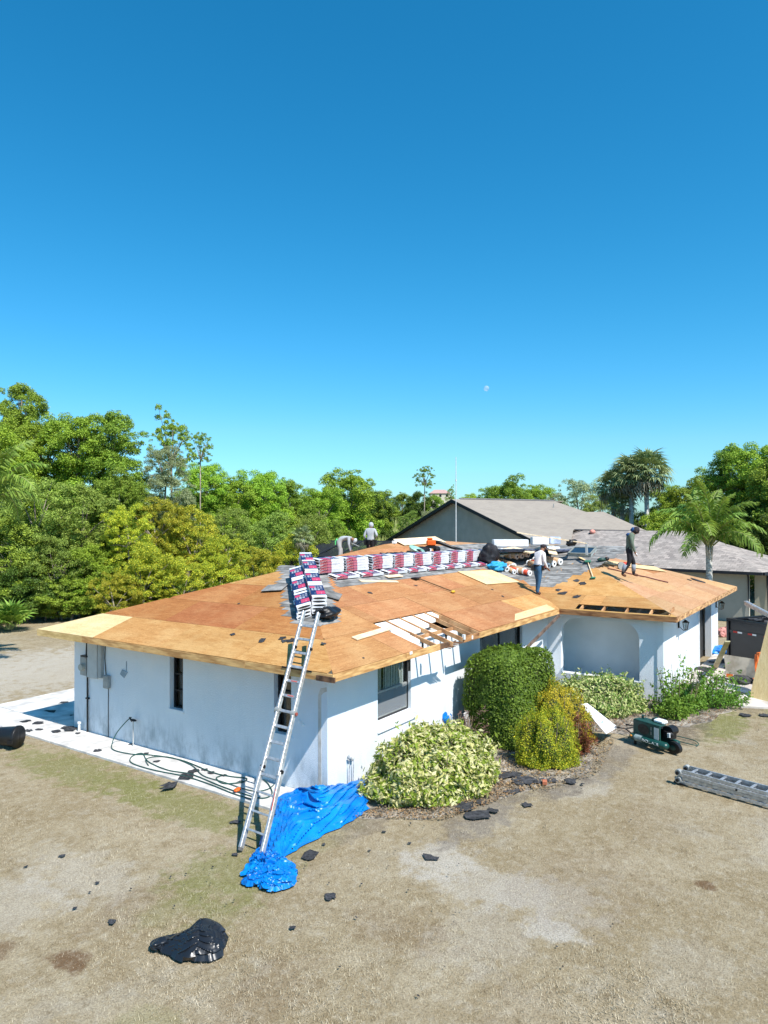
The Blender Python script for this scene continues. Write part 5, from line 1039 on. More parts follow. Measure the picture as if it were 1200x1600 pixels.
stand = std(elr=(.30, -.06, 1.18), wrr=(.16, .18, 1.08), par=(.10, .24, 1.06), ell=(-.28, -.04, 1.15), wrl=(-.2, .12, .98), pal=(-.15, .2, .96), head1=(0, .10, 1.62), head2=(0, .11, 1.69))
t_, h1, uv, fc, si = person('worker in a light grey hoodie and tool belt standing with his back turned', (q.x, q.y, z2), facing+R(75), stand, [GSH, DPA, SKIN, BOOT]); hoodm(t_, h1, uv, fc, si, GSH); belt(t_, (0, 0, .98), BLK, [(0, .12, .22), (math.pi, .14, .24), (-math.pi/2, .06, .2)], .17)
b = MB(); b.bb(-.02, .02, -.20, -.17, .72, .98); part(b, 'strap', M('tan_strap', (.35, .2, .15), .8, .1, 5), t_)
# the worker in jeans
q = on('F', 11.85, .40); mid = std(pelvis=(0, 0, .97), waist=(.0, .03, 1.12), chest=(-.02, .12, 1.34), neck=(-.02, .19, 1.47), head0=(-.02, .23, 1.52), head1=(-.02, .27, 1.59), head2=(-.02, .28, 1.66), face=(0, 1, -.6),
    shl=(-.2, .13, 1.38), ell=(-.26, .16, 1.10), wrl=(-.24, .28, .92), pal=(-.23, .33, .86), shr=(.17, .12, 1.39), elr=(.24, .10, 1.12), wrr=(.21, .24, .92), par=(.20, .30, .86),
    hipl=(-.09, 0, .90), knl=(-.06, .06, .50), anl=(-.05, .02, .09), toel=(-.08, .16, .05), knr=(.07, .00, .49), anr=(.05, -.06, .09), toer=(.05, .09, .04))
t_, h1, uv, fc, si = person('worker in a white long sleeved shirt, dark cap and blue jeans by the paper rolls', (q.x, q.y, q.z-.02), facing+R(28), mid, [WSH, JEAN, SKIN, BOOT]); cap(t_, h1, uv, fc, si, CAPD); belt(t_, (0, 0, 1.0), BLK, [(2.6, .10, .22), (.3, .08, .16), (-1.8, .08, .18)], .15)
# the worker in the olive hoodie
q = on('W', 13.85, -2.1); wlk = std(waist=(0, .02, 1.12), chest=(0, .07, 1.36), neck=(0, .13, 1.50), head0=(0, .17, 1.54), head1=(0, .23, 1.59), head2=(0, .26, 1.66), face=(0, 1, -.8),
    elr=(.25, .06, 1.12), wrr=(.23, .14, .88), par=(.22, .18, .80), ell=(-.25, -.0, 1.13), wrl=(-.22, .05, .88), pal=(-.21, .08, .80), knl=(-.10, .16, .52), anl=(-.10, .16, .10), toel=(-.10, .32, .06), knr=(.10, -.02, .50), anr=(.10, -.26, .11), toer=(.11, -.12, .05))
t_, h1, uv, fc, si = person('worker in an olive green hoodie and dark trousers walking with bowed head', (q.x, q.y, q.z-.02), facing-R(8), wlk, [OLV, DPA, SKIN, BOOT]); hoodm(t_, h1, uv, fc, si, CAPD)
b = MB(); b.ell(h1-fc*.10-uv*.03, (.08, .08, .09), 10, 7, amp=.3); b.ell((0, -.03, 1.46), (.13, .07, .06), 10, 6, amp=.3); part(b, 'neck_cloth', M('blue_cloth', (.02, .07, .20), .8, .15, 6), t_, True)
b = MB()
for xx, yy_ in ((-.10, .16), (.10, -.14)): b.tube([(xx, yy_, .44), (xx, yy_-(.0 if xx < 0 else .08), .2)], [.078, .066], 8)
part(b, 'knee_pad', M('grey_pad', (.22, .25, .30), .8, .2, 8), t_, True)
b = MB(); b.ell((.22, .18, .80), (.035, .04, .05), 8, 6); part(b, 'glove', WHT, t_, True)

# ------------------------------------------------------------------ ladders
ft = Vector((-2.63, -.21, .03)); ev = Vector((-.70, .38, 2.70)); dl = (ev-ft).normalized()
side_dir = Vector((-.02, -.41, 0)).normalized(); nl_ = side_dir.cross(dl).normalized(); nl_ = nl_ if nl_.z > 0 else -nl_
nl_ = -side_dir.cross(dl).normalized() if side_dir.cross(dl).z < 0 else side_dir.cross(dl).normalized()
ev2 = Vector((-.70, -.03, 2.70)); LEN = 4.55
ladder = thing('ladder', 'aluminium multi position ladder leaning on the roof corner with flared lower section', 'ladder', tuple((ft+Vector((0, -.28, 0)))))
Li = Matrix.Translation(ladder.location).inverted()
def lrail(s0, s1, off, w_, h_, name, mt=ALU, lift=0):
    """rail pieces given by distance along the ladder and sideways offset at both ends"""
    for sg, nm in ((-1, ''), (1, '')):
        a = cen(s0)+side_dir*off[0]*sg+nl_*lift; c_ = cen(s1)+side_dir*off[1]*sg+nl_*lift; b = MB(); b.bar(Li @ a, Li @ c_, w_, h_, nl_); part(b, name, mt, ladder, bev=.004)
topc = (ev+ev2)/2; botc = ft+Vector((.03, 0, 0))+side_dir*.25; dlc = (topc-botc).normalized(); cen = lambda s_: botc+dlc*s_
lrail(1.32, 2.75, (.205, .205), .048, .085, 'rail'); lrail(2.75, LEN, (.20, .20), .046, .08, 'rail', ALU, .004)
lrail(.05, .95, (.245, .238), .055, .085, 'lower_rail', ALU, -.02); lrail(.95, 1.40, (.238, .232), .058, .09, 'lower_rail', ALU, -.012); lrail(1.0, 2.0, (.232, .206), .03, .08, 'outer_rail', ALU, -.01)
for s_ in [.36, .66, .98]: wv = .245-.008*(s_/.95); b = MB(); b.bar(Li @ (cen(s_)-side_dir*wv), Li @ (cen(s_)+side_dir*wv), .035, .028, nl_); part(b, 'rung', ALU, ladder, bev=.004)
s_ = 1.28
while s_ < LEN-.1: b = MB(); b.bar(Li @ (cen(s_)-side_dir*.195), Li @ (cen(s_)+side_dir*.195), .05, .03, nl_); part(b, 'rung', ALU2 if int(s_*10) % 3 else ALU, ladder, bev=.004); s_ += .295
for sg in (-1, 1):
    b = MB(); a = cen(.0)+side_dir*.247*sg-nl_*.02; b.bar(Li @ a, Li @ (cen(.09)+side_dir*.245*sg-nl_*.02), .045, .085, nl_); part(b, 'rubber_foot', RUB, ladder, bev=.006)
    b = MB(); a = cen(2.45)+side_dir*.205*sg; b.tube([Li @ (a-side_dir*.045), Li @ (a+side_dir*.045)], .06, 14); b.tube([Li @ (a+side_dir*.05*sg), Li @ (a+side_dir*.075*sg)], .03, 10, 1); part(b, 'hinge', [GRY, M('dull_red', (.30, .07, .05), .6, .2, 8)], ladder)
    b = MB(); a = cen(LEN)+side_dir*.2*sg; b.bar(Li @ (cen(LEN-.06)+side_dir*.2*sg), Li @ a, .04, .085, nl_); part(b, 'end_cap', RUB, ladder, bev=.006)
    b = MB(); a = cen(1.40)+side_dir*.225*sg; b.tube([Li @ (a-side_dir*.03), Li @ (a+side_dir*.05)], .035, 10); part(b, 'lock_knob', BLK, ladder)
    b = MB(); a = cen(3.75)+side_dir*.205*sg; b.tube([Li @ (a-side_dir*.03), Li @ (a+side_dir*.05)], .028, 10); part(b, 'lock_knob', BLK, ladder)
for s_ in (2.76, 3.05): b = MB(); b.bar(Li @ (cen(s_)-side_dir*.05+nl_*.018), Li @ (cen(s_)+side_dir*.1+nl_*.018), .02, .006, nl_); part(b, 'warning_label', M('faded_red_label', (.5, .12, .1), .6, .1, 9), ladder)
b = MB(); b.bar(Li @ (cen(1.1)+side_dir*.25+nl_*.03), Li @ (cen(.75)+side_dir*.26+nl_*.03), .02, .01, nl_); part(b, 'warning_label', M('faded_red_label', (.5, .12, .1), .6, .1, 9), ladder)
# folded ladder on the grass
a0 = ground(1062, 1225); a1 = ground(1199, 1263); ld = (a1-a0).normalized(); ln = Vector((-ld.y, ld.x, 0)); ln = ln if ln.dot(f2) > 0 else -ln
fl = thing('ladder', 'folded aluminium articulated ladder lying flat on the dry lawn at the right', 'ladder', (a0.x, a0.y, 0), 0)
a0 = Vector((0, 0, 0))
for lay in range(4):
    z = .05+.075*lay; wd2 = [.30, .27, .30, .27][lay]
    for sg in (0, 1):
        o0 = a0+ln*(wd2*sg*1.25+.02*(lay % 2)); b = MB(); b.bar(o0+Vector((0, 0, z))+ld*(.05*(lay % 2)), o0+Vector((0, 0, z))+ld*2.4, .03, .066, (0, 0, 1)); part(b, 'rail', ALU, fl, bev=.004)
    for k in range(8): o0 = a0+ld*(.16+.29*k+.02*lay); b = MB(); b.bar(o0+ln*.015+Vector((0, 0, z)), o0+ln*(wd2*1.25)+Vector((0, 0, z)), .05, .028, (0, 0, 1)); part(b, 'rung', ALU if lay > 2 else ALU2, fl, bev=.004)
for sg in (0, 1):
    for zz in (.09, .24): b = MB(); o0 = a0+ln*(.375*sg)-ld*.02+Vector((0, 0, zz)); b.tube([o0-ln*.05, o0+ln*.05], .065, 14); part(b, 'hinge', GRY, fl); b = MB(); b.tube([o0-ln*.085, o0-ln*.052], .035, 10); part(b, 'lock_knob', BLK, fl)
for k in (1.15, 1.75): b = MB(); o0 = a0+ld*k-ln*.02+Vector((0, 0, .20)); b.tube([o0-ln*.02, o0+ln*.01], .02, 8); part(b, 'lock_knob', BLK, fl)
b = MB(); b.bar(a0-ld*.12+Vector((0, 0, .02)), a0+ld*.12+Vector((0, 0, .02))-ln*.05, .03, .03); part(b, 'foot_bar', BLK, fl)

def crumple(c_, r_, seed, seg=84, rings=50, am=.20, flat=0.0):
    """closed bag-like lump made of sharp creases and flat facets"""
    tr3 = lambda x: abs((x % 1.0)*2-1)*2-1
    rr = random.Random(seed); W3 = []
    for k in range(13):
        d = Vector((rr.gauss(0, 1), rr.gauss(0, 1), rr.gauss(0, 1))).normalized(); W3.append((d, rr.uniform(.55, 1.1) if k < 6 else rr.uniform(1.2, 2.6), rr.random(), (.34 if k < 6 else .13)*rr.uniform(.6, 1.3)))
    b = MB(); vs = []
    for i in range(rings+1):
        th = math.pi*i/rings
        for k in range(seg):
            ph = 2*math.pi*k/seg; d = Vector((math.sin(th)*math.cos(ph), math.sin(th)*math.sin(ph), math.cos(th))); w_ = d+mnoise.noise_vector(d*1.1+Vector((seed, 0, 0)))*.35
            rid = sum(a_*tr3(w_.dot(n_)*f_+p_) for n_, f_, p_, a_ in W3)
            a = 1+am*rid; vs.append((c_[0]+d.x*r_[0]*a, c_[1]+d.y*r_[1]*a, max(.004, c_[2]+d.z*r_[2]*a)))
    b.v = vs; b.f = [(i*seg+k, (i+1)*seg+k, (i+1)*seg+(k+1) % seg, i*seg+(k+1) % seg) for i in range(rings) for k in range(seg)]; b.m = [0]*len(b.f); return b
# ------------------------------------------------------------------ clutter on the roof
KRAFT = M('kraft_paper', (.36, .22, .12), .8, .2, 6, .1, c2=(.50, .33, .19)); ROLLW = M('roll_paper', (.80, .80, .78), .7, .05, 9); REDW = M('red_wrap', (.62, .07, .03), .5, .15, 6)
def roof_hit(u, v):
    d = ray(u, v); t = 12.0
    while t < 45:
        q = CAM+d*t; F_, L_, W_, E_ = zt+sl*(q.y+o_), zt+sl*(q.x+o_), zt+sl*(q.x-XI), zt+sl*(q.y+o_+T_)
        a, b_ = min(F_, L_), min(W_, E_); h = max(a, b_)
        if q.z <= h: return ('F' if F_ <= L_ else 'L') if a >= b_ else ('W' if W_ <= E_ else 'E'), q
        t += .01
    return 'F', q
def roll(u, v, label, L_=1.0, r=.105, ang=90, wrap=KRAFT, h=0, pl='F', endm=ROLLW, group='rolls of roofing paper'):
    pl, p_ = roof_hit(u, v); ang = (ang if pl == 'F' else ang+90)-30
    T = onM(pl, p_.x, p_.y, R(ang), r+.012+h); t = thing('paper_roll', label, 'paper roll', (0, 0, 0), 0, group); t.matrix_world = T
    b = MB(); b.tube([(.06, 0, 0), (L_-.06, 0, 0)], r, 20); part(b, 'wrap', wrap, t, True)
    for (a, c_) in ((0, .06), (L_-.06, L_)): b = MB(); b.tube([(a, 0, 0), (c_, 0, 0)], r*.985, 20, cap=True); part(b, 'roll_end', endm, t)
    b = MB(); b.tube([(-.004, 0, 0), (.03, 0, 0)], r*.36, 12); part(b, 'core_hole', BLK, t)
RL = [(791, 894, 'long brown paper roll nearest the black sack', 1.25, .11, 84), (804, 890, 'brown and white paper roll second from the black bag', 1.2, .12, 88), (803, 898, 'short white ended roll beside the second brown roll', .5, .09, 95), (812, 897, 'white ended roll in the middle of the left roll group', .8, .11, 95), (821, 898, 'largest white ended roll left of the worker in jeans', .8, .12, 97), (829, 900, 'white ended roll right behind the hip of the worker in jeans', .8, .10, 99),
      (850, 890, 'white roll just right of the worker in jeans', .8, .11, 97), (858, 889, 'red wrapped roll with a white end right of the worker', .9, .11, 99), (867, 886, 'brown roll second from the right end of the rolls', 1.0, .115, 99), (877, 883, 'brown roll at the right end of the rolls', 1.1, .12, 99)]
for i, (u, v, l, L_, r, a) in enumerate(RL): roll(u, v, l, L_, r, a, REDW if i in (3, 5, 7) else KRAFT)
for i, (u, v) in enumerate([(801, 881), (810, 882), (818, 881), (827, 879)]): roll(u, v, ['leftmost', 'second', 'third', 'rightmost'][i]+' of the four pale cardboard tubes stacked behind the rolls', .9, .105, 94, KRAFT, .2, 'F', M('cardboard_end', (.50, .38, .31), .9, .1, 9), 'cardboard tubes')
def board(name, label, cat, c_, d, mt, pl='F', ang=0, h=.012, tilt=0, group=None):
    T = onM(pl, c_[0], c_[1], R(ang), h+d[2]/2) @ Matrix.Rotation(R(tilt), 4, 'X'); b = MB(); b.box((0, 0, 0), d); me = bevel(b.mesh(name, mt), .003); return link(name, me, None, T, label, cat, group)
board('loose_plywood', 'loose pale plywood sheet lying on the deck left of the worker in jeans', 'plywood', (11.45, 2.02), (2.2, 1.22, .014), PLY_NEW, ang=-6, h=.02)
board('wood_strip', 'pale board lying beside the opened rafters on the left', 'board', (2.0, .30), (1.55, .16, .025), PINE, ang=4, h=.012)
board('wood_strip', 'pale board lying just below the first ridge stacks', 'board', (5.75, 2.72), (1.45, .13, .025), PINE, ang=-14)
board('wood_strip', 'short pale board leaning against the second front bundle', 'board', (6.75, 2.88), (.75, .16, .025), PINE, ang=-3, h=.04)
board('loose_plywood', 'long pale plywood strip lying behind the orange blower', 'plywood', (12.7, 5.55), (3.3, .55, .015), PINE, ang=2, h=.06, tilt=6)
def lay(name, label, cat, u, v, d, mt, ang=0, h=.0, tilt=0):
    pl, q = roof_hit(u, v); b = MB(); b.box((0, 0, 0), d); return link(name, bevel(b.mesh(name, mt), .003), None, Matrix.Translation(q+Vector((0, 0, h))) @ Matrix.Rotation(R(ang), 4, 'Z') @ Matrix.Rotation(R(tilt), 4, 'X') @ Matrix.Rotation(R(-6), 4, 'Y'), label, cat)
lay('loose_plywood', 'pale plywood sheet covering the cardboard tubes', 'plywood', 793, 877, (1.7, .7, .02), PINE, -12, .40, 10)
lay('wood_strip', 'long pale plank crossing behind the worker in jeans', 'board', 862, 876, (2.3, .32, .03), PINE, 25, .42, 10)
lay('wood_strip', 'short pale plank in front of the white wrapped packages', 'board', 836, 876, (1.3, .28, .05), PINE, -6, .40, 8)
lay('foam_sheet', 'white foam sheet laid over the boards left of the packages', 'foam sheet', 785, 872, (1.5, .5, .06), WHT, 10, .22, 10)
def packg(label, u, v, d, dims, mt, ang=0, name='wrapped_package'):
    q = at(u, v, d); b = MB(); b.box((0, 0, dims[2]/2), dims); b2 = MB(); me = bevel(b.mesh(name, mt), .02, 2); return link(name, me, None, Matrix.Translation(q) @ Matrix.Rotation(ang, 4, 'Z'), label, 'package', 'white wrapped packages on the ridge')
aR = math.atan2(rt.y, rt.x)
def rig(cx, cy, w_, d_, hh, name='pallet_stack'): pass
PKB = [(797, 854, 27.2, (1.32, .5, .27), BW, 'long white wrapped package at the left of the ridge clutter'), (843, 851, 27.8, (.64, .45, .30), BW, 'pale wrapped package behind the head of the worker in jeans'), (866, 850, 27.9, (.42, .4, .28), M('blue_white_wrap', (.45, .52, .66), .4, .3, 5), 'small bluish wrapped package left of the skylight'),
       (863, 858, 27.0, (.50, .4, .10), BW, 'white and navy bundle in front of the bluish package')]
for (u, v, d, dm, mt, l) in PKB: packg(l, u, v, d, dm, mt, aR)
for k, (u, v, d, w_) in enumerate([(797, 858, 27.6, 2.4), (852, 858, 28.1, 2.6)]):        # what the packages rest on
    q = at(u, v, d); zd = zt+sl*min(q.y+o_, 5.9) if q.y > 0 else 4.4; zd = min(q.z-.1, 4.3); b = MB(); b.box((0, 0, (zd-q.z)/2), (w_, .55, q.z-zd)); link('shingle_bundle', bevel(b.mesh('shingle_bundle', M('navy_wrap', (.02, .03, .07), .4, .4, 6, .2, c2=(.12, .13, .17))), .02), None, Matrix.Translation(q) @ Matrix.Rotation(aR, 4, 'Z'), ['dark navy wrapped stack under the long white package', 'dark navy wrapped stack under the two smaller packages'][k], 'shingle bundle', 'dark stacks under the packages')
q0, q1 = at(808, 832, 27.4), at(917, 849, 26.6); b = MB(); b.bar(q0, q1, .16, .035); link('wood_strip', b.mesh('wood_strip', PINE), None, None, 'long thin white plank bridging from the packages to the skylight', 'board')
b = MB(); b.bar(at(916, 848, 26.6), at(917, 868, 26.3), .07, .07, (1, 0, 0)); b.build('post', GRY, label='short post holding up the long thin plank by the skylight', cat='post')
b = MB(); b.ell(at(893, 848, 26.9), (.34, .2, .12), 10, 6, amp=.5, fr=3); b.build('tar_paper_scrap', BLK, smooth=True, label='crumpled black scrap under the long thin plank', cat='scrap')
# boards and tools on the right hip
board('loose_plywood', 'long narrow pale plywood sheet lying on the right hip behind the hooded worker', 'plywood', (17.4, -.9), (4.9, .62, .015), PLY_NEW, 'E', ang=-22, h=.03)
board('wood_strip', 'dark metal strip lying beyond the narrow plywood sheet', 'metal strip', (19.3, -1.25), (1.5, .05, .02), BLK, 'E', ang=-12, h=.03)
# blower
q = on('F', 11.72, 4.5, .0); bl = thing('leaf_blower', 'orange and black backpack leaf blower standing behind the ridge bundles', 'leaf blower', q, aR)
b = MB(); b.box((0, 0, .36), (.34, .26, .22)); b.box((-.04, 0, .51), (.22, .2, .09)); part(b, 'motor_housing', ORG, bl, bev=.04)
b = MB(); b.ell((-.20, 0, .12), (.14, .15, .11), 10, 6); b.ell((.22, .05, .12), (.14, .12, .12), 10, 6); b.box((0, 0, .20), (.38, .26, .10)); part(b, 'engine', BLK, bl)
b = MB(); b.tube([(.10, 0, .40), (.35, -.02, .36), (.75, -.05, .20), (1.15, -.05, .10)], [.075, .07, .06, .05], 10); part(b, 'tube', BLK, bl, True)
b = MB(); b.box((-.06, -.05, .10), (.14, .18, .12)); part(b, 'fuel_tank', WHT, bl)
b = MB(); q = on('F', 10.6, 4.5, .0); b.tube([(0, 0, 0), (0, 0, .10), (0, 0, .20)], [.15, .26, .30], 18, cap=False); b.tube([(0, 0, .01), (0, 0, .02)], .15, 18); 
link('plastic_tub', b.mesh('plastic_tub', M('mint_plastic', (.35, .58, .50), .3, .15, 5)), None, Matrix.Translation(q) @ Matrix.Rotation(R(25), 4, 'X'), 'pale mint green plastic tub beside the black cap', 'tub')
b = MB(); b.ell((0, 0, .06), (.38, .25, .16), 14, 8, amp=.4, fr=2.5); link('black_cloth', b.mesh('black_cloth', BLK, True), None, Matrix.Translation(on('F', 11.15, 4.55)), 'black cloth heap between the mint tub and the blower', 'cloth')
b = MB()
for k in range(9): b.tube([(-.95+.2*k+.2*math.sin(m_*1.7+k), .14*math.sin(m_*2.3+k*1.9), .07+.06*math.sin(m_*1.3+k)) for m_ in range(7)], .035, 6)
link('rope_pile', b.mesh('rope_pile', M('black_strap', (.03, .028, .03), .8, .3, 9), True), None, Matrix.Translation(on('F', 9.55, 4.25, .05)) @ Matrix.Rotation(R(-12), 4, 'Z'), 'tangled pile of black safety harness straps on the ridge bundles', 'harness', kind=None)
b = MB(); b.tube([(0, 0, 0), (.1, 0, .1), (.5, .2, .02)], .05, 8); b.box((-.05, 0, .06), (.22, .1, .1)); link('white_pipe', b.mesh('white_pipe', WHT), None, Matrix.Translation(on('F', 10.9, 5.55)) @ Matrix.Rotation(R(10), 4, 'Z'), 'small white vent pipe piece at the roof edge', 'pipe')
# black bag with blue cloth
b = crumple((0, 0, .34), (.40, .32, .44), 12, 44, 30, .28); link('black_bag', b.mesh('black_bag', M('black_fabric', (.015, .015, .018), .6, .3, 8, .3), True), None, Matrix.Translation(on('F', 13.35, 2.95)), 'upright black sack between the ridge stacks and the paper rolls', 'bag')
b = crumple((0, 0, .12), (.44, .28, .18), 14, 44, 26, .3); link('blue_cloth', b.mesh('blue_cloth', M('bright_blue', (.03, .30, .55), .5, .2, 7, .3), True), None, Matrix.Translation(on('F', 13.05, 2.45)), 'bright light blue cloth bundled at the foot of the black sack', 'cloth')
b = MB(); b.ell((0, 0, .3), (.09, .07, .38), 10, 8, amp=.4, fr=2); link('white_bag', b.mesh('white_bag', WHT, True), None, Matrix.Translation(on('F', 13.85, 2.85)), 'thin white plastic bag hanging beside the black sack', 'bag')
# broom/ripper with yellow head
a0, a1 = on('F', 7.55, 2.55, .06), on('F', 7.75, 1.42, .05); sh = thing('roof_shovel', 'long handled tear off shovel with a yellow grip lying below the ridge stacks', 'shovel', tuple(a0)); o1 = a1-a0
b = MB(); b.tube([(0, 0, 0), tuple(o1)], .02, 8); part(b, 'handle', M('brown_handle', (.16, .09, .04), .6, .3, 6), sh)
b = MB(); b.box((-.02, .04, 0), (.34, .2, .03), R(10)); part(b, 'blade', BLK, sh); b = MB(); b.ell(tuple(o1), (.10, .06, .04), 10, 6); part(b, 'grip', M('yellow_grip', (.62, .36, .03), .5, .1, 5), sh, True)
a0, a1 = on('W', 14.95, -.30, .06), on('W', 13.55, -.95, .05); sh = thing('broom', 'green headed push broom with a pale handle lying on the golden deck', 'broom', tuple(a0)); o1 = a1-a0; GRN = M('green_plastic', (.05, .22, .14), .6, .2, 6)
b = MB(); b.tube([(0, 0, 0), tuple(o1)], .018, 8); part(b, 'handle', PINE, sh); b = MB(); b.box((0, 0, .02), (.32, .22, .06), R(20)); part(b, 'head', GRN, sh); b = MB(); b.box(tuple(o1), (.18, .16, .04), R(20)); part(b, 'scraper', GRN, sh)
q = on('W', 15.15, -.75); nb_ = thing('nail_gun', 'dark green and black tool with a round drum near the skylight', 'nail gun', tuple(q), aR); nb_.scale = (.72, .62, .62)
b = MB(); b.ell((0, 0, .12), (.24, .16, .12), 12, 7); part(b, 'body', M('dark_green_metal', (.02, .06, .05), .4, .2, 5), nb_, True); b = MB(); b.ell((.26, 0, .16), (.13, .12, .12), 10, 7); part(b, 'drum', BLK, nb_, True)
b = MB(); pts = [on('E', 15.2+.28*k, -.95-.28*k+.08*math.sin(k*2), .03) for k in range(7)]; b.tube(pts, .022, 6); b.build('air_hose', M('red_hose', (.12, .03, .03), .6, .2, 6), smooth=True, label='thin dark red air hose trailing down the right hip', cat='hose')
q = on('E', 16.2, -1.15); sg = thing('circular_saw', 'red circular saw lying behind the legs of the hooded worker', 'saw', tuple(q), aR)
b = MB(); b.tube([(0, -.09, .14), (0, .03, .14)], .14, 16); part(b, 'guard', GRY, sg); b = MB(); b.ell((.12, .02, .15), (.2, .12, .12), 12, 7); b.tube([(.1, 0, .25), (.28, 0, .24), (.34, 0, .12)], .03, 8); part(b, 'motor_housing', RED, sg, True)
q = on('E', 16.9, .35); b = MB(); b.tube([(-.3, 0, .06), (.3, 0, .06)], .06, 10); b.box((-.2, .02, .1), (.25, .14, .12)); link('caulk_gun', b.mesh('caulk_gun', RED), None, Matrix.Translation(q) @ Matrix.Rotation(aR-.3, 4, 'Z'), 'small red tool at the corner of the skylight', 'tool')
# black tool bag on the hip
b = crumple((0, 0, .12), (.36, .22, .17), 31, 40, 26, .3)
link('tool_bag', b.mesh('tool_bag', BLK, True), None, Matrix.Translation(on('F', 1.62, 1.28)) @ Matrix.Rotation(R(20), 4, 'Z'), 'slumped black tool bag beside the ladder top', 'bag')
board('old_tar_patch', 'flat dark shingle sheet fallen right of the navy bundles', 'shingle', (3.0, 2.25), (.55, .42, .012), SHGL, ang=30, h=.05)
board('old_tar_patch', 'flat dark shingle sheet left of the navy bundles near the apex', 'shingle', (2.65, 3.85), (.6, .42, .012), SHGL, 'L', ang=15, h=.05)
def scrap_mesh(seed, long=1.0):
    r = random.Random(seed); n_ = r.choice([9, 11, 13, 14]); b = MB(); top = []
    for k in range(n_): a = 2*math.pi*k/n_+r.uniform(-.2, .2); l = r.uniform(.42, 1.0); top.append((math.cos(a)*l*.5*long, math.sin(a)*l*.5, .02*r.random()+.05*max(0, math.cos(a+seed))*r.random()))
    vs = top+[(x, y, z-.006) for x, y, z in top]; b.add(vs, [tuple(range(n_)), tuple(range(2*n_-1, n_-1, -1))]+[(i, n_+i, n_+(i+1) % n_, (i+1) % n_) for i in range(n_)]); return b.mesh('shingle_scrap', SCRAP)
SM = [scrap_mesh(i, [1, 1.3, 1.7, 1.1][i % 4]) for i in range(12)]
SI = [0]
def scrap(x, y, s_, label, group, z=.0, T=None, ang=None):
    SI[0] += 1; a = random.random()*6.28 if ang is None else ang; M_ = (T if T is not None else Matrix.Translation((x, y, z))) @ Matrix.Rotation(a, 4, 'Z') @ Matrix.Scale(s_, 4)
    return link('shingle_scrap', SM[SI[0] % 12], None, M_, label, 'shingle scrap', group)
RLAB = ['thin scrap on the tan deck below the first ridge stack', 'tiny scrap on the tan deck left of the shovel', 'leftmost scrap of the cluster above the ladder rungs', 'middle scrap of the cluster above the ladder rungs', 'right scrap of the cluster above the ladder rungs', 'scrap near the hip below the tool bag', 'lone scrap on the deck left of the ladder', 'small scrap on the deck right of the hip', 'speck of felt at the front eave left of the window', 'scrap right beside the feet of the worker in jeans', 'upper scrap beside the valley on the golden deck', 'upper scrap in the middle of the golden deck', 'lower scrap in the middle of the golden deck', 'tiny scrap on the deck above the front window', 'scrap on the deck left of the worker in jeans', 'tiny scrap on the rusty deck near the left hip', 'lowest scrap on the golden deck above the porch', 'long rotten felt strip at the right eave', 'short felt piece at the right eave']
for (pl, x, y, s_) in [('F', 4.5, 2.15, .16), ('F', 6.9, 2.2, .1), ('L', .35, 1.5, .22), ('L', .25, 1.35, .2), ('L', .3, 1.2, .26), ('L', .15, 1.9, .2), ('L', .25, 2.9, .18), ('F', .3, .35, .15), ('F', .6, -.45, .06), ('W', 12.2, -.35, .3), ('W', 12.45, -.1, .25), ('W', 13.3, -.45, .28), ('W', 13.1, -.75, .3), ('F', 9.7, .7, .12), ('F', 10.0, 1.2, .14), ('L', 1.7, 4.2, .1), ('W', 12.0, -.9, .3), ('E', 20.3, -3.1, .6), ('E', 19.6, -2.9, .3)]:
    scrap(0, 0, s_, 'black '+RLAB.pop(0), 'shingle scraps on the roof deck', T=onM(pl, x, y, 0, .012))

# ------------------------------------------------------------------ clutter on the ground
GS = 'black shingle scraps scattered on the dry lawn'
n_ = 3200; cx = -4.5+rg.random(n_)*22; cy = -6.5+rg.random(n_)*6.8; kk = (rg.random(n_) < np.exp(-np.maximum(0, -.4-cy)/1.9)*.9+.05) & ~((cx > -.05) & (cy > -.05) & (cx < 11.7)) & ~((cx > 11.6) & (cy > -3.7)); cx, cy = cx[kk], cy[kk]; n_ = len(cx)
Nn = rg.normal(size=(n_, 3))*.25+np.array([0, 0, 1]); Nn /= np.linalg.norm(Nn, axis=1, keepdims=True); V = leaves(np.stack([cx, cy, np.full(n_, .03)], 1), Nn, .010+.045*rg.random(n_)**3, .7)
link('shingle_crumbs', raw_mesh('shingle_crumbs', V.reshape(-1, 3), np.arange(n_*4).reshape(-1, 4), SCRAP, 4), kind='stuff', label='fine black shingle crumbs sprinkled over the lawn along the house', cat='debris')
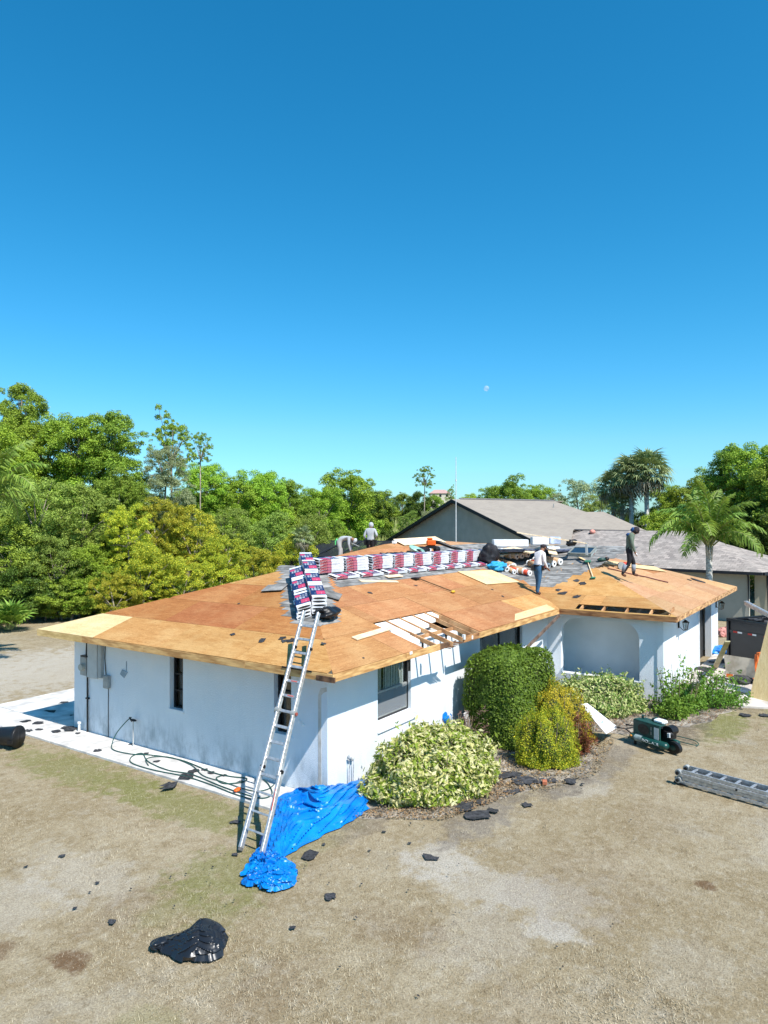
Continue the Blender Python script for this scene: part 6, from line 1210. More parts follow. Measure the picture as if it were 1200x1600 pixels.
for (u, v, s_, l) in [(97, 1338, .17, 'black scrap on the lawn below the green strip, far left'), (117, 1420, .09, 'tiny black scrap left of the lawn scrap pair'), (175, 1441, .15, 'oval black scrap above and left of the black rubbish bag'), (152, 1380, .1, 'thin black scrap above the oval one'), (516, 1402, .28, 'ragged black scrap right of the bundled tarp end'), (457, 1450, .12, 'small black scrap between tarp and rubbish bag on the lawn'), (671, 1340, .26, 'dark scrap lying on the pale sandy patch'),
    (823, 1258, .34, 'square black scrap alone on the lawn below the dark bed'), (367, 1336, .17, 'black scrap touching the left ladder foot'), (506, 1320, .1, 'small scrap below the tarp edge'), (485, 1338, .38, 'long narrow scrap beside the tarp end'), (478, 1305, .2, 'dark scrap under the lower tarp edge'), (1165, 1118, .5, 'wide black scrap on the green strip by the driveway'), (1195, 1118, .4, 'black scrap at the right picture edge by the driveway'), (368, 1285, .22, 'forked black scrap left of the ladder shadow'),
    (640, 1318, .1, 'tiny dark scrap left of the sandy patch'), (577, 1330, .08, 'thin dark scrap on the lawn below the variegated shrub'), (600, 1300, .1, 'thin dark scrap near the leaf litter'), (40, 1355, .07, 'tiny scrap at the left edge of the lawn'), (140, 1395, .07, 'tiny scrap on the lawn near the left edge'), (870, 1480, .05, 'tiny pale edged scrap on the bare patch')]:
    q = ground(u, v); scrap(q.x, q.y, s_*.85, l, GS, .012)
BD = 'large torn shingle pieces on the dark bed'
for (u, v, s_, l) in [(728, 1262, .52, 'big grey shingle sheet half under the variegated shrub'), (745, 1276, .55, 'long black shingle piece in front of the variegated shrub'), (770, 1268, .34, 'square black shingle piece right of the long one'), (752, 1255, .3, 'folded black piece behind the long one'), (818, 1222, .65, 'largest black shingle sheet on the bed below the hedge'), (795, 1212, .55, 'black shingle sheet left of the largest one'), (842, 1222, .5, 'black shingle sheet overlapping the right of the largest'), (862, 1220, .34, 'forked black piece right of the big sheets'), (893, 1222, .36, 'curled black piece below the golden bush'), (800, 1238, .3, 'small dark piece below the largest sheet'), (910, 1226, .14, 'small scrap furthest right of the bed pieces'), (779, 1222, .35, 'dark piece touching the variegated shrub on its right')]:
    q = ground(u, v); scrap(q.x, q.y, s_*.9, l, BD, .02)
b = MB(); q = ground(851, 1226); b.box((0, 0, .05), (.13, .10, .08), .4); link('brick_piece', bevel(b.mesh('brick_piece', M('brick_orange', (.45, .15, .08), .9, .2, 8)), .01), None, Matrix.Translation(q), 'small orange brick piece among the big shingle sheets', 'brick')
WLAB = ['long narrow scrap crossing the walkway edge onto the grass', 'scrap overlapping the long narrow one by the hoses', 'dark scrap at the wall end of the long pair', 'small scrap right of the long pair, under the hose', 'curled scrap standing on the walkway below the junction box', 'flat scrap in the patio shade by the house corner', 'small scrap at the corner of the shaded patio', 'scrap at the left tip of the patio shade', 'scrap just left of the patio shade tip', 'scrap on the sunny far strip of the patio', 'scrap on the sunny strip closest to the house wall', 'small scrap at the outer walkway edge beside the bin', 'scrap above the black bin', 'scrap right of the black bin, on the walkway', 'larger scrap below the patio corner', 'small scrap left of the white clean out pipe', 'small scrap beside the standing tap', 'scrap touching the first hose loop', 'scrap on the wall side between the hose loops', 'scrap near the orange hose piece', 'scrap beside the ladder shadow on the walkway', 'dark scrap against the wall under the junction box']
for (u, v, s_) in [(265, 1228, .42), (290, 1213, .42), (303, 1205, .32), (330, 1208, .2), (153, 1173, .22), (150, 1128, .5), (112, 1118, .16), (60, 1130, .35), (40, 1127, .3), (80, 1112, .3), (100, 1098, .35), (25, 1150, .2), (45, 1142, .25), (62, 1140, .2), (88, 1143, .35), (122, 1146, .18), (228, 1178, .16), (245, 1190, .15), (320, 1203, .18), (350, 1212, .16), (375, 1222, .16), (205, 1163, .12)]:
    q = ground(u, v, .035)
    if q.x > -.06 and q.y < 8.6: q.x = -.1-.1*random.random()
    scrap(q.x, q.y, s_, 'black '+WLAB.pop(0), 'shingle scraps on the walkway', .045)
for k in range(60):
    x = 12.7+7.5*random.random()**.8; y = -3.8-3.6*random.random(); 
    if x < 15 and y > -3.7-(15-x)*.75: continue
    scrap(x, y, .25+.55*random.random()**2, 'black shingle scrap among the litter on the driveway slab', 'shingle scraps on the driveway', .05+.01*random.random())
# blue tarp
m, n, p = newmat('blue_tarp'); MC['tarp'] = m; co = coords(n, 'Object', False)
c = n.mix(n.ramp(n.noise(co, 2.2, 4), .35, .65), (.001, .14, .50), (.002, .22, .62)); n.set(p.inputs['Base Color'], c); p.inputs['Roughness'].default_value = .34; p.inputs['Specular IOR Level'].default_value = .5
wr = n.noise(co, 7, 5, .65, 1.6); vo = n.new('ShaderNodeTexVoronoi', feature='DISTANCE_TO_EDGE'); n.set(vo.inputs['Vector'], co); vo.inputs['Scale'].default_value = 6.5
n.set(p.inputs['Normal'], n.bump(n.math('ADD', wr, n.math('MULTIPLY', n.math('MINIMUM', vo.outputs[0], .07), 2.0)), .35, .02))
SEC = [(plane_pt(577, 1216, (0, 1, 0), -.10), ground(572, 1264)), (plane_pt(548, 1222, (0, 1, 0), -.08), ground(558, 1277)), (plane_pt(518, 1223, (0, 1, 0), -.08), ground(532, 1292)), (plane_pt(496, 1221, (0, 1, 0), -.12), ground(508, 1302)), (plane_pt(476, 1228, (1, 0, 0), -.16), ground(486, 1313)), (plane_pt(455, 1238, (1, 0, 0), -.25), ground(470, 1322)),
       (plane_pt(438, 1252, (1, 0, 0), -.55), ground(458, 1330)), (ground(425, 1280, .10), ground(449, 1336)), (ground(413, 1304, .07), ground(444, 1341)), (ground(402, 1328, .03), ground(448, 1347)), (ground(394, 1348), ground(455, 1356)), (ground(384, 1368), ground(458, 1372))]
def lerp_sec(t, k):
    t = t*(len(SEC)-1); i = min(int(t), len(SEC)-2); f = t-i; a0 = SEC[max(i-1, 0)][k]; a1 = SEC[i][k]; a2 = SEC[i+1][k]; a3 = SEC[min(i+2, len(SEC)-1)][k]
    return .5*((2*a1)+(a2-a0)*f+(2*a0-5*a1+4*a2-a3)*f*f+(3*a1-a0-3*a2+a3)*f**3)
def cloth(P0, fs, ft, steps=260, seed=1, keep=.03, grav=.0035, wall=True, sharp=.30, supp=.82):
    """a sheet larger than the room it is given buckles into folds: position based relaxation on a grid"""
    r = np.random.default_rng(seed); P = P0.copy(); FL = np.maximum(P0[..., 2]*supp, .006); FL = np.where((P0[..., 0] > -1.05) & (P0[..., 1] > .3), np.maximum(FL, .05), FL); NU_, NV_ = P.shape[0]-1, P.shape[1]-1
    def D_(a, b_): return np.linalg.norm(b_-a, axis=-1)
    Ls = D_(P[:, :-1], P[:, 1:])*fs[:, None]; Lt = D_(P[:-1], P[1:])*ft[:, None]
    Ld = np.sqrt(Ls[:-1]**2+Lt[:, :-1]**2)
    nz = r.normal(size=(NU_//6+2, NV_//5+2)); ui = np.linspace(0, nz.shape[0]-1.001, NU_+1); vi = np.linspace(0, nz.shape[1]-1.001, NV_+1); a_, b_ = ui.astype(int), vi.astype(int); fa, fb = (ui-a_)[:, None], (vi-b_)[None]
    sm = lambda q: (nz[a_][:, b_]*(1-fa)*(1-fb)+nz[a_+1][:, b_]*fa*(1-fb)+nz[a_][:, b_+1]*(1-fa)*fb+nz[a_+1][:, b_+1]*fa*fb)
    P[..., 2] += np.abs(sm(0))*.05+r.normal(size=P.shape[:2])*.004; A0 = P0[..., :2].copy(); V_ = np.zeros_like(P)
    def sat(A, B, L, k=.5, mn=False):
        d = B-A; l = np.linalg.norm(d, axis=-1)+1e-9; c = (l-L)/l
        if mn: c = np.minimum(c, 0)
        c = (c*k)[..., None]*d; A += c; B -= c
    for it in range(steps):
        prev = P.copy(); P += V_*.90; P[..., 2] -= grav; P[..., :2] += (A0-P[..., :2])*keep
        for q in range(3):
            for o in (0, 1):
                sat(P[:, o:-1:2], P[:, o+1::2], Ls[:, o::2]); sat(P[o:-1:2], P[o+1::2], Lt[o::2])
            for o in (0, 1): sat(P[o:-1:2, :-1], P[o+1::2, 1:], Ld[o::2], .25); sat(P[o:-1:2, 1:], P[o+1::2, :-1], Ld[o::2], .25)
            for o in range(4):
                m_ = P[:, o+2::4].shape[1]; sat(P[:, o::4][:, :m_], P[:, o+2::4], (Ls[:, :-1]+Ls[:, 1:])[:, o::4][:, :m_]*(1-sharp), .3, True)
                m_ = P[o+2::4].shape[0]; sat(P[o::4][:m_], P[o+2::4], (Lt[:-1]+Lt[1:])[o::4][:m_]*(1-sharp), .3, True)
            P[..., 2] = np.maximum(P[..., 2], FL)
            if wall:
                k = (P[..., 0] > -.03) & (P[..., 1] > -.03); kx = k & (P[..., 0] < .35) & (P[..., 1] > P[..., 0]); P[..., 0][kx] = -.03; P[..., 1][k & ~kx] = -.03
        V_ = np.clip(P-prev, -.02, .02)
    return P
def cloth_mesh(name, P):
    a, b_ = P.shape[:2]; ii = np.arange(a*b_).reshape(a, b_); F = np.stack([ii[:-1, :-1], ii[:-1, 1:], ii[1:, 1:], ii[1:, :-1]], -1).reshape(-1, 4); me = raw_mesh(name, P.reshape(-1, 3), F, MC['tarp'], 4)
    me.polygons.foreach_set('use_smooth', [True]*len(me.polygons)); me.set_sharp_from_angle(angle=R(38)); return me
NU, NV = 150, 76; G0 = np.zeros((NU+1, NV+1, 3))
for i in range(NU+1):
    t = i/NU; a, c_ = lerp_sec(t, 0), lerp_sec(t, 1)
    for k in range(NV+1): s_ = k/NV; q = a.lerp(c_, s_); zz_ = max(.01, a.z*(1-s_)**1.25); fo = sum(am*(1-abs(math.sin(math.pi*(f_*(s_+.08*math.sin(t*5+f_))+p_+.5*t)))) for f_, p_, am in ((2.2, .3, .10), (3.7, .8, .06))); G0[i, k] = (q.x, q.y, zz_+(.10+fo)*math.sin(math.pi*min(1, s_*1.02))**.5*(.55+.45*min(1, (a-c_).length)))
tt = np.linspace(0, 1, NU+1); en = np.clip((tt-.80)/.12, 0, 1); en = en*en*(3-2*en)
PC = cloth(G0, 1.30+.75*en, (1.07+.95*en)[:-1], 260, 4)
tp = thing('tarp', 'crumpled bright blue tarp bunched on the grass at the house corner', 'tarp', tuple(ground(430, 1320)))
Ti = Matrix.Translation(-tp.location)
def shift(b): b.v = [tuple(Vector(v)-tp.location) for v in b.v]; return b
link('sheet', cloth_mesh('sheet', PC-np.array(tp.location)), tp)
q = ground(426, 1374); G1 = np.zeros((71, 71, 3)); gx, gy = np.meshgrid(np.linspace(-1, 1, 71), np.linspace(-1, 1, 71), indexing='ij'); rr1 = np.sqrt(gx**2+gy**2)+1e-6; mx1 = np.maximum(abs(gx), abs(gy)); kx1 = mx1/rr1
th1 = np.arctan2(gy, gx); lob = 1+.16*np.sin(th1*3+1)+.10*np.sin(th1*5+2.2); G1[..., 0] = q.x+gx*kx1*.37*lob; G1[..., 1] = q.y+gy*kx1*.34*lob; G1[..., 2] = .02+.27*np.sqrt(np.maximum(0, 1-mx1**2))*(1-.30*np.abs(np.sin(gx*3.1+.6*gy+.5)))*(1-.2*np.abs(np.sin(gy*4.3-gx)))
link('bundled_end', cloth_mesh('bundled_end', cloth(G1, np.full(71, 1.38), np.full(70, 1.38), 170, 9, .04, .0025, False, .26)-np.array(tp.location)), tp)
# rubbish bag
m, n, p = newmat('rubbish_bag'); p.inputs['Base Color'].default_value = (.012, .014, .018, 1); p.inputs['Roughness'].default_value = .30; p.inputs['Specular IOR Level'].default_value = .5; co = coords(n)
n.set(p.inputs['Normal'], n.bump(n.noise(co, 4, 4, .6, 1.2), .25, .02)); RBG = m
q = ground(312, 1478); rb = thing('rubbish_bag', 'shiny black rubbish bag lying on the dry lawn, its twisted neck pointing left', 'rubbish bag', (q.x, q.y, 0), 0)
toL = -r2; n2_ = 81; gx, gy = np.meshgrid(np.linspace(-1, 1, n2_), np.linspace(-1, 1, n2_), indexing='ij'); mx1 = np.maximum(abs(gx), abs(gy)); kx1 = mx1/(np.sqrt(gx**2+gy**2)+1e-6)
ux, uy = gx*kx1, gy*kx1; ca = (ux*toL.x+uy*toL.y)/(mx1+1e-6); side_ = np.array([-toL.y, toL.x]); sa = (ux*side_[0]+uy*side_[1])/(mx1+1e-6); th1 = np.arctan2(sa, ca)
rad_ = .36*(1+.07*np.sin(3*th1+.6)+.05*np.sin(5*th1+2))+.24*np.exp(-(th1/.34)**2); G2 = np.zeros((n2_, n2_, 3)); G2[..., 0] = mx1*rad_*(ca*toL.x+sa*side_[0]); G2[..., 1] = mx1*rad_*(ca*toL.y+sa*side_[1])
el_ = G2[..., 0]*toL.x+G2[..., 1]*toL.y; G2[..., 2] = .01+.30*np.sqrt(np.maximum(0, 1-mx1**2.2))*np.clip(1-.9*np.maximum(0, el_-.05)/.5, .22, 1)*(1-.16*np.abs(np.sin(gx*2.6+gy*1.2+.8)))
PB = cloth(G2, np.full(n2_, 1.10), np.full(n2_-1, 1.10), 130, 21, .05, .0020, False, .16, .88); me = cloth_mesh('sack', PB); me.materials.clear(); me.materials.append(RBG); link('sack', me, rb)
b = crumple((toL.x*.50-.02, toL.y*.50, .05), (.13, .08, .05), 12, 32, 20, .3); part(b, 'neck', RBG, rb, True)
# black bin lying on its side
q = ground(30, 1168); dv = (r2*.93-f2*.1).normalized(); tc = thing('rubbish_bin', 'black plastic rubbish bin tipped on its side at the left edge', 'bin', (q.x, q.y, 0))
b = MB(); prof = [(-.62, .20), (-.60, .205), (-.1, .245), (-.08, .262), (-.02, .268), (0, .26), (-.012, .245), (-.08, .238), (-.6, .195)]; b.tube([dv*a+Vector((0, 0, .262)) for a, _ in prof], [r_ for _, r_ in prof], 36, cap=True); part(b, 'barrel', BLK, tc, True)
hn = Vector((-dv.y, dv.x, 0)); b = MB(); b.box(tuple(dv*-.06+hn*-.27+Vector((0, 0, .2))), (.12, .05, .08), math.atan2(dv.y, dv.x)); part(b, 'handle', BLK, tc)
# hoses on the walkway
hp_ = []; zz = .055
def hose(pts, label, r_=.012, mt=None):
    P_ = [Vector(p_) for p_ in pts]; out = []
    for i in range(len(P_)-1):
        a0, a1, a2, a3 = P_[max(i-1, 0)], P_[i], P_[i+1], P_[min(i+2, len(P_)-1)]
        for k in range(8): f = k/8; out.append(.5*((2*a1)+(a2-a0)*f+(2*a0-5*a1+4*a2-a3)*f*f+(3*a1-a0-3*a2+a3)*f**3))
    out.append(P_[-1]); b = MB(); b.tube(out, r_, 8); b.build('garden_hose', mt or M('green_hose', (.02, .075, .06), .45, .2, 8), smooth=True, label=label, cat='hose')
gp_ = lambda u, v, z=.05: tuple(ground(u, v, z))
hose([(-.12, 6.0, .72), (-.16, 6.15, .6), (-.25, 6.4, .3), (-.42, 6.35, .07), (-.6, 6.0, .055), gp_(205, 1178), gp_(240, 1180), gp_(285, 1188), gp_(330, 1206), gp_(360, 1213), gp_(385, 1216), gp_(378, 1222), gp_(350, 1224), gp_(338, 1216), gp_(345, 1212)], 'green garden hose running from the standing tap along the walkway')
hose([gp_(395, 1249), gp_(365, 1240), gp_(330, 1226), gp_(290, 1213), gp_(240, 1203), gp_(206, 1192), gp_(206, 1182), gp_(222, 1177), gp_(232, 1190), gp_(262, 1203), gp_(300, 1210), gp_(345, 1228), gp_(380, 1240), gp_(410, 1247), gp_(425, 1240), gp_(420, 1226), gp_(412, 1218)], 'green garden hose looped twice near the walkway edge')
hose([gp_(232, 1196), gp_(228, 1186), gp_(245, 1182), gp_(270, 1184), gp_(300, 1196), gp_(318, 1212), gp_(350, 1222), gp_(380, 1232), gp_(400, 1236), gp_(418, 1233), gp_(428, 1226)], 'darker hose coil closest to the wall', .010)
b = MB(); b.tube([(-.12, 5.93, 0), (-.12, 5.93, .62)], .014, 8); b.ell((-.12, 5.93, .66), (.05, .12, .03), 10, 6, 1); b.tube([(-.12, 5.98, .62), (-.14, 6.05, .72)], .02, 8, 1)
b.build('standing_tap', [M('galvanised_pipe', (.45, .45, .43), .6, .2, 8), BLK], label='thin standing water pipe with a dark tap head by the end wall', cat='tap')
q = ground(371, 1236, .05); b = MB(); b.ell((0, 0, .03), (.09, .06, .035), 12, 7, amp=.3); link('hose_nozzle', b.mesh('hose_nozzle', ORG, True), None, Matrix.Translation(q), 'small orange plastic piece among the hoses', 'nozzle')
# compressor
q = ground(1025, 1166); q2 = ground(1062, 1178); cd_ = Vector((q2.x-q.x, q2.y-q.y, 0)).normalized(); q = (ground(985, 1158)+ground(1062, 1177))/2; cang = math.atan2(cd_.y, cd_.x)
cp = thing('air_compressor', 'dark green wheeled petrol air compressor standing on the dry lawn', 'air compressor', (q.x, q.y, 0), cang); cp.scale = (1.12, 1.0, .82); GM = M('compressor_green', (.008, .055, .045), .35, .15, 6, spec=.5)
Lc = .98
for yy_ in (-.20, .20):
    b = MB(); n_ = [(-.5, .02), (-.485, .07), (-.44, .105), (.44, .105), (.485, .07), (.5, .02)]; b.tube([(x*Lc, yy_, .22) for x, _ in n_], [r_ for _, r_ in n_], 22); tk = part(b, 'tank', GM, cp, True)
    if yy_ < 0:
        cu = bpy.data.curves.new('t', 'FONT'); cu.body = 'ROLAIR'; cu.size = .105; cu.extrude = .001; cu.align_x = 'CENTER'; to = bpy.data.objects.new('t', cu); col.objects.link(to); dg = bpy.context.evaluated_depsgraph_get(); dg.update(); tm = bpy.data.meshes.new_from_object(to.evaluated_get(dg)); bpy.data.objects.remove(to)
        tm.materials.clear(); tm.materials.append(WHT)
        for v_ in tm.vertices:                                       # lettering wraps round the tank
            a = (v_.co.y-.02)/.105; v_.co = Vector((v_.co.x*1.25, -(.1065+v_.co.z)*math.cos(a), (.1065+v_.co.z)*math.sin(a)))
        lt = link('lettering', tm, tk); lt.location = (.10, yy_, .22)
        b = MB(); b.tube([(-.33*Lc, yy_, .22), (-.14*Lc, yy_, .22)], .107, 22, cap=False); part(b, 'label', M('silver_label', (.20, .26, .26), .5, .3, 14), tk, True)
b = MB(); b.box((-.05, -.19, .52), (.68, .04, .42)); b.box((-.05, -.10, .74), (.70, .22, .02)); b.box((-.40, -.08, .52), (.02, .26, .42)); part(b, 'belt_guard', M('guard_green', (.015, .06, .05), .5, .2, 8), cp, bev=.008)
b = MB(); b.tube([(-.13, -.213, .52), (-.13, -.216, .52)], .15, 24); part(b, 'grille', M('rusty_dark', (.035, .03, .025), .7, .3, 12), cp)
b = MB(); b.box((.205, -.214, .50), (.12, .004, .34)); part(b, 'label', M('white_label', (.55, .60, .60), .5, .1, 12), cp)
for zz in (.60, .47):
    b = MB(); b.box((.07, -.214, zz), (.015, .006, .10)); part(b, 'slot', GRY, cp)
b = MB(); b.box((.10, .12, .48), (.30, .24, .26)); b.tube([(.34, .0, .60), (.34, .22, .60)], .13, 14); b.box((.36, .05, .48), (.18, .22, .2)); b.ell((.42, -.02, .52), (.07, .07, .08), 8, 6); part(b, 'engine', BLK, cp, bev=.004)
b = MB(); b.box((.14, .04, .80), (.26, .20, .10)); part(b, 'fuel_tank', WHT, cp, bev=.03)
for k in range(4): b = MB(); b.tube([(.40, -.09, .45+.035*k), (.46, -.09, .47+.035*k)], .014, 6); part(b, 'fin', WHT, cp)
b = MB(); b.box((-.25, .08, .60), (.24, .2, .26)); b.tube([(-.30, .0, .74), (-.30, .0, .84), (-.18, 0, .84)], .03, 8); b.tube([(-.1, .1, .75), (0, .1, .82)], .05, 8); part(b, 'pump', GM, cp)
wl = None
for yy_ in (-.10,):
    b = MB(); b.tube([(.50, -.05, .17), (.50, .05, .17)], .17, 24); wl = part(b, 'wheel', BLK, cp); b = MB(); b.tube([(.50, -.055, .17), (.50, .055, .17)], .07, 16); part(b, 'rim', GM, wl)
for yy_ in (-.20, .20): b = MB(); b.tube([(-.42, yy_, .26), (-.62, yy_, .36), (-.80, yy_, .34)], .016, 8); b.tube([(-.80, yy_, .34), (-.92, yy_, .32)], .024, 8); part(b, 'handle', BLK, cp)
b = MB(); b.tube([(-.62, -.2, .36), (-.62, .2, .36)], .014, 8); b.box((-.36, -.20, .06), (.04, .05, .14)); b.box((-.36, .20, .06), (.04, .05, .14)); part(b, 'stand', BLK, cp)
b = MB(); b.tube([(-.46, -.24, .27), (-.40, -.29, .26)], .02, 8); b.ell((-.40, -.30, .26), (.03, .02, .03), 10, 6); part(b, 'valve', M('brass_orange', (.60, .25, .04), .4, .2, 9), cp)
b = MB(); pts = [(-.45, -.1, .2), (-.75, -.05, .05), (-.6, .3, .03), (-.1, .75, .03), (.5, .9, .03), (.2, 1.2, .03), (-.6, 1.1, .03), (-1.1, 1.4, .03)]
Tc = Matrix.Translation((q.x, q.y, 0)) @ Matrix.Rotation(cang, 4, 'Z'); hose([tuple(Tc @ Vector(p_)) for p_ in pts], 'thin dark air hose looping over the bed behind the compressor', .012)
# white sign board leaning in the golden bush
q = [ground(917, 1157), None]; A0, A1 = ground(921, 1158), ground(935, 1141)
TS = frame(((A0.x+A1.x)/2-.18, (A0.y+A1.y)/2-.20, .50), Vector((A1.x-A0.x, A1.y-A0.y, 0)), (-.62, -.45, .45)); SGN = M('sign_white', (.74, .75, .77), .5, .04, 5)
b = MB(); b.prism([(-.48, -.34), (.50, -.46), (.20, .46), (-.22, .56)], -.006, .006); sg = link('sign_board', b.mesh('sign_board', SGN), None, TS, 'white cut out board with faint blue writing leaning on the golden bush', 'sign')
for (x, y, w_, h_, a) in [(-.16, -.05, .05, .16, .3), (-.04, -.10, .16, .035, .1), (.10, .06, .04, .14, -.3), (.05, .16, .14, .03, .2), (-.08, .12, .04, .10, .2), (.18, -.08, .03, .12, .1)]:
    b = MB(); b.box((x, y, .0085), (w_, h_, .003), a); part(b, 'writing', M('faint_blue_ink', (.30, .36, .52), .6, .2, 12), sg)
# bits by the porch: blue plastic, bags, brown pots near hedge
def lump(name, u, v, r_, mt, label, cat, seed=1, z=0, am=.25):
    q = ground(u, v); b = crumple((0, 0, r_[2]*.6), r_, seed, 36, 22, am); return link(name, b.mesh(name, mt, True), None, Matrix.Translation((q.x, q.y, z)), label, cat)
lump('plastic_sheet', 885, 1058, (.5, .3, .14), M('white_plastic', (.78, .78, .78), .4, .06, 5), 'crumpled white plastic sheet on the ground beneath the porch arch', 'plastic', 3)
lump('plastic_bag', 881, 1061, (.22, .16, .10), M('bright_blue', (.03, .30, .55), .5, .2, 7, .3), 'bright blue plastic bag beside the porch, on white plastic', 'bag', 5, .12)
lump('plastic_bag', 893, 1052, (.26, .14, .12), GRN, 'green bag on the floor at the left foot of the porch arch', 'bag', 6, .35)
q = on('F', 0, 0); lump('tarp', 692, 1150, (.34, .2, .25), MC['tarp'], 'small blue tarp heap behind the variegated shrub against the wall', 'tarp', 7, .35)
lump('plastic_bag', 668, 1156, (.16, .12, .16), GRN, 'small green bag behind the left top of the variegated shrub', 'bag', 8, .35)
b = MB(); q = ground(738, 1160); b.box((0, 0, .38), (.42, .05, .75), R(15)); link('stone_slab', bevel(b.mesh('stone_slab', M('slab_grey', (.40, .38, .38), .9, .15, 4, .3)), .02), None, Matrix.Translation(q) @ Matrix.Rotation(R(-14), 4, 'X'), 'pale grey slab standing among the dried plants by the hedge', 'slab')

# ------------------------------------------------------------------ driveway: trailer, leaning sheets
TRB = M('trailer_black', (.010, .010, .012), .35, .2, 5, spec=.5)
A_, B_ = ground(1143, 1052), ground(1225, 1072); A_ = ground(1138, 1045); dx_ = (ground(1215, 1062)-A_); dx_.z = 0; wT = 2.1; ux = dx_.normalized(); tr = thing('dump_trailer', 'black high sided dump trailer parked on the driveway', 'trailer', (A_.x, A_.y, 0), math.atan2(ux.y, ux.x))
H_ = 1.78; z0 = .35
b = MB(); b.bb(0, wT, 0, .06, z0, H_); part(b, 'rear_gate', TRB, tr)
b = MB(); b.bb(0, .06, .06, 3.8, z0, H_); part(b, 'side_wall', TRB, tr); b = MB(); b.bb(wT-.06, wT, .06, 3.8, z0, H_); part(b, 'side_wall', TRB, tr)
b = MB(); b.bb(.06, wT-.06, 3.74, 3.8, z0, H_); part(b, 'front_wall', TRB, tr); b = MB(); b.bb(.06, wT-.06, .06, 3.74, z0, z0+.06); part(b, 'floor', TRB, tr)
b = MB(); b.bb(-.04, wT+.04, -.05, .09, H_, H_+.09); b.bb(-.05, .09, .09, 3.85, H_, H_+.09); b.bb(wT-.09, wT+.05, .09, 3.85, H_, H_+.09); part(b, 'top_rail', TRB, tr, bev=.01)
for xx in (.02, wT-.02): b = MB(); b.bb(xx-.05, xx+.05, -.06, 0, z0, H_); part(b, 'upright', TRB, tr, bev=.008)
for yy_ in (.8, 1.6, 2.4, 3.2): b = MB(); b.bb(-.06, 0, yy_-.04, yy_+.04, z0, H_); part(b, 'upright', TRB, tr)
b = MB(); b.bb(.05, wT-.05, -.03, 0, 1.36, 1.46); part(b, 'cross_bar', TRB, tr)
for (x0, x1, mt) in [(.25, .43, RED), (.435, .62, WHT), (.86, 1.04, RED), (1.045, 1.2, WHT), (1.5, 1.68, RED), (1.685, 1.85, WHT)]: b = MB(); b.bb(x0, x1, -.036, -.031, 1.38, 1.44); part(b, 'reflector', mt, tr)
b = MB(); b.bb(-.02, .18, -.05, .1, .25, .36); part(b, 'lamp_bracket', BLK, tr)
for yy_ in (1.6, 2.4): b = MB(); b.tube([(-.02, yy_, .36), (.2, yy_, .36)], .36, 22); wl = part(b, 'wheel', BLK, tr); b = MB(); b.tube([(-.035, yy_, .36), (-.021, yy_, .36)], .18, 16); part(b, 'rim', GRY, wl)
b = MB()
for k in range(60):
    x, y = .15+1.8*random.random(), .2+3.3*random.random(); b.box((x, y, 1.62+.25*random.random()), (.35*random.random()+.1, .3*random.random()+.08, .02), Matrix.Rotation(random.random()*3, 4, 'Z') @ Matrix.Rotation(random.random()-.5, 4, 'X'))
b.bb(.08, wT-.08, .1, 3.7, z0+.06, 1.60); b.build('debris_load', SCRAP, None, mw=Matrix.Translation(tr.location) @ Matrix.Rotation(tr.rotation_euler.z, 4, 'Z'), label='heap of torn black shingles filling the dump trailer', cat='debris', kind='stuff')
q0, q1 = at(1165, 942, 22.2), at(1222, 972, 20.5); b = MB(); b.bar(q0, q1, .06, .14); b.bar(q0+Vector((0, 0, .05)), q1+Vector((0, 0, .05)), .12, .02); b.build('metal_channel', ALU, label='long aluminium channel sticking out above the dump trailer', cat='metal strip')
# big sheet leaning at the picture edge
def panel(name, label, cat, pts, mt, thick=.018):
    P_ = [Vector(p_) for p_ in pts]; nn = (P_[1]-P_[0]).cross(P_[2]-P_[0]).normalized(); n_ = len(P_); b = MB(); b.add(P_+[p_-nn*thick for p_ in P_], [tuple(range(n_)), tuple(range(2*n_-1, n_-1, -1))]+[(i, n_+i, n_+(i+1) % n_, (i+1) % n_) for i in range(n_)]); return b.build(name, mt, label=label, cat=cat)
g0 = ground(1171, 1089, .04); g1 = ground(1232, 1104, .04); t0 = at(1204, 955, 22.9); t1 = t0+(g1-g0)
panel('leaning_plywood', 'tall pale plywood sheet leaning at the right picture edge', 'plywood', [g0, g1, t1, t0], PLY_NEW)
TJ = M('trestle_orange', (.70, .16, .03), .5, .15, 6)
g0 = ground(1134, 1052, .25); g1 = ground(1181, 1060, .25); h_ = Vector((0, 0, .62)); bk = f2*.12
panel('leaning_plywood', 'small weathered plywood panel in front of the trailer', 'plywood', [g0, g1, g1+h_+bk, g0+h_+bk], M('grey_plywood', (.42, .34, .25), .8, .15, 3, .15, c2=(.58, .50, .40)))
sh_ = thing('sawhorse', 'orange sawhorse showing between the small panel and the leaning sheet', 'sawhorse', tuple(ground(1186, 1070, .04)), aR)
b = MB(); b.bar((-.03, 0, 1.0), (.45, .3, 1.0), .1, .12); part(b, 'beam', TJ, sh_)
for (x, y) in ((0, -.12), (0, .25), (.4, .1), (.4, .45)): b = MB(); b.bar((x-.06, y, 0), (x, y*.3+.05, .98), .05, .10, (1, 0, 0)); part(b, 'leg', TJ, sh_)
sh2 = thing('wood_block', None, None) if False else None
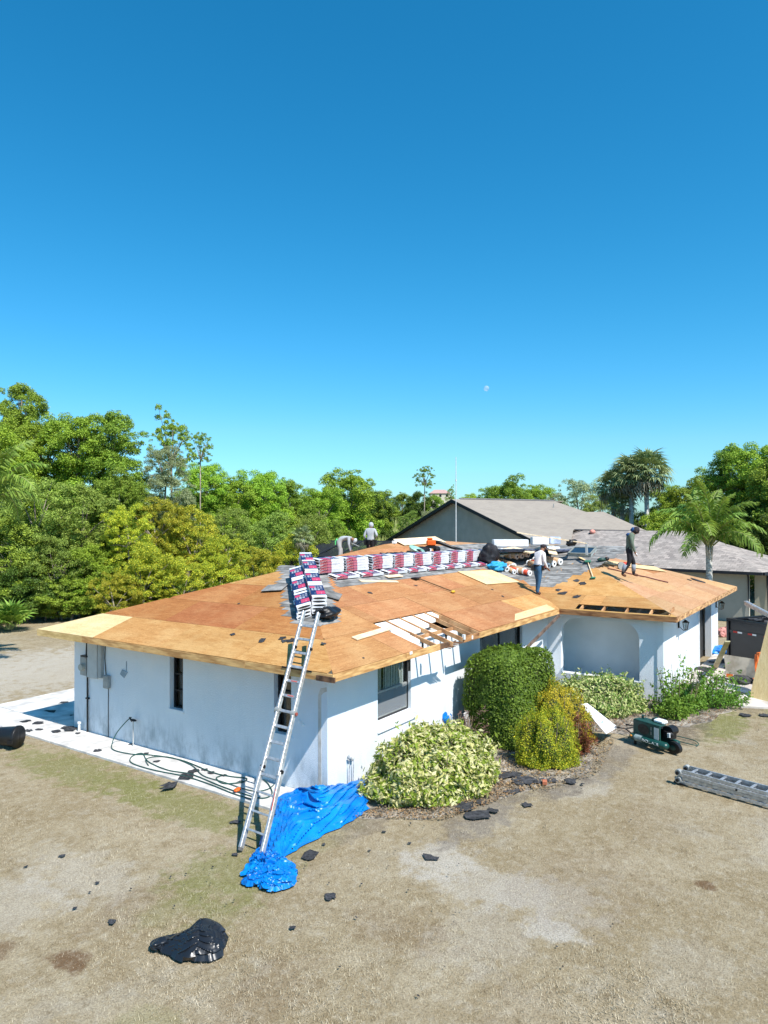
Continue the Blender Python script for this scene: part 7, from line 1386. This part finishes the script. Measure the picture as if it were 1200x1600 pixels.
q = ground(1140, 1058, .04); b = MB(); b.box((0, 0, .12), (.12, .2, .24)); link('wood_block', bevel(b.mesh('wood_block', TJ), .01), None, Matrix.Translation(q), 'orange wooden block under the left end of the small panel', 'block')
g0 = ground(1113, 1044, .05); g1 = g0+r2*.20; t0 = at(1133, 1003, 19.0); panel('leaning_board', 'narrow pale board leaning between the garage and trailer', 'board', [g0, g1, t0+r2*.14, t0], M('pale_olive_board', (.40, .36, .22), .8, .15, 4), .03)
q = ground(1127, 1021); b = crumple((0, 0, .1), (.55, .45, .2), 21, 40, 24, .2); link('tarp', b.mesh('tarp', MC['tarp'], True), None, Matrix.Translation((q.x, q.y, 0)), 'folded blue tarp on the ground beside the trailer wheel', 'tarp')
for k in range(16): q = ground(1122+random.random()*18, 985+random.random()*10); b = MB(); b.ell((0, 0, .08), (.16, .14, .14), 8, 6, amp=.3, seed=k); link('pink_stone', b.mesh('pink_stone', M('pink_stone', (.50, .22, .19), .8, .35, 2, objvar=.3)), None, Matrix.Translation((q.x, q.y, 0)), 'pink painted edging stone by the neighbour wall', 'stone', 'pink edging stones')
for k in range(4): q = ground(1160+8*k, 1066-k*3, .04); b = MB(); b.ell((0, 0, .1), (.5, .35, .14+.05*k), 12, 7, amp=.5, fr=3, seed=k); link('debris_heap', b.mesh('debris_heap', SCRAP), None, Matrix.Translation(q), ['low heap of torn shingles left of the leaning sheet', 'second heap of torn shingles by the small panel', 'dark heap of shingles under the panel edge', 'tallest heap of torn shingles beside the sawhorse'][k], 'debris')
# faint day moon
q = CAM+ray(760, 607).normalized()*4000; b = MB(); b.ell(tuple(q), (15, 15, 15), 24, 16)
m, n, p = newmat('moon'); n.set(p.inputs['Base Color'], (.8, .8, .8)); p.inputs['Roughness'].default_value = 1; tr_ = n.new('ShaderNodeBsdfTransparent'); mx = n.new('ShaderNodeMixShader'); mx.inputs[0].default_value = .22; n.set(mx.inputs[1], tr_.outputs[0]); n.set(mx.inputs[2], p.outputs[0]); n.set(n.n['Material Output'].inputs[0], mx.outputs[0])
b.build('moon', m, smooth=True, kind='structure')
